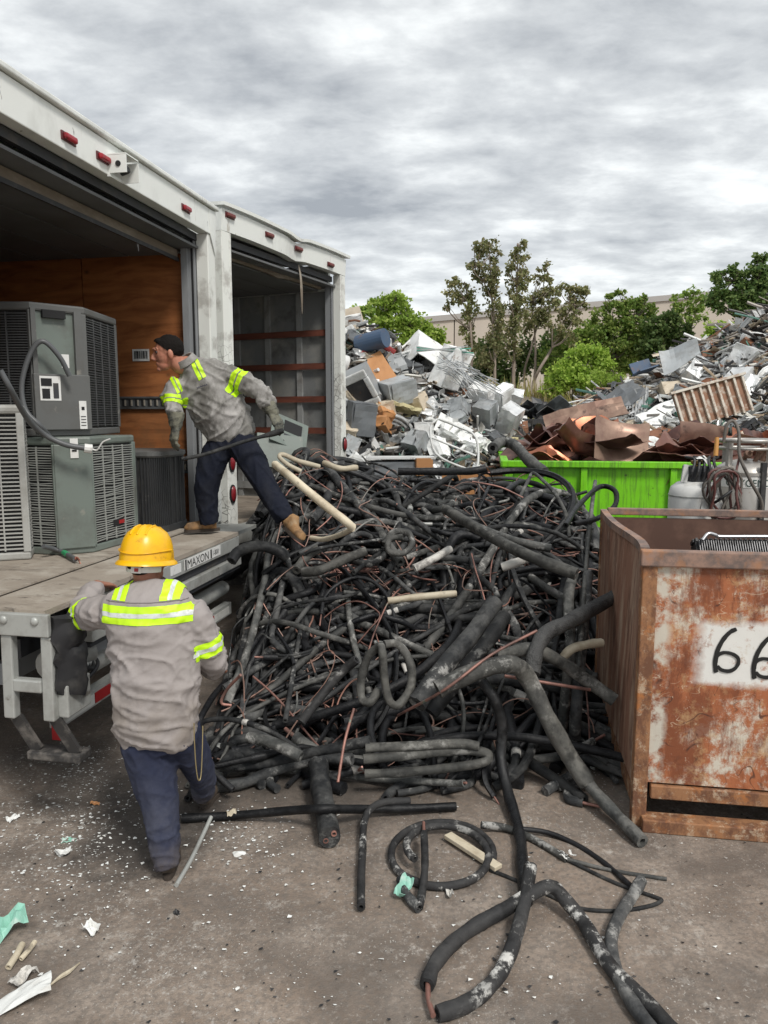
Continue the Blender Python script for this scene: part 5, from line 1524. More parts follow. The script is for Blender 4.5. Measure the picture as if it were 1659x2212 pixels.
def limb(secs, ref=None, k=4, n=18):
    """secs: (point, half width, half depth)"""
    def f(mb):
        P_ = smooth_path([np.asarray(s_[0], float) for s_ in secs], k)
        A = np.interp(np.linspace(0, len(secs) - 1, len(P_)), range(len(secs)), [s_[1] for s_ in secs])
        B = np.interp(np.linspace(0, len(secs) - 1, len(P_)), range(len(secs)), [s_[2] if len(s_) > 2 else s_[1] for s_ in secs])
        mb.tube(P_, list(A), n, ref=ref, rb=list(B))
    return f


def ell(c, r, rot=None):
    return lambda mb: mb.ball(c, r, 16, 10, rot)


def wrinkle(me, layers):
    n = len(me.vertices)
    co = np.empty(n * 3); me.vertices.foreach_get('co', co); co = co.reshape(-1, 3)
    no = np.empty(n * 3); me.vertex_normals.foreach_get('vector', no); no = no.reshape(-1, 3)
    disp = np.zeros(n)
    for (amp, along, fa, fc, off, where) in layers:
        al = unit(along); b = unit(np.cross(al, (0.3, 1, .2))); c = np.cross(al, b)
        q = np.stack([co @ al * fa + off, co @ b * fc, co @ c * fc], 1)
        for i in range(n):
            w_ = 1.0 if where is None else where(co[i])
            if w_ > .01:
                v = noise.noise(Vector(q[i]))
                r_ = max(0.0, 1 - 3.4 * abs(v)); disp[i] += .78 * amp * w_ * (r_ ** 1.6 * 1.5 - .42)
    co = co + no * disp[:, None]
    me.vertices.foreach_set('co', co.ravel()); me.update()


def put(me, name, mat, parent, base):
    me.transform(Matrix.Translation(-Vector(base)))
    me.materials.clear(); me.materials.append(mat); me.shade_smooth(); me.name = name
    o = bpy.data.objects.new(name, me); col.objects.link(o); o.parent = parent
    return o


def strip(src, planes, off, name, mat, parent, keep=None):
    """a band cut out of a garment and sewn on top of it; planes: (point, normal), the side the normal points to is cut away"""
    bm = bmesh.new(); bm.from_mesh(src.data)
    for (co, no) in planes:
        g_ = bm.verts[:] + bm.edges[:] + bm.faces[:]
        bmesh.ops.bisect_plane(bm, geom=g_, plane_co=Vector(co), plane_no=Vector(no), clear_outer=True)
    if keep is not None:
        bmesh.ops.delete(bm, geom=[v for v in bm.verts if not keep(v.co)], context='VERTS')
    bm.normal_update()
    for v in bm.verts: v.co += v.normal * off
    me = bpy.data.meshes.new(name); bm.to_mesh(me); bm.free()
    me.materials.clear(); me.materials.append(mat); me.shade_smooth()
    o = bpy.data.objects.new(name, me); col.objects.link(o); o.parent = parent
    return o


def hand(wrist, d, palm_n, thumb_side, s=1.0, curl=.35, fat=1.0):
    """palm and five bent fingers; d: towards the fingers, palm_n: out of the palm, thumb_side: +1/-1 along d x palm_n"""
    w = np.asarray(wrist, float); d = unit(d); pn = np.asarray(palm_n, float); pn = unit(pn - d * np.dot(pn, d)); sd = np.cross(d, pn) * thumb_side
    out = [limb([(w - d * .02, .028 * s * fat, .02 * s * fat), (w + d * .03 * s, .036 * s * fat, .019 * s * fat), (w + d * .085 * s, .042 * s * fat, .016 * s * fat)], ref=sd, k=3, n=12)]
    for i, (o_, ln) in enumerate(((.030, .070), (.011, .080), (-.010, .074), (-.030, .058))):
        b = w + d * .082 * s + sd * o_ * s; p_ = [b - d * .02 * s, b]; dd = d.copy(); q = b
        for j, fr in enumerate((.45, .32, .23)):
            dd = unit(dd + pn * curl * (1.0 + .4 * j)); q = q + dd * ln * fr * s; p_.append(q)
        r0 = .0098 * s * fat
        out.append(limb([(p_[0], r0), (p_[1], r0), (p_[2], r0 * .95), (p_[3], r0 * .88), (p_[4], r0 * .72)], k=2, n=8))
    t0 = w + d * .025 * s + sd * .03 * s; t1_ = t0 + unit(d * .7 + sd * .7 + pn * .2) * .04 * s; t2_ = t1_ + unit(d * .9 + sd * .25 + pn * .5) * .032 * s
    out.append(limb([(t0 - sd * .015, .012 * s * fat), (t1_, .0115 * s * fat), (t2_, .0085 * s * fat)], k=2, n=8))
    return out


def head_prims(c, Rm):
    """c: centre between the ears, Rm columns: face forward, left, up"""
    P_ = lambda x, y, z: c + Rm @ np.array([x, y, z])
    return [ell(P_(-.012, 0, .035), (.100, .077, .092), Rm), ell(P_(.035, 0, -.005), (.062, .062, .085), Rm), ell(P_(.045, 0, -.07), (.048, .046, .045), Rm),
            limb([(P_(.088, 0, .03), .010), (P_(.104, 0, .005), .012), (P_(.118, 0, -.018), .014), (P_(.095, 0, -.028), .014)], k=2, n=8),
            limb([(P_(.085, -.045, .042), .010), (P_(.096, 0, .045), .012), (P_(.085, .045, .042), .010)], k=2, n=8),
            ell(P_(.088, 0, -.055), (.012, .024, .007), Rm), ell(P_(.087, 0, -.066), (.012, .020, .008), Rm), ell(P_(.082, 0, -.098), (.02, .022, .018), Rm),
            ell(P_(-.005, .079, -.005), (.020, .010, .034), Rm), ell(P_(-.005, -.079, -.005), (.020, .010, .034), Rm)]


def fabric(name, base, dirt, lo, hi, amt, fine=240, extra=None):
    q = Mt(name, base, rough=.85, spec=.25, rand=False)
    q.layer(dirt, lo, hi, amt, scale=5, detail=8, rough=.7)
    if extra: extra(q)
    q.bump(q.tex(scale=16, detail=4, sc=(1, 1, 1.8)), .25, .012)
    q.bump(q.tex(scale=fine, detail=1), .25, .001)
    return q.done()


M_LIME = Mt('hi_vis_lime', (.56, .90, .012), rough=.55, rand=False).layer((.40, .62, .03), .52, .72, .5, scale=9, detail=5).done()
M_SILV = Mt('reflective_silver', (.62, .65, .64), rough=.35, rand=False).layer((.40, .41, .39), .5, .7, .7, scale=30, detail=4).done()
M_SEAM = Mt('seam_thread', (.13, .115, .11), rough=.9).done()
M_SKIN = Mt('skin', (.34, .155, .10), rough=.5, rand=False).layer((.26, .10, .065), .48, .66, .6, scale=16, detail=4).done()
M_SKIN2 = Mt('weathered_skin', (.46, .20, .13), rough=.5, rand=False).layer((.38, .12, .075), .48, .66, .6, scale=14, detail=4).done()
q = Mt('dark_hair', (.010, .008, .007), rough=.85, spec=.15, rand=False); q.bump(q.tex(scale=160, detail=3, sc=(1, 1, .3)), .8, .004); M_HAIR = q.done()


def shirt_dirt(q):
    z = q.axis(2)
    q.over(q.math('MULTIPLY', q.ramp(z, .98, .80), q.ramp(q.tex(scale=7, detail=6, rough=.7), .38, .62)), (.235, .20, .165), .55)


M_SHIRT = fabric('taupe_work_shirt', (.325, .295, .285), (.26, .232, .22), .45, .7, .6, extra=shirt_dirt)


def b_dirt(q):
    q.over(q.ramp(q.tex(scale=3.0, detail=9, rough=.72, loc=(1.4, 0, .3), sc=(1, 1, .7)), .38, .58), (.16, .155, .14), .8)
    q.over(q.ramp(q.tex(scale=5, detail=9, rough=.75, loc=(4, 2, 1), sc=(1, 1, .6)), .50, .62), (.085, .08, .07), .7)


M_SHIRT2 = fabric('filthy_grey_shirt', (.46, .445, .435), (.30, .285, .27), .4, .65, .7, extra=b_dirt)


def jean_dust(q):
    z = q.axis(2)
    q.over(q.math('MULTIPLY', q.ramp(z, .66, .22), q.ramp(q.tex(scale=6, detail=7, rough=.7), .32, .6)), (.085, .09, .12), .7)
    q.over(q.math('MULTIPLY', q.ramp(z, .22, .02), q.ramp(q.tex(scale=11, detail=7, rough=.7), .30, .6)), (.12, .095, .075), .8)


M_NAVY = fabric('dusty_navy_trousers', (.017, .022, .048), (.035, .04, .065), .45, .7, .7, extra=jean_dust)
M_NAVY2 = fabric('navy_trousers', (.008, .0105, .021), (.026, .028, .036), .47, .7, .7)
q = Mt('tan_boot', (.30, .17, .075), rough=.8, rand=False); q.layer((.12, .07, .035), .46, .64, .8, scale=18, detail=6); q.layer((.36, .27, .17), .55, .68, .6, scale=12, detail=6); q.bump(q.tex(scale=40, detail=5), .4, .006); M_BOOT = q.done()
q = Mt('muddy_boot', (.085, .062, .045), rough=.85, rand=False); q.layer((.14, .11, .085), .46, .64, .8, scale=14, detail=6); q.bump(q.tex(scale=40, detail=5), .4, .006); M_BOOT2 = q.done()
M_SOLE = Mt('boot_sole', (.05, .038, .03), rough=.8).done()
q = Mt('grimy_glove', (.17, .165, .125), rough=.85, rand=False); q.layer((.045, .048, .045), .44, .58, .9, scale=11, detail=7, rough=.7); q.bump(q.tex(scale=60, detail=4), .4, .005); M_GLOVE = q.done()


def boot(person, base, heel, toe, ankle, mat, up=(0, 0, 1)):
    heel = np.asarray(heel, float); toe = np.asarray(toe, float); ankle = np.asarray(ankle, float)
    u = np.asarray(up, float); d = unit(toe - heel); sd = unit(np.cross(d, u)); u = np.cross(sd, d); L_ = np.linalg.norm(toe - heel)
    h_ = heel + d * .035
    me = blob([limb([(h_ - d * .01 + u * .05, .036, .045), (h_ + d * .07 + u * .052, .04, .048), (h_ + d * (L_ * .55) + u * .045, .046, .04), (h_ + d * (L_ * .78) + u * .042, .046, .036), (toe - d * .03 + u * .036, .034, .028)], ref=sd, k=3, n=14),
               limb([(h_ + d * .035 + u * .05, .045, .05), (h_ + d * .04 + u * .10, .044, .05), (ankle, .05, .055)], ref=sd, k=3, n=14)], .008, 4)
    o = put(me, 'boot', mat, person, base)
    pts = []
    for a in np.linspace(0, 2 * math.pi, 22, endpoint=False):
        x = L_ / 2 + (L_ / 2 + .006) * math.cos(a); y = (.05 - .008 * math.cos(a - math.pi) * (1 if math.cos(a) < 0 else 0)) * math.copysign(abs(math.sin(a)) ** .7, math.sin(a)) * (1.0 if x > L_ * .5 else .82)
        pts.append(heel + d * x + sd * y + u * .024 - base)
    MB().poly(pts, .024, u).build('sole', M_SOLE, o)
    return o


# ---------------------------------------------------------------- worker in the yellow hard hat
def sc_(p_): return ((np.asarray(p_) - _c) @ _fw) / FPX


def secs(rows):            # (left px, right px, y px, distance, half depth) -> loft sections
    out = []
    for (l, r_, y, d, th) in rows:
        c = D((l + r_) / 2, y, d); out.append((c, (r_ - l) / 2 * sc_(c), th))
    return out


baseA = np.array([-.98, 3.45, 0.0])
PA = thing('person', 'person in yellow hard hat and taupe hi-vis shirt, seen from behind, leaning on the deck', 'person', baseA)
torso = secs([(266, 414, 1602, 3.42, .125), (251, 428, 1575, 3.42, .142), (246, 431, 1510, 3.42, .150), (241, 427, 1435, 3.44, .145), (233, 422, 1372, 3.46, .142), (221, 420, 1325, 3.48, .140), (214, 423, 1302, 3.50, .130), (232, 408, 1281, 3.52, .100), (266, 374, 1273, 3.535, .072), (279, 364, 1266, 3.55, .062)])
lsl = [(D(228, 1322, 3.50), .078), (D(206, 1322, 3.56), .080), (D(186, 1328, 3.66), .076), (D(180, 1316, 3.75), .068), (D(193, 1288, 3.86), .058), (D(207, 1270, 3.95), .052)]
rsl = [(D(408, 1316, 3.50), .080), (D(430, 1345, 3.50), .079), (D(448, 1392, 3.51), .073), (D(458, 1428, 3.55), .068), (D(460, 1436, 3.66), .060), (D(464, 1432, 3.80), .050)]
me = blob([limb(torso, ref=(1, 0, 0), n=28), limb(lsl), limb(rsl)], .0095, 7)
wa = lambda p_: smoothstep((1.40 - p_[2]) / .25)
wrinkle(me, [(.016, (.9, .0, -.42), 1.6, 7.0, 3.3, lambda p_: wa(p_) * .9), (.010, (1, .0, -.08), 1.8, 13, 9.1, wa), (.011, (.55, 0, -.8), 2, 9, 1.7, lambda p_: smoothstep((p_[0] + 1.0) / .2) * smoothstep((p_[2] - .95) / .1)),
              (.008, (.2, .3, .9), 4, 15, 5.0, lambda p_: 1 - wa(p_) if abs(p_[0] + 1.0) > .24 else .35), (.0035, (.6, .3, .4), 9, 22, 6.0, None)])
SA = put(me, 'shirt', M_SHIRT, PA, baseA)
# collar
nk = D(319, 1270, 3.55)
cl_ = MB(); ringp = [nk + np.array([.088 * math.cos(a), .075 * math.sin(a), -.006 + .012 * math.sin(a)]) for a in np.linspace(0, 2 * math.pi, 26)]
vs = []; fs = []
for i, q in enumerate(ringp[:-1]):
    dv = unit((q - nk) * np.array([1, 1, 0])); vs += [q - baseA, q + dv * .012 + np.array([0, 0, .022]) - baseA, q + dv * .002 + np.array([0, 0, .042]) - baseA, q - dv * .012 + np.array([0, 0, .03]) - baseA]
for i in range(25):
    k = (i + 1) % 25
    for j in range(4): fs.append((i * 4 + j, k * 4 + j, k * 4 + (j + 1) % 4, i * 4 + (j + 1) % 4))
cl_.add(vs, fs).build('collar', M_SHIRT, SA, smooth=True)
B_ = lambda q: tuple(np.asarray(q) - baseA)
zb0, zb1 = D(310, 1350, 3.35)[2], D(310, 1311, 3.36)[2]
xl, xr = D(214, 1330, 3.36)[0], D(410, 1330, 3.36)[0]


def band(z0, z1, x0, x1, off, mat, nm='reflective_stripe', back=True):
    pl_ = [(B_((0, 0, z0)), (0, 0, -1)), (B_((0, 0, z1)), (0, 0, 1)), (B_((x0, 0, 0)), (-1, 0, 0)), (B_((x1, 0, 0)), (1, 0, 0))]
    if back: pl_.append((B_((0, 3.47, 0)), (0, 1, 0)))
    return strip(SA, pl_, off, nm, mat, PA)


band(zb0, zb1, xl, xr, .0030, M_LIME)
zm = (zb0 + zb1) / 2
band(zm - .0105, zm + .0105, xl, xr, .0045, M_SILV)
zs0 = D(260, 1297, 3.40)[2]
for (a_, b_) in ((243, 277), (349, 388)):
    x0, x1 = D(a_, 1290, 3.42)[0], D(b_, 1290, 3.42)[0]; xm = (x0 + x1) / 2
    band(zs0, 9, x0, x1, .0030, M_LIME, back=False); band(zs0 + .001, 9, xm - .009, xm + .009, .0045, M_SILV, back=False)
band(zs0 - .006, zs0 - .003, D(225, 1300, 3.4)[0], D(412, 1300, 3.4)[0], .0016, M_SEAM, 'yoke_seam')


def cuffband(src, person, base, c, n_, hw, lim, mat1, mat2, sil=.3):
    c = np.asarray(c, float) - base; n_ = unit(n_)
    k = lambda co: (Vector(co) - Vector(c)).length < lim
    strip(src, [(c + n_ * hw, n_), (c - n_ * hw, -n_)], .003, 'reflective_stripe', mat1, person, k)
    strip(src, [(c + n_ * hw * sil, n_), (c - n_ * hw * sil, -n_)], .0045, 'reflective_stripe', mat2, person, k)


cuffband(SA, PA, baseA, D(449, 1392, 3.51), D(454, 1408, 3.52) - D(430, 1345, 3.50), .038, .12, M_LIME, M_SILV)
cuffband(SA, PA, baseA, D(189, 1326, 3.645), D(186, 1328, 3.66) - D(212, 1322, 3.55), .030, .12, M_LIME, M_SILV, .25)
# trousers
tr = [limb(secs([(268, 412, 1545, 3.43, .13), (258, 430, 1590, 3.43, .13), (264, 424, 1612, 3.43, .12)]), ref=(1, 0, 0)),
      limb(secs([(262, 370, 1600, 3.42, .12), (274, 380, 1650, 3.41, .11), (298, 384, 1715, 3.38, .094), (314, 386, 1770, 3.35, .084), (323, 388, 1820, 3.32, .076), (332, 386, 1860, 3.295, .068), (337, 385, 1876, 3.285, .064)]), ref=(1, 0, 0)),
      limb(secs([(362, 430, 1585, 3.45, .115), (388, 452, 1635, 3.56, .10), (410, 464, 1675, 3.70, .088), (415, 464, 1700, 3.81, .074), (417, 461, 1714, 3.86, .066)]), ref=(1, 0, 0))]
me = blob(tr, .0095, 6)
wrinkle(me, [(.008, (1, 0, .15), 3, 17, 2.2, lambda p_: smoothstep((.36 - p_[2]) / .15)), (.006, (.7, .2, -.6), 3, 12, 7.7, lambda p_: smoothstep((p_[2] - .25) / .2)), (.003, (.4, .2, .8), 8, 22, 4, None)])
put(me, 'trousers', M_NAVY, PA, baseA)
hl = G(362, 1903, .0); boot(PA, baseA, hl + np.array([0, .0, 0]), hl + np.array([-.05, .27, 0]), hl + np.array([-.0, .06, .15]), M_BOOT2)
hl = G(438, 1752, .0); boot(PA, baseA, hl, hl + np.array([.02, .27, 0]), hl + np.array([.0, .07, .17]), M_BOOT2)
# body: head, neck, arms and hands
hc = D(319, 1208, 3.565); Rm = np.array([unit((.30, 1, -.10)), unit((-1, .30, 0)), unit((.012, .10, 1))]).T * 1.05
lw = D(212, 1262, 3.98); rw = D(466, 1428, 3.84)
me = blob(head_prims(hc, Rm) + [limb([(hc + Rm @ np.array([-.03, 0, -.03]), .058, .062), (D(318, 1262, 3.55), .060, .062), (D(318, 1285, 3.53), .085, .06)], ref=(1, 0, 0)),
          limb([(D(318, 1280, 3.53), .10, .07), (D(325, 1400, 3.46), .12, .08), (D(335, 1580, 3.43), .12, .08)], ref=(1, 0, 0)),
          limb([(D(300, 1300, 3.51), .045), (D(186, 1328, 3.66), .045), (D(180, 1316, 3.75), .042), (lw, .03)]), limb([(D(340, 1300, 3.51), .045), (D(448, 1392, 3.51), .045), (D(459, 1430, 3.60), .04), (rw, .03)])]
          + hand(lw, (.25, .9, -.25), (0, -.1, -1), 1, 1.0, .18) + hand(rw, (.15, .9, -.25), (-.6, 0, -.6), -1, 1.0, .5), .0055, 3)
put(me, 'body', M_SKIN, PA, baseA)
me = blob([ell(hc + Rm @ np.array([-.02, 0, .028]), (.099, .081, .094), Rm), ell(hc + Rm @ np.array([-.062, 0, -.028]), (.05, .060, .042), Rm)], .006, 3)
put(me, 'hair', M_HAIR, PA, baseA)
# hard hat
q = Mt('yellow_hard_hat', (.86, .47, .006), rough=.32, rand=False); q.layer((.66, .33, .008), .5, .68, .7, scale=7, detail=6, rough=.7); q.layer((.32, .17, .03), .62, .70, .6, scale=14, detail=5); M_HAT = q.done()
ht = thing('hard_hat', None, None, (0, 0, 0)); ht.parent = PA
hcn = D(317, 1214, 3.565); ht.location = tuple(hcn - baseA); ht.rotation_euler = (R(-7), R(1), R(-7))
dome = MB(); nn_ = 40; prof = [(1.0, 0), (.995, .02), (.975, .05), (.93, .085), (.85, .118), (.72, .146), (.52, .166), (.28, .176), (.06, .178)]
vs = []; fs = []
for r_, z in prof:
    for j in range(nn_):
        a = 2 * math.pi * j / nn_; x, y = .126 * r_ * math.cos(a), .146 * r_ * math.sin(a)
        rid = 0.0
        for xr_ in (-.038, 0, .038): rid += math.exp(-((x - xr_) / .008) ** 2)
        vs.append((x, y, z * 1.0 + .006 * min(1, rid) * smoothstep((z - .06) / .05) * (1 if y > -.115 else .2)))
for i in range(len(prof) - 1):
    for j in range(nn_): fs.append((i * nn_ + j, i * nn_ + (j + 1) % nn_, (i + 1) * nn_ + (j + 1) % nn_, (i + 1) * nn_ + j))
fs.append(tuple((len(prof) - 1) * nn_ + j for j in range(nn_)))
dome.add(vs, fs).build('shell', M_HAT, ht, smooth=True)
br = MB(); vs = []
for j in range(nn_):
    a = 2 * math.pi * j / nn_; f_ = 1.0 + (.22 if math.sin(a) > 0 else 0) * math.sin(a) ** 2
    for r_, z in ((.99, .014), (1.10, .002), (1.13, -.008), (1.10, -.010), (.985, .0)):
        vs.append((.126 * r_ * math.cos(a), .146 * (r_ + (f_ - 1) * (1 if r_ > 1 else 0)) * math.sin(a), z))
fs = [(j * 5 + i, j * 5 + (i + 1) % 5, ((j + 1) % nn_) * 5 + (i + 1) % 5, ((j + 1) % nn_) * 5 + i) for j in range(nn_) for i in range(5)]
br.add(vs, fs).build('brim', M_HAT, ht, smooth=True)
for xr_ in (-.038, 0, .038):
    pts = []
    for t in np.linspace(.42, .95, 10):
        z = np.interp(t, [0, .25, .5, .75, 1], [0, .10, .15, .172, .178]); rr_ = np.interp(z, [p_[1] for p_ in prof], [p_[0] for p_ in prof])
        yy = -.146 * math.sqrt(max(0, rr_ ** 2 - (xr_ / .126) ** 2)); pts.append((xr_, yy, z + .004))
    MB().tube(pts, .005, 6).build('ridge', M_HAT, ht, smooth=True)
MB().tube([(.1285 * math.cos(a) * .985, .1485 * math.sin(a) * .985, .056 + .008 * math.cos(2 * a)) for a in np.linspace(math.pi, 2 * math.pi, 22)], .0035, 6).build('seam_line', M_HAT, ht, smooth=True)
MB().tube([(.088 * math.cos(a), .112 * math.sin(a), -.028) for a in np.linspace(math.pi * 1.08, math.pi * 1.92, 16)], .016, 8, flat=.22, ref=(0, 0, 1)).build('headband', M_WHITEST, ht)
MB().box((0, -.113, -.03), (.05, .012, .032)).build('ratchet', M_WHITEST, ht, bevel=.004)
MB().box((.004, -.1205, -.029), (.018, .006, .016)).build('ratchet_button', M_REDTAPE, ht)
# key chain hanging from the belt
ch = [D(419, 1562, 3.30), D(420, 1600, 3.30), D(423, 1650, 3.31), D(428, 1684, 3.32), D(434, 1676, 3.34), D(437, 1620, 3.36), D(438, 1568, 3.38)]
MB().tube([q - baseA for q in smooth_path(ch, 5)], .0028, 6).build('chain', Mt('brass_chain', (.42, .34, .18), rough=.4, metal=.6).done(), PA, smooth=True)

# ---------------------------------------------------------------- worker bending at the truck's edge
baseB = np.array([-1.25, 5.85, 1.25])
PB = thing('person', 'dark haired person in dirty grey hi-vis shirt and work gloves, bending off the truck deck', 'person', baseB)
SH = unit(D(478, 783, 5.88) - D(365, 828, 5.76))


def tl(rows):
    out = []
    for (x, y, d, hw, th) in rows:
        c = D(x, y, d); out.append((c, hw * sc_(c), th))
    return out


me = blob([limb(tl([(506, 952, 5.90, 40, .12), (502, 940, 5.90, 50, .14), (488, 908, 5.89, 57, .155), (466, 872, 5.87, 60, .155), (444, 838, 5.85, 61, .145), (428, 812, 5.83, 57, .12), (416, 796, 5.81, 36, .085), (408, 786, 5.80, 22, .065)]), ref=SH, n=28),
           limb(tl([(462, 800, 5.86, 22, .082), (500, 813, 5.84, 21, .078), (532, 828, 5.82, 20, .074), (560, 846, 5.80, 18, .068), (574, 864, 5.78, 16.5, .062), (582, 880, 5.77, 15, .056)])),
           limb(tl([(388, 828, 5.78, 20, .076), (374, 846, 5.73, 19, .072), (370, 868, 5.68, 18, .068), (376, 886, 5.65, 17, .062), (380, 897, 5.63, 15, .056)])),
           limb(tl([(412, 792, 5.80, 20, .07), (404, 782, 5.79, 17, .058)]), ref=SH)], .0095, 6)
wrinkle(me, [(.015, (.75, 0, .65), 2.0, 9, 1.3, None), (.013, (.9, 0, -.35), 2.0, 10, 8.1, None), (.006, (.3, .3, .9), 6, 20, 4.4, None)])
SB = put(me, 'shirt', M_SHIRT2, PB, baseB)
cuffband(SB, PB, baseB, D(516, 820, 5.83), D(532, 828, 5.82) - D(500, 813, 5.84), .045, .15, M_LIME, M_SHIRT2, .12)
cuffband(SB, PB, baseB, D(370, 866, 5.68), D(370, 872, 5.68) - D(372, 850, 5.72), .030, .13, M_LIME, M_SHIRT2, .12)
# shoulder braces: bands running down the chest from each shoulder
tz = unit(D(488, 908, 5.89) - D(428, 812, 5.83))
for (px, py, w_) in ((424, 792, .032), (376, 822, .026)):
    c_ = D(px, py, 5.78) - baseB
    e1 = c_ + tz * .10
    strip(SB, [(c_ + SH * w_, SH), (c_ - SH * w_, -SH), (e1, tz), (c_ - tz * .13, -tz)], .003, 'reflective_stripe', M_LIME, PB, lambda co: abs((Vector(co) - Vector(c_)).dot(Vector(SH))) < .2)
    strip(SB, [(c_ + SH * .004, SH), (c_ - SH * .004, -SH), (e1, tz), (c_ - tz * .13, -tz)], .0042, 'reflective_stripe', M_SHIRT2, PB, None)
# collar
ck_ = D(404, 784, 5.79); ax_ = unit(D(396, 770, 5.77) - D(416, 800, 5.82)); e1 = unit(SH - ax_ * np.dot(SH, ax_)); e2 = np.cross(ax_, e1)
cl_ = MB(); vs = []; fs = []
for i in range(24):
    a = 2 * math.pi * i / 24; dv = e1 * math.cos(a) + e2 * math.sin(a); q = ck_ + dv * .07
    vs += [q - ax_ * .01 - baseB, q + dv * .022 + ax_ * .0 - baseB, q + dv * .008 + ax_ * .05 - baseB, q - dv * .006 + ax_ * .048 - baseB]
for i in range(24):
    k = (i + 1) % 24
    for j in range(4): fs.append((i * 4 + j, k * 4 + j, k * 4 + (j + 1) % 4, i * 4 + (j + 1) % 4))
cl_.add(vs, fs).build('collar', M_SHIRT2, SB, smooth=True)
# name script and pocket seam on the chest
nt = [D(425 + 2.2 * i, 838 - .75 * i + (1.6 if i % 2 else -1.2), 5.685) - baseB for i in range(11)]
MB().tube(smooth_path(nt, 2), .0028, 5).build('name_script', Mt('ink_blue', (.02, .02, .05), rough=.8).done(), SB)
# trousers
tb2 = [limb(tl([(512, 930, 5.91, 46, .13), (502, 955, 5.91, 48, .135), (496, 972, 5.90, 46, .13)]), ref=(1, 0, 0)),
       limb(tl([(482, 955, 5.90, 32, .12), (466, 985, 5.89, 31, .115), (452, 1020, 5.87, 29, .105), (446, 1060, 5.86, 25, .092), (449, 1100, 5.87, 21, .08), (452, 1130, 5.88, 19.5, .074)])),
       limb(tl([(520, 955, 5.89, 33, .125), (542, 992, 5.85, 31, .115), (566, 1035, 5.80, 27, .10), (590, 1078, 5.75, 24, .09), (608, 1106, 5.72, 23, .084), (617, 1122, 5.71, 22, .08)]))]
me = blob(tb2, .0095, 6)
wrinkle(me, [(.008, (.5, 0, -.8), 2.5, 12, 1.1, None), (.006, (1, 0, .2), 3, 15, 6.2, lambda p_: smoothstep((1.62 - p_[2]) / .2)), (.003, (.4, .2, .8), 8, 22, 4, None)])
put(me, 'trousers', M_NAVY2, PB, baseB)
h0_ = G(474, 1146, ZF + .02); boot(PB, baseB, h0_, h0_ + unit((-.9, -.38, 0)) * .275, D(453, 1128, 5.88), M_BOOT)
h1_ = D(612, 1140, 5.72); boot(PB, baseB, h1_, D(648, 1172, 5.52), D(617, 1122, 5.70), M_BOOT, up=(.45, .1, .85))
# head in profile, looking down to the left
hc = D(364, 764, 5.74); fx = unit((-.90, -.35, -.16)); lz = unit(np.cross((.10, -.06, 1), fx)); uz = np.cross(fx, lz)
Rm = np.array([fx, lz, uz]).T * 1.06
lw = D(379, 925, 5.62); rw = D(590, 895, 5.76)
me = blob(head_prims(hc, Rm) + [limb([(hc + Rm @ np.array([-.03, 0, -.03]), .060, .06), (hc + Rm @ np.array([-.055, 0, -.09]), .064, .064), (D(408, 790, 5.80), .075, .066), (D(422, 806, 5.82), .09, .07)], k=3),
          limb([(D(422, 806, 5.82), .11, .07), (D(466, 872, 5.87), .12, .08), (D(502, 945, 5.9), .12, .08)], ref=SH), limb([(D(450, 805, 5.85), .045), (D(560, 846, 5.80), .045), (rw, .032)]), limb([(D(395, 826, 5.80), .045), (D(370, 868, 5.68), .042), (lw, .032)])], .0055, 2)
put(me, 'body', M_SKIN2, PB, baseB)
for s_ in (-1, 1):
    ey = hc + Rm @ np.array([.083, s_ * .032, .022])
    MB().ball(ey - baseB, .011, 10, 7).build('eye', Mt('eye', (.05, .035, .03), rough=.3).done(), PB, smooth=True)
    b0, b1 = hc + Rm @ np.array([.094, s_ * .018, .048]), hc + Rm @ np.array([.080, s_ * .052, .044])
    MB().tube([b0 - baseB, (b0 + b1) / 2 + np.array([0, 0, .004]) - baseB, b1 - baseB], [.004, .006, .003], 6).build('eyebrow', M_HAIR, PB)
hp_ = lambda x, y, z: hc + Rm @ np.array([x, y, z])
me = blob([ell(hp_(-.014, 0, .037), (.1035, .0815, .0960), Rm), ell(hp_(.050, 0, .094), (.034, .048, .024), Rm)], .006, 3)
hr = put(me, 'hair', M_HAIR, PB, baseB)
bm = bmesh.new(); bm.from_mesh(hr.data)
for (p0, nv) in ((hp_(-.01, 0, -.004), Rm @ np.array([.40, 0, -1])), (hp_(.048, 0, .062), Rm @ np.array([1, 0, -.95]))):
    bmesh.ops.bisect_plane(bm, geom=bm.verts[:] + bm.edges[:] + bm.faces[:], plane_co=Vector(p0 - baseB), plane_no=Vector(nv), clear_outer=True)
for v in bm.verts: v.co += v.normal * (.003 * noise.noise(v.co * 90) + .003 * noise.noise(v.co * 30) + .001)
bm.to_mesh(hr.data); bm.free()
# gloves with long cuffs
for (cf, w_, dr, pn, ts) in (([(576, 868, 5.785), (590, 892, 5.76)], rw, D(609, 932, 5.72) - D(590, 895, 5.76), (-.2, .2, -1), 1), ([(380, 892, 5.64), (380, 922, 5.62)], lw, D(372, 975, 5.58) - D(379, 925, 5.62), (.6, .5, -.2), -1)):
    a_, b_ = D(*cf[0]), D(*cf[1])
    me = blob([limb([(a_, .066), ((a_ + b_) / 2, .058), (b_, .045), (w_ + unit(dr) * .01, .036, .028)], k=3)] + hand(w_, dr, pn, ts, 1.12, .42, 1.3), .0065, 2)
    wrinkle(me, [(.004, (1, 0, .3), 5, 24, 2, None)])
    put(me, 'glove', M_GLOVE, PB, baseB)
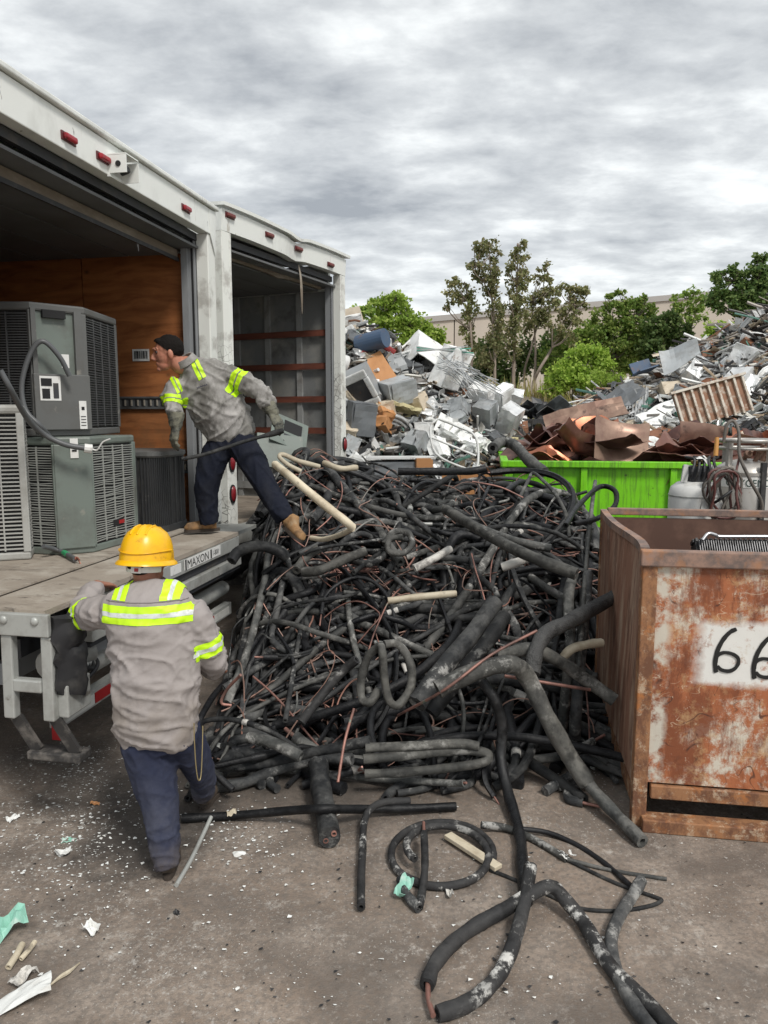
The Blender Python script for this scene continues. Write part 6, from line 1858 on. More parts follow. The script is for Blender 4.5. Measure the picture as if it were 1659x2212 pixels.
# lead he pulls with the gloved hand
rod = smooth_path([D(392, 992, 5.45), D(440, 982, 5.50), D(490, 966, 5.56), D(540, 950, 5.64), D(585, 938, 5.70), D(612, 930, 5.70)], 4)
tag(MB().tube(rod, [.014] * (len(rod) - 6) + [.018, .022, .024, .024, .022, .02], 10, hollow=.5).build('pulled_pipe', M_FOAM[1], smooth=True, origin=True), 'dark pipe pulled by the gloved hand of the bending worker', 'pipe')

# ================================================================== SCRAP HEAPS
def scrap_mat(nm, c, dirt=(.10, .085, .07), metal=0.0, rough=.5, amt=.6, spread=(.75, 1.2)):
    q = Mt(nm, c, rough=rough, metal=metal); q.layer(dirt, .48, .68, amt, scale=4, detail=7, rough=.68); q.layer((.18, .085, .04), .62, .70, .55, scale=6, detail=6, loc=(2, 5, 1)); q.value(*spread)
    return q.done()


M_S = dict(white=scrap_mat('scrap_white', (.82, .83, .82), (.42, .40, .36)), grey=scrap_mat('scrap_grey', (.36, .38, .39), (.22, .21, .20)), alu=scrap_mat('scrap_aluminium', (.70, .71, .71), (.30, .29, .27), .45, .38),
           beige=scrap_mat('scrap_beige', (.55, .47, .36), (.30, .24, .17)), dark=scrap_mat('scrap_dark', (.035, .036, .04), (.09, .08, .07)), rust=scrap_mat('scrap_rust', (.24, .10, .05), (.12, .06, .035)),
           wood=scrap_mat('scrap_board', (.52, .25, .10), (.38, .18, .075)), green=scrap_mat('scrap_green', (.10, .33, .25), (.08, .16, .12)), blue=scrap_mat('scrap_blue', (.05, .09, .16), (.09, .10, .12)),
           red=scrap_mat('scrap_red', (.33, .03, .03), (.18, .05, .04)), slate=scrap_mat('scrap_slate', (.14, .15, .16), (.09, .09, .085)), yellow=scrap_mat('scrap_foam', (.58, .52, .30), (.36, .29, .16)))
M_MULTI = Mt('mixed_scrap', (.4, .4, .4), rough=.5); M_MULTI.pick([(.78, .78, .76), (.10, .10, .10), (.55, .55, .54), (.03, .03, .03), (.72, .70, .64), (.26, .22, .18), (.70, .71, .70), (.16, .15, .14), (.42, .33, .23), (.05, .05, .055), (.24, .11, .06), (.52, .54, .54), (.07, .065, .06), (.34, .30, .26), (.12, .26, .21), (.045, .04, .04)], M_MULTI.island())
M_MULTI.layer((.08, .07, .06), .5, .68, .5, scale=6, detail=5); M_MULTI = M_MULTI.done()
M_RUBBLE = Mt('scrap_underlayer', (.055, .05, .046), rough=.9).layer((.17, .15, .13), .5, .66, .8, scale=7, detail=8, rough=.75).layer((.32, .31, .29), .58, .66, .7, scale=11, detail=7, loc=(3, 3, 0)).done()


def left_h(x, y):
    top = 3.78 - .40 * (x + .6) if x < 1.0 else 3.14 - .62 * (x - 1.0)
    top *= smoothstep((3.5 - x) / 1.3)
    t = (y - 9.4 - .10 * max(0, x)) / 3.2
    pr = max(0, min(1, t)) ** .85 if t < 1 else max(0, 1 - ((t - 1) / .9) ** 2)
    return max(0.0, top * pr + .18 * noise.noise(Vector((x * .9, y * .9, 1.1))) * pr)


def right_h(x, y):
    top = 2.15 + .52 * (x - 4.0); top = min(top, 5.4) * smoothstep((x - 2.9) / 1.3)
    t = (y - 11.6) / 4.6
    pr = max(0, min(1, t)) ** .8 if t < 1 else max(0, 1 - ((t - 1) / .8) ** 2)
    return max(0.0, top * pr + .2 * noise.noise(Vector((x * .8, y * .8, 6.1))) * pr)


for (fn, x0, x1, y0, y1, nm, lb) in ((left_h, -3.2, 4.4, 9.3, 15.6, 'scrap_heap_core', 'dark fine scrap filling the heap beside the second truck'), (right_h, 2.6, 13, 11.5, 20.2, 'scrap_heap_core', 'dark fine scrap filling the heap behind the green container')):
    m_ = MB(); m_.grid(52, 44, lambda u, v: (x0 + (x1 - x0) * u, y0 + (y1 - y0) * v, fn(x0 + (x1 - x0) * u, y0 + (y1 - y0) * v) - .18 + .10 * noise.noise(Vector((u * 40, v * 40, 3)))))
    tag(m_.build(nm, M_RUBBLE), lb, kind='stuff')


def surf_at(fn, px, py, d0, d1, lift=0.0):
    d = d0
    while d < d1:
        p_ = D(px, py, d)
        if p_[2] <= fn(p_[0], p_[1]) + lift: return p_
        d += .03
    return D(px, py, d1)


def rrot(r_, s_=1.0):
    return (r_.gauss(0, .7 * s_), r_.gauss(0, .7 * s_), r_.uniform(0, 6.28))


def strip_piece(mb, r_, c, ln, w_):
    """a bent strip or extrusion"""
    a = r_.uniform(0, 6.28); el = r_.gauss(0, .3); d = np.array([math.cos(a) * math.cos(el), math.sin(a) * math.cos(el), math.sin(el)]); b = np.array([r_.gauss(0, .2) for _ in range(3)]) * ln * .3
    p_ = [c - d * ln / 2, c + b, c + d * ln / 2]
    mb.tube(smooth_path(p_, 2), w_, 4, flat=r_.choice((.15, .25, .6, 1)), caps=False)


def junk_box(mb, r_, c, s):
    mb.box(c, (s * r_.uniform(.4, 1.2), s * r_.uniform(.3, 1), s * r_.uniform(.15, .7)), rot3(*rrot(r_)))


def junk_sheet(mb, r_, c, s, seed):
    f_ = sheet_fn(s * r_.uniform(.6, 1.3), s * r_.uniform(.4, 1), seed, .6, .6, .10 * s); Rm_ = rot3(*rrot(r_))
    mb.grid(3, 3, lambda u, v: c + Rm_ @ np.array(f_(u, v)), .004)


# small scrap, past counting
rs = random.Random(21)
small = MB()
for i in range(3200):
    x = rs.uniform(-1.6, 3.6); y = rs.uniform(9.5, 12.6); h_ = left_h(x, y)
    if h_ < .05: continue
    c = np.array([x, y, h_ + rs.uniform(-.08, .05)]); k = rs.random()
    if k < .35: junk_box(small, rs, c, rs.uniform(.06, .22))
    elif k < .72: junk_sheet(small, rs, c, rs.uniform(.10, .34), i)
    else: strip_piece(small, rs, c, rs.uniform(.25, .9), rs.uniform(.008, .03))
tag(small.build('small_scrap', M_MULTI), 'small mixed scrap covering the heap beside the second truck', kind='stuff')
small = MB()
for i in range(3400):
    x = rs.uniform(3.0, 10.5); y = rs.uniform(11.7, 17.0); h_ = right_h(x, y)
    if h_ < .05: continue
    c = np.array([x, y, h_ + rs.uniform(-.06, .06)]); k = rs.random()
    if k < .14: junk_box(small, rs, c, rs.uniform(.08, .24))
    elif k < .42: junk_sheet(small, rs, c, rs.uniform(.12, .45), i)
    else: strip_piece(small, rs, c, rs.uniform(.35, 1.5), rs.uniform(.010, .034))
tag(small.build('small_scrap', M_MULTI), 'small aluminium strips and offcuts covering the heap behind the green container', kind='stuff')

# middling pieces, each its own object
COLN = dict(white='white', grey='grey', alu='bare aluminium', beige='beige', dark='black', rust='rusty', slate='slate grey', wood='brown board', yellow='pale yellow', blue='dark blue', green='green', red='red')


def casing(r_, w_, d_, h_):
    """a dented open appliance casing: five thin walls"""
    m = MB(); t = .012
    dn = r_.uniform(0, 50); sk = r_.uniform(-.12, .12)

    def wall(o, u_, v_):
        o, u_, v_ = map(np.array, (o, u_, v_)); nn = unit(np.cross(u_, v_))
        m.grid(4, 4, lambda a, b: o + u_ * a + v_ * b + nn * (.035 * noise.noise(Vector((a * 2 + dn, b * 2, o[2] * 3)))) + np.array([sk * (o + v_ * b + u_ * a)[2], 0, 0]), t)
    wall((-w_ / 2, -d_ / 2, 0), (w_, 0, 0), (0, 0, h_)); wall((w_ / 2, -d_ / 2, 0), (0, d_, 0), (0, 0, h_)); wall((w_ / 2, d_ / 2, 0), (-w_, 0, 0), (0, 0, h_)); wall((-w_ / 2, d_ / 2, 0), (0, -d_, 0), (0, 0, h_))
    wall((-w_ / 2, -d_ / 2, h_), (w_, 0, 0), (0, d_, 0))
    return m


for i in range(150):
    for _ in range(40):
        px = 745 + 380 * rs.random() ** 1.1; py = rs.uniform(700, 1030)
        p_ = surf_at(left_h, px, py, 9.3, 13.2)
        if p_[1] < 13.0 and left_h(p_[0], p_[1]) > .3: break
    k = rs.random(); cn = rs.choice(('white', 'white', 'grey', 'alu', 'alu', 'beige', 'slate', 'dark', 'grey', 'wood' if rs.random() < .25 else 'white', 'yellow' if rs.random() < .3 else 'slate'))
    s = rs.uniform(.13, .32)
    if k < .34: m_ = casing(rs, s, s * rs.uniform(.5, 1), s * rs.uniform(.4, 1.1)); nm, wd, cat = 'appliance_casing', 'dented appliance casing', 'casing'
    elif k < .82: m_ = MB(); m_.grid(6, 5, sheet_fn(s * rs.uniform(.8, 1.6), s * rs.uniform(.6, 1.1), 400 + i, .6, .5, .05), .006); nm, wd, cat = 'sheet_metal', 'bent panel', 'metal sheet'
    else: m_ = MB(); m_.tube(smooth_path([np.array([-s, 0, 0]), np.array([0, rs.gauss(0, .1), rs.gauss(0, .06)]), np.array([s, 0, 0])], 4), rs.uniform(.012, .03), 8); nm, wd, cat = 'scrap_pipe', 'bent pipe', 'pipe'
    o = m_.build(nm, M_S[cn], loc=p_ + np.array([0, 0, .05]), rot=rrot(rs, .8))
    band_ = 'near the top of' if p_[2] > 2.7 else 'half way up' if p_[2] > 1.9 else 'at the foot of'
    tag(o, '%s %s %s the left heap' % (COLN[cn], wd, band_), cat, 'scrap pieces on the heap beside the second truck')
for i in range(170):
    for _ in range(40):
        px = 1225 + 460 * rs.random(); py = rs.uniform(690, 990)
        p_ = surf_at(right_h, px, py, 11.5, 17.5)
        if p_[1] < 17.2 and right_h(p_[0], p_[1]) > .3: break
    k = rs.random(); cn = rs.choice(('alu', 'alu', 'alu', 'white', 'grey', 'beige', 'dark', 'slate', 'rust' if rs.random() < .5 else 'alu', 'alu'))
    s = rs.uniform(.2, .5)
    if k < .10: m_ = casing(rs, s, s * rs.uniform(.5, 1), s * rs.uniform(.4, 1)); nm, wd, cat = 'appliance_casing', 'dented casing', 'casing'
    elif k < .40: m_ = MB(); m_.grid(6, 5, sheet_fn(s * rs.uniform(.8, 1.8), s * rs.uniform(.4, .9), 700 + i, .6, .5, .05), .006); nm, wd, cat = 'sheet_metal', 'bent sheet', 'metal sheet'
    else:
        m_ = MB(); L_ = s * rs.uniform(1.2, 2.4); w_ = rs.uniform(.03, .075); b_ = rs.gauss(0, .10); c_ = rs.gauss(0, .08)
        P3 = smooth_path([np.array([-L_ / 2, 0, 0]), np.array([-L_ / 6, b_, c_]), np.array([L_ / 5, b_ * .7, -c_ * .5]), np.array([L_ / 2, 0, 0])], 3)
        m_.tube(P3, w_, 4, flat=.22); m_.tube([q + np.array([0, 0, w_ * .5]) for q in P3], w_ * .35, 4); nm, wd, cat = 'aluminium_strip', 'bent extrusion', 'metal strip'
    o = m_.build(nm, M_S[cn], loc=p_ + np.array([0, 0, .05]), rot=(rs.gauss(0, .5), rs.gauss(-.25, .4), rs.uniform(-.9, .9)))
    band_ = 'high' if p_[2] > 2.9 else 'half way up' if p_[2] > 2.2 else 'low'
    tag(o, '%s %s %s on the right heap' % (COLN[cn], wd, band_), cat, 'scrap pieces on the heap behind the green container')

# pieces that stand out on the left heap
LP = lambda px, py, lift=.1: surf_at(left_h, px, py, 9.3, 13.2, lift)


def place(m_, name, mat, at_, rot, label, cat, bevel=0, smooth=False):
    return tag(m_.build(name, mat, loc=at_, rot=rot, bevel=bevel, smooth=smooth), label, cat)


def fridge(at_, rot, w_, d_, h_, mat, label, cat='cabinet', open_=False, name='metal_cabinet'):
    w_, d_, h_ = w_ * .86, d_ * .86, h_ * .86
    o = thing(name, label, cat, at_); o.rotation_euler = rot
    casing(random.Random(int(w_ * 1000 + h_ * 77)), w_, d_, h_).build('shell', mat, o)
    if not open_:
        k_ = int(w_ * 900 + d_ * 300)
        m = MB(); m.grid(5, 5, lambda u, v: ((u - .5) * w_ * .93, -d_ / 2 - .03 + .03 * noise.noise(Vector((u * 2 + k_, v * 2, 1))), h_ * (.03 + .94 * v)), .014)
        m.build('door', mat, o)
    return o


fridge(LP(810, 735) + (0, .1, -.25), (R(12), R(112), R(8)), .34, .36, .95, M_S['slate'], 'long slate grey cabinet lying slanted near the top of the left heap')
t_ = fridge(LP(910, 800) + (0, 0, .0), (R(-40), R(30), R(25)), .62, .55, .7, M_S['white'], 'open pale tub shaped casing tilted in the upper middle of the heap', open_=True, name='tub_casing')
fridge(LP(955, 835), (R(18), R(10), R(38)), .42, .4, .75, M_S['white'], 'pale blue white cabinet with a dark handle on the heap', name='metal_cabinet')
MB().tube([(-.04, -.225, .42), (-.04, -.25, .40), (-.04, -.25, .30), (-.04, -.225, .28)], .012, 6).build('handle', M_BLACK, bpy.data.objects['metal_cabinet.001'])
fridge(LP(865, 870), (R(10), R(-14), R(25)), .52, .42, .42, M_S['grey'], 'square grey box in the middle of the heap')
fridge(LP(775, 940), (R(8), R(6), R(20)), .42, .36, .55, M_S['slate'], 'dark slate box below the washing machine shell')
m_ = MB(); m_.grid(6, 6, lambda u, v: ((u - .5) * .62, (v - .5) * .6 + (.12 if u > .55 else 0) * v, .03 * noise.noise(Vector((u * 2, v * 2, 3)))), .018)
place(m_, 'particle_board', M_S['wood'], LP(808, 815, .15), (R(52), R(-24), R(12)), 'torn orange brown board leaning in the upper left of the heap', 'board')
# washing machine front with round-cornered opening
WM = thing('washing_machine_shell', 'white washing machine shell with a dark window on the heap', 'appliance', LP(795, 880, .1)); WM.rotation_euler = (R(28), R(-22), R(-18))
fr_ = MB(); fr_.box((0, 0, .05), (.46, .05, .11)).box((0, 0, .50), (.46, .05, .13)).box((-.19, 0, .275), (.09, .05, .34)).box((.19, 0, .275), (.09, .05, .34)); tag(fr_.build('front', M_S['white'], WM, bevel=.02), kind='stuff')
MB().box((0, .02, .275), (.31, .02, .35)).build('window', M_S['dark'], WM, bevel=.03)
MB().box((0, .2, .28), (.44, .3, .54)).build('body', M_S['grey'], WM)
m_ = MB(); m_.lathe([(.0, 0), (.13, 0), (.15, .02), (.15, .62), (.12, .68), (0, .69)], 20)
place(m_, 'water_heater', M_S['white'], LP(770, 790, .15) + (-.15, 0, 0), (R(70), R(0), R(-70)), 'white water heater cylinder lying near the truck post', 'water heater', smooth=True)
m_ = MB(); m_.lathe([(.0, 0), (.15, 0), (.15, .5), (.0, .5)], 20)
place(m_, 'drum', M_S['blue'], LP(775, 745, .15), (R(80), 0, R(60)), 'blue grey drum lying at the top of the heap', 'drum')
place(MB().box((0, 0, 0), (.42, .04, .36)), 'foam_board', M_S['beige'], D(757, 690, 12.4), (R(-12), R(-14), R(20)), 'pale beige panel sticking up at the heap top', 'panel', bevel=.004)
m_ = MB(); m_.grid(9, 9, lambda u, v: ((u - .5) * .62 * (1 - .3 * v), .16 * math.sin(v * 3.1) + .03 * noise.noise(Vector((u * 6, v * 6, 2))), (v - .5) * .42 + .05 * noise.noise(Vector((u * 5, v * 5, 8)))), .05)
place(m_, 'foam_block', M_S['yellow'], LP(870, 905, .15), (R(40), R(15), R(10)), 'crumbling yellowish foam slab in the middle of the heap', 'foam')
# bed or cot frame
FRm = thing('tube_frame', 'bent white tube frame with a cross rail leaning on the lower heap', 'frame', LP(965, 950, .2)); fz_ = D(965, 950, 9.9)
FRm.location = tuple(fz_)
fp = [(945, 905), (930, 925), (942, 980), (1000, 1010), (1030, 1012), (1028, 945), (985, 920), (948, 905)]
MB().tube(smooth_path([D(a_, b_, 9.9 - .003 * (b_ - 950)) - fz_ for a_, b_ in fp], 4), .017, 8).build('outer_tube', M_S['white'], FRm, smooth=True)
MB().tube([D(933, 945, 9.9) - fz_, D(1028, 985, 9.8) - fz_], .015, 8).build('cross_rail', M_S['white'], FRm, smooth=True)
place(MB().box((0, 0, 0), (.75, .03, .33)), 'door_panel', M_S['white'], LP(990, 935, .15), (R(-25), R(28), R(8)), 'long pale panel lying behind the white tube frame', 'panel', bevel=.006)
fridge(LP(1040, 880), (R(25), R(12), R(-30)), .40, .30, .42, M_S['white'], 'white box panel at the right shoulder of the heap')
fridge(LP(1085, 880), (R(15), R(-25), R(40)), .40, .25, .40, M_S['white'], 'white cabinet with peeled cover at the heap end')
fridge(LP(1090, 935), (R(25), R(30), R(-25)), .32, .35, .55, M_S['alu'], 'scuffed aluminium box tilted at the heap end', open_=True)
fridge(LP(1050, 915), (R(35), R(10), R(-35)), .34, .30, .45, M_S['grey'], 'grey wire shelved box tilted at the heap end', open_=True)
OV = fridge(D(865, 1010, 9.6) - np.array([0, 0, .12]), (0, 0, R(2)), .85, .35, .24, M_S['slate'], 'long low slate box with a white lid at the heap foot', 'box')
MB().box((0, 0, .25), (.88, .38, .025)).build('lid', M_S['white'], OV)
place(MB().box((0, 0, 0), (.22, .10, .22)), 'board_end', M_S['wood'], D(915, 1008, 9.45), (0, 0, R(15)), 'short orange board end beside the low slate box', 'board')
place(MB().box((0, 0, 0), (.75, .06, .30)), 'cardboard_box', M_S['wood'], D(1020, 1030, 9.2) - np.array([0, 0, .1]), (0, 0, R(-4)), 'flat orange brown cardboard at the heap foot', 'cardboard')
# splayed metal rods
rb = random.Random(2)
RB = thing('rod_bundle', 'splayed bundle of thin steel rods sliding down the right of the heap', 'metal rods', LP(1010, 800, .1))
b0 = np.array(RB.location)
for k in range(26):
    a_ = D(955 + rb.uniform(-15, 25), 770 + rb.uniform(-10, 40), 11.6 + rb.uniform(-.3, .3)); e_ = D(1030 + rb.uniform(-20, 60), 830 + rb.uniform(-30, 30), 11.4 + rb.uniform(-.3, .3))
    MB().tube(smooth_path([a_ - b0, (a_ + e_) / 2 - b0 + np.array([0, 0, rb.gauss(.04, .05)]), e_ - b0], 3), .0075, 5).build('rod', M_S['grey'] if k % 3 else M_S['alu'], RB)
for k in range(5):
    a_ = D(900, 760 - 3 * k, 11.9); e_ = D(1015 + rb.uniform(-10, 10), 748 + 5 * k, 11.7)
    MB().tube([a_ - b0, e_ - b0], .011, 5).build('rod', M_S['green'] if k % 2 else M_S['alu'], RB)
place(MB().tube(smooth_path([np.array([-.3, 0, 0]), np.array([0, .05, .25]), np.array([.3, 0, .1])], 4), .05, 8, flat=.3), 'red_scrap', M_S['red'], LP(815, 775, .1), (0, 0, .4), 'torn red plastic scrap high on the heap', 'scrap')
m_ = MB()
for k in range(3): m_.tube([np.array([.34 * math.cos(a) * (1 - .12 * k), .05 * k, .34 * math.sin(a) * (1 - .12 * k)]) for a in np.linspace(-.5, 2.4, 12)], .028, 6, flat=.5)
place(m_, 'bent_rings', M_S['alu'], LP(855, 945, .1), (R(-20), R(30), R(20)), 'nested bent metal rings in the lower heap', 'metal rings')
# black container beyond the heap
BKC = thing('scrap_container', 'black open container standing behind the heap end with dark scrap on top', 'container', (D(1160, 930, 13.5)[0], 13.5, 0))
w_ = D(1212, 930, 13.5)[0] - D(1105, 930, 13.5)[0]; zt_ = D(1160, 905, 13.5)[2]
MB().box((0, .8, zt_ / 2), (w_, 1.6, zt_)).build('shell', M_S['dark'], BKC, bevel=.02)
MB().box((0, -.02, zt_ - .05), (w_ + .1, .08, .10)).build('top_rail', M_S['dark'], BKC)
MB().box((0, -.02, zt_ * .7), (w_ * .6, .05, .08)).build('door_bar', M_S['slate'], BKC)
for k in range(7):
    m_ = MB(); m_.grid(4, 4, sheet_fn(rs.uniform(.4, .7), .4, 980 + k, .6, .6, .1), .01)
    tag(m_.build('black_sheet', M_S['dark'] if k % 3 else M_S['slate'], loc=(BKC.location.x - w_ * .4 + w_ * .8 * k / 6, 13.8, zt_ + .12), rot=rrot(rs, .7)), 'crumpled black sheet heaped on the black container', 'metal sheet', 'black sheets on the black container')
# pieces that stand out on the right heap
RP = lambda px, py, lift=.1: surf_at(right_h, px, py, 11.5, 17.5, lift)
cr_ = thing('ribbed_panel', 'rusty white ribbed steel trough side tilted on the right heap', 'metal panel', D(1540, 868, 12.2)); cr_.rotation_euler = (R(-12), R(-15), R(4))
pw_, ph_ = 1.22, .58
q = Mt('rust_white_trough', (.27, .14, .085), rough=.75); q.layer((.55, .50, .43), .50, .62, .75, scale=5, detail=8, rough=.72); q.layer((.12, .06, .04), .52, .66, .7, scale=4, detail=6); M_TROUGH = q.done()
q = Mt('worn_white_rib', (.60, .55, .48), rough=.65); q.layer((.27, .14, .08), .48, .62, .8, scale=8, detail=7, rough=.7); M_RIB = q.done()
MB().box((0, .02, 0), (pw_, .02, ph_)).build('sheet', M_TROUGH, cr_)
for k in range(9): MB().box((-pw_ / 2 + .03 + k * (pw_ - .06) / 8, -.012, -.01), (.035, .04, ph_ + .03)).build('rib', M_RIB, cr_)
MB().box((0, -.01, ph_ / 2 + .02), (pw_ + .06, .08, .04)).build('top_rail', M_RIB, cr_)
m_ = MB(); m_.grid(8, 6, lambda u, v: ((u - .5) * .75, .10 * math.sin(u * 5) * v + .03 * noise.noise(Vector((u * 3, v * 3, 5))), (v - .5) * (.62 - .45 * max(0, u - .3)) + .12 * u), .012)
place(m_, 'grey_sheet', M_S['grey'], D(1470, 772, 15.3), (R(-30), R(-16), R(-24)), 'large grey folded sheet standing on the right heap', 'metal sheet')
cs = MB(); cs.grid(36, 3, lambda u, v: ((u - .5) * .42, (v - .5) * 1.15, .025 * math.sin(u * 44)), .006)
place(cs, 'corrugated_sheet', M_S['alu'], RP(1375, 880, .15), (R(42), R(-12), R(-32)), 'corrugated aluminium strip sloping down the right heap', 'metal sheet')
m_ = MB(); m_.grid(8, 8, sheet_fn(.95, .7, 1200, .35, .3, .04), .008)
place(m_, 'pale_sheet', M_S['white'], RP(1440, 900, .2), (R(48), R(-24), R(10)), 'pale blue white sheet leaning left of the ribbed panel', 'metal sheet')
m_ = MB(); m_.grid(9, 6, sheet_fn(1.3, .5, 1202, .5, .6, .05), .008)
place(m_, 'brown_sheet', cop[4], D(1265, 905, 12.2), (R(38), R(-16), R(-10)), 'long tan brown sheet curling at the left foot of the right heap', 'metal sheet')
for k, (px, py, l) in enumerate(((1480, 960, .9), (1560, 975, .8), (1420, 955, .7))):
    m_ = MB(); m_.grid(8, 5, sheet_fn(l, .35, 1300 + k, .5, .9, .05), .006)
    place(m_, 'bent_gutter', M_S['white'], D(px, py, 11.6), (R(35), R(-8 + 8 * k), R(5)), ('curled white gutter piece in front of the ribbed panel', 'curled white sheet right below the ribbed panel', 'crumpled white sheet left of the curled gutter')[k], 'metal sheet')
m_ = MB(); m_.grid(6, 6, sheet_fn(.5, .35, 1400, .9, .6, .06), .008)
place(m_, 'copper_offcut', cop[0], D(1605, 955, 11.4), (R(50), R(10), R(30)), 'folded orange copper offcut on the right heap foot', 'metal sheet')
for k in range(2):
    a_, e_ = D(1600 + 12 * k, 935, 11.5), D(1632 + 12 * k, 990, 11.3)
    tag(MB().tube([a_, e_], .055, 12, hollow=.8).build('pvc_pipe', M_S['beige'], origin=True, smooth=True), ('white plastic pipe stub at the right heap foot', 'second white plastic pipe stub beside the first')[k], 'pipe')
place(MB().box((0, 0, 0), (.5, .3, .03)).box((0, .1, .12), (.5, .03, .25)), 'blue_bin_lid', M_S['blue'], D(1395, 800, 15.6), (R(-20), R(-15), R(20)), 'dark blue plastic lid on the shoulder of the right heap', 'lid')
place(MB().grid(6, 5, sheet_fn(.8, .5, 1500, .8, .5, .1), .012), 'black_plastic_sheet', M_S['slate'], D(1335, 862, 14), (R(30), R(-10), R(10)), 'shiny black crumpled plastic at the left end of the right heap', 'plastic sheet')
# grey cabinet parts leaning on the pile by the second truck
CBP = thing('cabinet_panel', 'green-grey air conditioner panel with dark stickers leaning by the second truck', 'metal panel', D(625, 935, 7.4)); CBP.rotation_euler = (R(-32), R(22), R(28))
MB().box((0, 0, 0), (.40, .02, .34)).build('sheet', M_ACG, CBP, bevel=.004)
MB().box((.03, -.0115, .06), (.20, .003, .13)).build('sticker', M_BLACK, CBP)
MB().box((.0, -.0115, -.08), (.12, .003, .09)).build('sticker', M_DARKIN, CBP)
CB2 = thing('cabinet_panel', 'plain green-grey cabinet sheet folded at the foot of the leaning panel', 'metal panel', D(605, 975, 7.25)); CB2.rotation_euler = (R(-20), R(6), R(20))
MB().box((0, 0, 0), (.46, .02, .34)).build('sheet', M_ACG, CB2, bevel=.004)
MB().box((.22, .12, 0), (.02, .24, .34)).build('fold', M_ACG, CB2)

# ================================================================== TREES AND SHRUBS ON THE BANK
def leaf_mat(nm, cols, spec=.3):
    q = Mt(nm, cols[0], rough=.6, spec=spec); isl = q.island()
    r = q.N.new('ShaderNodeValToRGB'); el = r.color_ramp.elements
    for i, c in enumerate(cols):
        p_ = i / (len(cols) - 1)
        k = el[0] if i == 0 else el[1] if i == 1 else el.new(p_)
        k.position = p_; k.color = c4(c)
    q.L.new(isl, r.inputs[0]); q.c = r.outputs[0]
    q.value(1.3, 1.9)
    m = q.done()
    q.b.inputs['Subsurface Weight'].default_value = 0.0
    tr = q.N.new('ShaderNodeBsdfTranslucent'); mx = q.N.new('ShaderNodeMixShader'); mx.inputs[0].default_value = .42
    out = q.N['Material Output']
    q.L.new(q.c, tr.inputs['Color']); q.L.new(q.b.outputs[0], mx.inputs[1]); q.L.new(tr.outputs[0], mx.inputs[2]); q.L.new(mx.outputs[0], out.inputs['Surface'])
    return m


M_LEUC = leaf_mat('olive_leaf', [(.10, .125, .045), (.16, .165, .07), (.24, .21, .11), (.12, .15, .06)])
M_LBRI = leaf_mat('bright_leaf', [(.12, .19, .03), (.20, .29, .045), (.29, .36, .08), (.14, .23, .035)])
M_LMID = leaf_mat('mid_leaf', [(.085, .15, .03), (.16, .24, .05), (.24, .28, .08), (.10, .17, .035)])
M_LDRK = leaf_mat('dark_leaf', [(.045, .085, .026), (.08, .13, .036), (.13, .17, .055), (.055, .095, .03)])
M_LGRS = leaf_mat('dry_grass_blade', [(.16, .17, .05), (.26, .23, .09), (.33, .28, .13), (.13, .17, .04)])
q = Mt('pale_bark', (.33, .27, .22), rough=.85); q.layer((.16, .125, .10), .45, .66, .85, scale=3, detail=6, sc=(1, 1, .3)); q.bump(q.tex(scale=9, detail=5, sc=(1, 1, .3)), .4, .03); M_BARK = q.done()
q = Mt('dark_bark', (.10, .08, .062), rough=.9); q.layer((.17, .14, .11), .5, .66, .7, scale=4, detail=5); M_BARKD = q.done()
rl = random.Random(77)
Zx = lambda zx, zy: (929 + zx * .44, 464.5 + zy * .44)       # reading grid of the tree line


def leaves(clumps, d, size, dens, depth, droop=0.0, slim=.38):
    m = MB(); vs = []; fs = []
    for (px, py, rx, ry) in clumps:
        c = D(px, py, d); k = d / FPX; RX, RY, RZ = rx * k, ry * k, min(depth, max(rx, ry) * k)
        nsub = max(4, int(rx * ry / 34)); subs = []
        for _ in range(nsub):
            while True:
                v = np.array([rl.uniform(-1, 1) for _ in range(3)])
                if v @ v < 1: break
            subs.append((c + v * np.array([RX, RZ, RY]), rl.uniform(.25, .6)))
        n = int(dens * rx * ry / 1.1)
        for _ in range(n):
            s0, sr = rl.choice(subs)
            p_ = s0 + np.array([rl.gauss(0, .42) * RX * sr, rl.gauss(0, .42) * RZ * sr, rl.gauss(0, .42) * RY * sr])
            a = rl.uniform(0, 6.28); e_ = rl.gauss(-droop, .6); L_ = size * .70 * rl.uniform(.6, 1.4)
            t = np.array([math.cos(a) * math.cos(e_), math.sin(a) * math.cos(e_), math.sin(e_)]); s_ = unit(np.cross(t, (rl.gauss(0, 1), rl.gauss(0, 1), rl.gauss(0, 1)))) * L_ * slim
            o = len(vs); vs += [p_, p_ + t * L_ * .45 + s_, p_ + t * L_, p_ + t * L_ * .45 - s_]; fs.append((o, o + 1, o + 2, o + 3))
    return m.add(vs, fs)


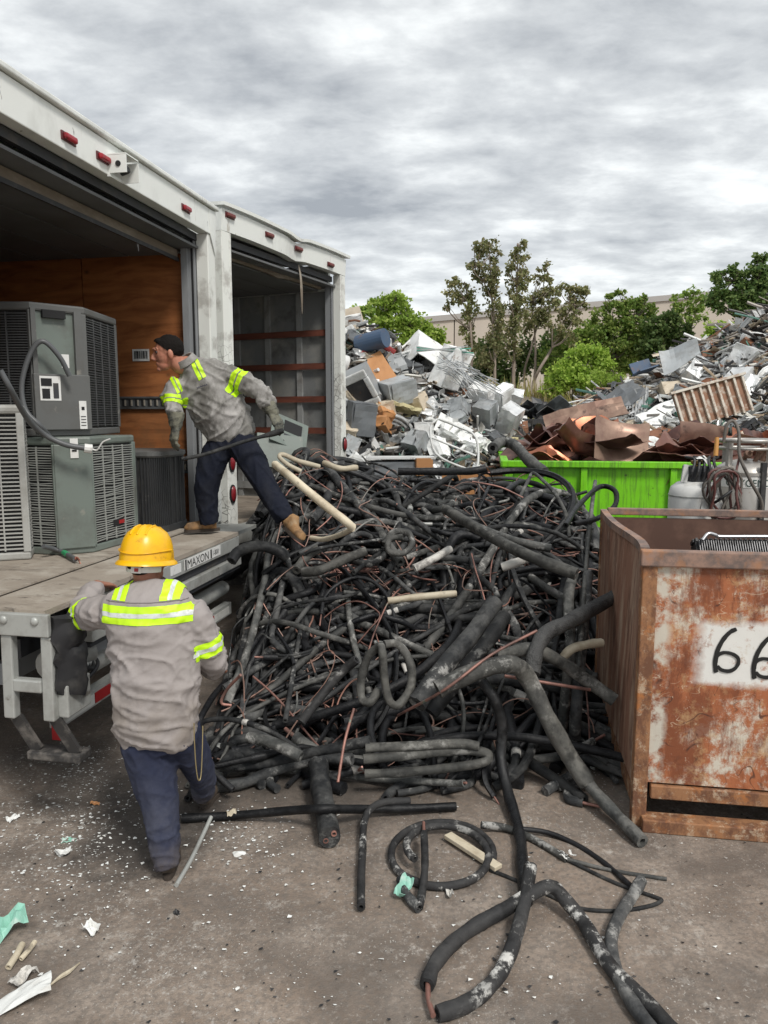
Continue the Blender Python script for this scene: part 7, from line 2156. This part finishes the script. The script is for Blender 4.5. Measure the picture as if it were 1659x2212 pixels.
def tree(name, label, d, trunks, clumps, lmat, bmat, size=.11, dens=1.0, depth=1.2, droop=0.0, cat='tree', group=None, twigs=True, slim=.38):
    base = D(trunks[0][0][0], trunks[0][0][1], d); base[2] = ground_z(base[0], min(d, 29)) - .05
    o = thing(name, label, cat, base, group=group)
    nt = 0
    for tr_ in trunks:
        pts = [D(x, y, d + rl.uniform(-.15, .15) * i) for i, (x, y, w_) in enumerate(tr_)]; rad = [w_ * .55 * d / FPX for _, _, w_ in tr_]
        if tr_ is trunks[0]: pts[0] = base.copy()
        P_ = smooth_path(pts, 4); A = np.interp(np.linspace(0, len(rad) - 1, len(P_)), range(len(rad)), rad)
        MB().tube([q - base + np.array([.03 * noise.noise(Vector((q[2] * 1.3, nt, 0))), 0, 0]) for q in P_], list(A), 8).build('trunk' if tr_ is trunks[0] else 'branch', bmat, o, smooth=True)
        nt += 1
    if twigs:
        tw = MB(); allp = [D(x, y, d) for tr_ in trunks for (x, y, _) in tr_[1:]]
        for (px, py, rx, ry) in clumps:
            for _ in range(3):
                e_ = D(px + rl.uniform(-.7, .7) * rx, py + rl.uniform(-.8, .5) * ry, d + rl.uniform(-.4, .4)); a_ = min(allp, key=lambda q: np.linalg.norm(q - e_) + (.6 if q[2] > e_[2] else 0))
                tw.tube(smooth_path([a_ - base, (a_ * .5 + e_ * .5) - base + np.array([0, 0, -.1]), e_ - base], 3), [.026, .022, .018, .015, .012, .010, .007], 5)
        tag(tw.build('twigs', bmat, o), kind='stuff')
    cr = leaves(clumps, d, size, dens, depth, droop, slim)
    cr.build('crown', lmat, o, off=base)
    return o


E_ = lambda L: [Zx(a, b) + (c * .44, d_ * .44) for a, b, c, d_ in L]
Tk = lambda L: [Zx(a, b) + (w_,) for a, b, w_ in L]
tree('eucalyptus_tree', 'leftmost thin olive tree of the tall clump, crown leaning out', 24.5, [Tk([(205, 880, 5), (205, 700, 4.5), (200, 560, 4), (185, 420, 3), (170, 330, 1.5)])], E_([(130, 335, 42, 32), (105, 400, 40, 35), (170, 390, 50, 50), (200, 470, 40, 50), (190, 560, 36, 50), (210, 640, 30, 40), (85, 450, 22, 25)]), M_LEUC, M_BARK, .13, 1.15, .9, .5, group='trees of the tall clump')
tree('eucalyptus_tree', 'tallest olive tree of the clump with a ragged rounded top', 24.0, [Tk([(320, 900, 6), (318, 720, 5.5), (310, 540, 5), (300, 340, 3.5), (288, 150, 1.5)]), Tk([(305, 420, 3), (260, 320, 2.2), (225, 250, 1.2)])], E_([(285, 145, 48, 36), (320, 190, 34, 34), (240, 165, 36, 40), (215, 250, 40, 34), (250, 290, 45, 34), (305, 280, 40, 60), (300, 370, 42, 60), (325, 460, 42, 70), (330, 590, 44, 80), (290, 700, 50, 60)]), M_LEUC, M_BARK, .13, 1.1, 1.0, .5, group='trees of the tall clump')
tree('eucalyptus_tree', 'second tallest olive tree with a narrow pointed crown', 24.3, [Tk([(410, 910, 7.5), (412, 720, 6.5), (420, 520, 5), (428, 320, 3), (430, 140, 1.2)])], E_([(435, 145, 38, 22), (415, 185, 34, 30), (450, 215, 36, 34), (400, 265, 38, 30), (455, 290, 38, 40), (425, 340, 45, 45), (400, 420, 42, 50), (455, 450, 44, 60), (420, 560, 46, 70), (400, 660, 40, 50)]), M_LEUC, M_BARK, .13, 1.1, 1.0, .5, group='trees of the tall clump')
tree('eucalyptus_tree', 'medium olive tree right of the two tallest ones', 24.8, [Tk([(470, 900, 5), (465, 760, 4.5), (500, 640, 4), (540, 480, 3), (565, 260, 1.2)]), Tk([(512, 820, 5.5), (518, 700, 4.5), (512, 560, 3.5), (495, 420, 2)])], E_([(565, 260, 32, 26), (545, 310, 36, 30), (590, 320, 30, 34), (560, 390, 46, 46), (520, 430, 40, 50), (610, 400, 36, 50), (560, 500, 50, 60), (500, 540, 46, 60)]), M_LEUC, M_BARK, .13, 1.0, 1.0, .45, group='trees of the tall clump')
tree('eucalyptus_tree', 'spreading pale trunked tree forking low at the clump edge', 23.6, [Tk([(500, 900, 7), (510, 820, 6.5), (545, 745, 6), (600, 650, 5), (650, 540, 3.5), (700, 440, 1.5)]), Tk([(610, 630, 3.5), (690, 540, 2.5), (770, 390, 1.2)])], E_([(765, 365, 46, 26), (715, 380, 40, 30), (650, 370, 40, 36), (690, 430, 52, 36), (760, 430, 36, 36), (640, 460, 40, 44), (710, 500, 50, 40), (620, 560, 40, 50), (680, 590, 50, 44)]), M_LEUC, M_BARK, .13, .95, 1.0, .4, group='trees of the tall clump')
tree('understory_shrub', 'dark shrub growing between the tall trunks', 26, [Tk([(360, 900, 3), (350, 700, 2)])], E_([(250, 720, 60, 70), (340, 740, 60, 80), (300, 640, 60, 60), (450, 700, 50, 90), (560, 700, 60, 90), (620, 640, 60, 80), (220, 790, 60, 60), (380, 830, 70, 60)]), M_LDRK, M_BARKD, .16, 1.5, 1.0, cat='shrub')
tree('shrub', 'bright yellow green bush at the foot of the forked tree', 21.5, [Tk([(700, 960, 3), (700, 780, 2)])], E_([(690, 730, 70, 60), (770, 690, 70, 60), (640, 800, 70, 60), (740, 800, 90, 60), (840, 720, 60, 60), (600, 850, 60, 50), (830, 800, 60, 40)]), M_LBRI, M_BARKD, .13, 1.7, 1.1, cat='shrub')
tree('shrub', 'tall mixed green thicket filling the gap behind the yellow green bush', 24.6, [Tk([(860, 930, 3), (860, 700, 2)])], E_([(820, 620, 80, 70), (760, 570, 55, 55), (700, 640, 70, 60), (960, 720, 90, 60), (1050, 740, 80, 60), (880, 740, 90, 60), (600, 740, 60, 80), (1180, 700, 80, 60), (1040, 640, 60, 60)]), M_LMID, M_BARKD, .15, 1.2, 1.2, cat='shrub')
tree('shrub', 'feathery light green bush low in front of the bank', 20.0, [Tk([(870, 940, 2.5), (870, 840, 1.5)])], E_([(860, 800, 70, 36), (900, 830, 50, 30), (820, 830, 50, 36), (930, 800, 30, 20)]), M_LBRI, M_BARKD, .09, 2.2, .9, cat='shrub', slim=.25)
tree('round_tree', 'mid green rounded tree right of the tall clump', 23.2, [Tk([(900, 900, 5), (900, 700, 4), (910, 560, 2.5)]), Tk([(905, 680, 2.5), (990, 500, 1.5)])], E_([(840, 500, 45, 36), (900, 460, 50, 36), (960, 450, 46, 36), (1030, 440, 46, 40), (1070, 480, 40, 40), (860, 570, 60, 50), (940, 540, 70, 60), (1010, 560, 60, 60), (900, 650, 80, 60), (980, 660, 60, 60), (870, 400, 22, 20), (930, 380, 24, 18), (1060, 410, 20, 18)]), M_LMID, M_BARKD, .14, 1.5, 1.2)
tree('round_tree', 'dark green tree half hidden behind the right heap', 22.5, [Tk([(1120, 860, 5), (1120, 660, 3.5), (1130, 560, 2)])], E_([(1110, 560, 60, 60), (1080, 650, 60, 70), (1160, 600, 60, 60), (1130, 690, 70, 50), (1190, 540, 50, 50), (1230, 600, 60, 50), (1150, 500, 50, 30)]), M_LDRK, M_BARKD, .15, 1.8, 1.2)
tree('round_tree', 'loose twiggy tree showing the warehouse wall through its leaves', 23.8, [Tk([(1270, 800, 4), (1270, 560, 3), (1280, 400, 1)]), Tk([(1275, 560, 2), (1340, 390, 1)])], E_([(1230, 400, 40, 24), (1300, 390, 46, 26), (1350, 420, 40, 30), (1200, 450, 36, 30), (1270, 460, 46, 40), (1330, 490, 46, 40), (1240, 530, 46, 40)]), M_LMID, M_BARKD, .13, .85, 1.0)
tree('round_tree', 'large dark tree filling the right edge above the heap', 21.5, [Tk([(1580, 760, 6), (1580, 520, 5), (1590, 330, 2.5)]), Tk([(1575, 560, 3), (1480, 320, 1.5)])], E_([(1430, 300, 44, 32), (1490, 280, 44, 28), (1520, 330, 50, 40), (1440, 370, 50, 40), (1620, 230, 40, 28), (1600, 290, 60, 50), (1650, 330, 60, 60), (1560, 400, 70, 50), (1480, 440, 60, 50), (1640, 430, 70, 60), (1560, 480, 60, 50), (1400, 420, 40, 40)]), M_LDRK, M_BARKD, .14, 1.7, 1.2)
tree('shrub', 'light green bush on the shoulder of the right heap', 20.5, [Tk([(1440, 700, 2.5), (1440, 590, 1.5)])], E_([(1410, 560, 50, 34), (1470, 560, 50, 30), (1440, 610, 60, 34), (1380, 600, 40, 40)]), M_LBRI, M_BARKD, .12, 1.8, .9, cat='shrub')
tree('round_tree', 'fresh green tree rising behind the left scrap heap', 20.0, [[(855, 860, 4), (850, 760, 3), (842, 660, 1.5)], [(852, 760, 2.2), (900, 715, 1.2)]], [(842, 640, 26, 16), (822, 660, 26, 20), (866, 662, 28, 20), (850, 690, 40, 28), (890, 705, 36, 24), (915, 722, 36, 22), (945, 735, 22, 20), (820, 700, 30, 26), (880, 740, 50, 24)], M_LBRI, M_BARKD, .13, 1.25, 1.2)
tree('round_tree', 'smaller green tree touching the truck behind the left heap', 19.0, [[(778, 860, 3.5), (778, 740, 2.5), (776, 670, 1.2)]], [(770, 672, 20, 16), (790, 680, 18, 18), (775, 700, 24, 22), (760, 690, 18, 20)], M_LMID, M_BARKD, .12, 1.5, .8)
# tall dry grass on the slope
gb = MB(); vs = []; fs = []
for _ in range(5200):
    x = rl.uniform(1.5, 9.5); y = rl.uniform(16.5, 22.5)
    if noise.noise(Vector((x * .6, y * .6, 2))) < -.15: continue
    z = ground_z(x, y); h_ = rl.uniform(.25, .75); a = rl.uniform(0, 6.28); ln = rl.gauss(0, .18)
    p_ = np.array([x, y, z - .02]); s_ = np.array([math.cos(a), math.sin(a), 0]) * .022; t = np.array([math.cos(a * 3) * ln, math.sin(a * 3) * ln, h_])
    o = len(vs); vs += [p_ - s_, p_ + s_, p_ + t * .6 + s_ * .6 + np.array([0, 0, .02]), p_ + t]; fs.append((o, o + 1, o + 2, o + 3))
tag(gb.add(vs, fs).build('grass', M_LGRS), 'tall dry grass covering the bank below the trees', kind='stuff')

# ================================================================== LITTER ON THE YARD
M_PAPER = Mt('paper_scrap', (.74, .75, .73), rough=.75).layer((.45, .43, .39), .5, .68, .7, scale=14, detail=5).done()
M_MINT = Mt('mint_plastic', (.26, .52, .42), rough=.5).layer((.60, .66, .62), .55, .65, .7, scale=9, detail=4).done()
rp = random.Random(99)


def gpt(px, py): return G(px, py, .006)


# confetti of torn foil and foam: nobody could count it
lt = MB(); vs = []; fs = []


def flake(p_, s):
    a = rp.uniform(0, 6.28); k = rp.randint(3, 5); o = len(vs)
    for j in range(k):
        b = a + 6.283 * j / k + rp.uniform(-.4, .4); r_ = s * rp.uniform(.4, 1)
        vs.append((p_[0] + r_ * math.cos(b), p_[1] + r_ * math.sin(b) * rp.uniform(.4, 1), p_[2] + rp.uniform(.001, .5 * s)))
    fs.append(tuple(range(o, o + k)))


for _ in range(1900):
    k = rp.random()
    if k < .55: px, py = rp.gauss(150, 110), rp.gauss(1790, 95)
    elif k < .68: px, py = rp.gauss(210, 60), rp.gauss(1665, 40)
    elif k < .80: px, py = rp.gauss(540, 60), rp.gauss(1800, 40)
    else: px, py = rp.uniform(0, 1659), rp.uniform(1700, 2212)
    if 0 < px < 1600 and 1600 < py < 2212: flake(gpt(px, py), rp.choice((.003, .004, .005, .006, .008, .011, .015)))
for _ in range(120):
    px, py = rp.gauss(1280, 40), rp.gauss(1650, 60); flake(gpt(px, py), rp.choice((.006, .01)))
tag(lt.add(vs, fs).build('litter', M_PAPER), 'white confetti of torn foil and foam strewn on the ground', kind='stuff')
dk = MB(); vs = []; fs = []
for _ in range(380): flake(gpt(rp.uniform(0, 1659), rp.uniform(1560, 2212)), rp.choice((.004, .006, .009, .014)))
tag(dk.add(vs, fs).build('litter', M_RUBBER), 'black crumbs of pipe foam strewn on the ground', kind='stuff')


def scrap(px, py, w_, l_, mat, label, name='paper_scrap', cat='scrap', rz=0.0, crump=.02, h_=.012, fold=.7):
    m_ = MB(); m_.grid(6, 5, sheet_fn(w_, l_, int(px * 3 + py), fold, .6, crump), .002)
    p_ = G(px, py, h_)
    return tag(m_.build(name, mat, loc=p_, rot=(rp.gauss(0, .12), rp.gauss(0, .12), rz)), label, cat)


scrap(135, 1848, .07, .05, M_PAPER, 'white paper scrap lying below the torn mint plastic', rz=.4)
scrap(150, 1812, .07, .05, M_MINT, 'torn mint green plastic shred among the white confetti', 'plastic_shred', rz=.2, crump=.03)
scrap(28, 1768, .06, .04, M_PAPER, 'white foil scrap at the left edge of the confetti', rz=1.0)
scrap(516, 1838, .06, .06, M_PAPER, 'bright white paper corner lying alone before the pipe pile', rz=2.1, crump=.008)
scrap(198, 2008, .06, .045, M_PAPER, 'crumpled white wrapper lying alone on the bare foreground', rz=2.7, crump=.035, h_=.02)
scrap(205, 1735, .05, .03, M_S['wood'], 'small orange brown chip behind the heel of the hard hat worker', 'wood_chip', rz=.3)
scrap(500, 1755, .05, .05, M_CREAM, 'small cream foam lump on the level black pipe', 'foam_lump', rz=.3, h_=.05, crump=.03)
scrap(383, 1968, .03, .025, M_RUBBER, 'small black rubber crumb in the bare foreground', 'rubber_crumb', rz=.8, crump=.02)
scrap(875, 1925, .10, .05, M_MINT, 'torn pale green wrapping at the foot of the coiled pipe', 'plastic_shred', rz=.9, crump=.04, h_=.03)
scrap(972, 1930, .03, .07, M_WRAP, 'pale strip of wrapping hanging from the coiled pipe', 'plastic_shred', rz=.1, crump=.02)
m_ = MB(); m_.box((0, 0, 0), (.052, .36, .022)); o = m_.build('wood_batten', M_CREAM, loc=G(1020, 1838, .03), rot=(0, 0, R(38)), bevel=.003); tag(o, 'pale wooden batten lying through the coiled pipe', 'batten')
scrap(1130, 1595, .22, .16, M_WRAP, 'white torn sack under the bent grey pipe', 'torn_sack', rz=.5, crump=.06, h_=.06)
scrap(1180, 1560, .14, .10, M_WRAP, 'small torn white sack piece beside the bin side', 'torn_sack', rz=1.5, crump=.05, h_=.05)
scrap(1285, 1655, .06, .05, M_PAPER, 'white crumpled foil beside the bin', rz=1.1, crump=.04, h_=.02)
# corner heap at the lower left
scrap(20, 1995, .12, .10, M_MINT, 'mint green plastic bag piece at the lower left edge', 'plastic_bag', 'bag', .8, .07, .05)
scrap(30, 2150, .26, .12, M_PAPER, 'large white splintered panel scrap at the lower left edge', 'panel_scrap', 'scrap', .45, .015, .03, .2)
scrap(50, 2105, .10, .06, M_WRAP, 'grey crumpled foil above the white panel scrap', 'foil_scrap', 'scrap', 1.2, .05, .03)
for k, (a_, e_, r_) in enumerate((((18, 2090), (48, 2040), .014), ((45, 2072), (75, 2035), .011))):
    tag(MB().tube([G(*a_, .02), (G(*a_, .02) + G(*e_, .03)) / 2 + np.array([0.005, 0, .004]), G(*e_, .03)], r_, 10, hollow=.6).build('plastic_pipe_stub', M_CREAM, origin=True, smooth=True), ('cream pipe stub at the lower left edge', 'thinner cream pipe stub beside the first at lower left')[k], 'pipe')
tag(MB().tube(smooth_path([G(108, 2128, .008), G(130, 2110, .01), G(150, 2098, .02), G(172, 2080, .008)], 3), [.004, .005, .006, .008, .009, .009, .008, .006, .004, .003], 6).build('twig', M_CREAM, origin=True), 'short pale split stick near the lower left edge', 'stick')


# ---- labels that still coincide: say which of them by place
from collections import defaultdict


def to_px(o):
    q = np.array(o.matrix_basis.translation) - _c; d = q @ _fw
    return 829.5 + FPX * (q @ _rt) / d, 1106 - FPX * (q @ _up) / d


def same():
    g_ = defaultdict(list)
    for o in scene.objects:
        if o.parent is None and o.get('label') and o.get('category'): g_[o['label']].append(o)
    return {k: v for k, v in g_.items() if len(v) > 1}


ORD = ['leftmost', 'second from left', 'third from left', 'fourth from left', 'fifth from left', 'sixth from left', 'seventh from left', 'eighth from left', 'ninth from left', 'tenth from left']
for lb, os_ in same().items():
    if len(os_) > 5:
        ys = sorted(to_px(o)[1] for o in os_); n = len(os_)
        cuts = [ys[int(n * k / 3)] for k in (1, 2)] if n > 12 else [ys[n // 2]]
        for o in os_:
            k = sum(to_px(o)[1] >= c for c in cuts)
            o['label'] = (('upper', 'lower') if len(cuts) == 1 else ('upper', 'middle', 'lower'))[k] + ' ' + lb
for lb, os_ in same().items():
    os_.sort(key=lambda o: to_px(o)[0])
    if len(os_) <= len(ORD):
        for i, o in enumerate(os_):
            t = lb + ', ' + ORD[i]
            o['label'] = t
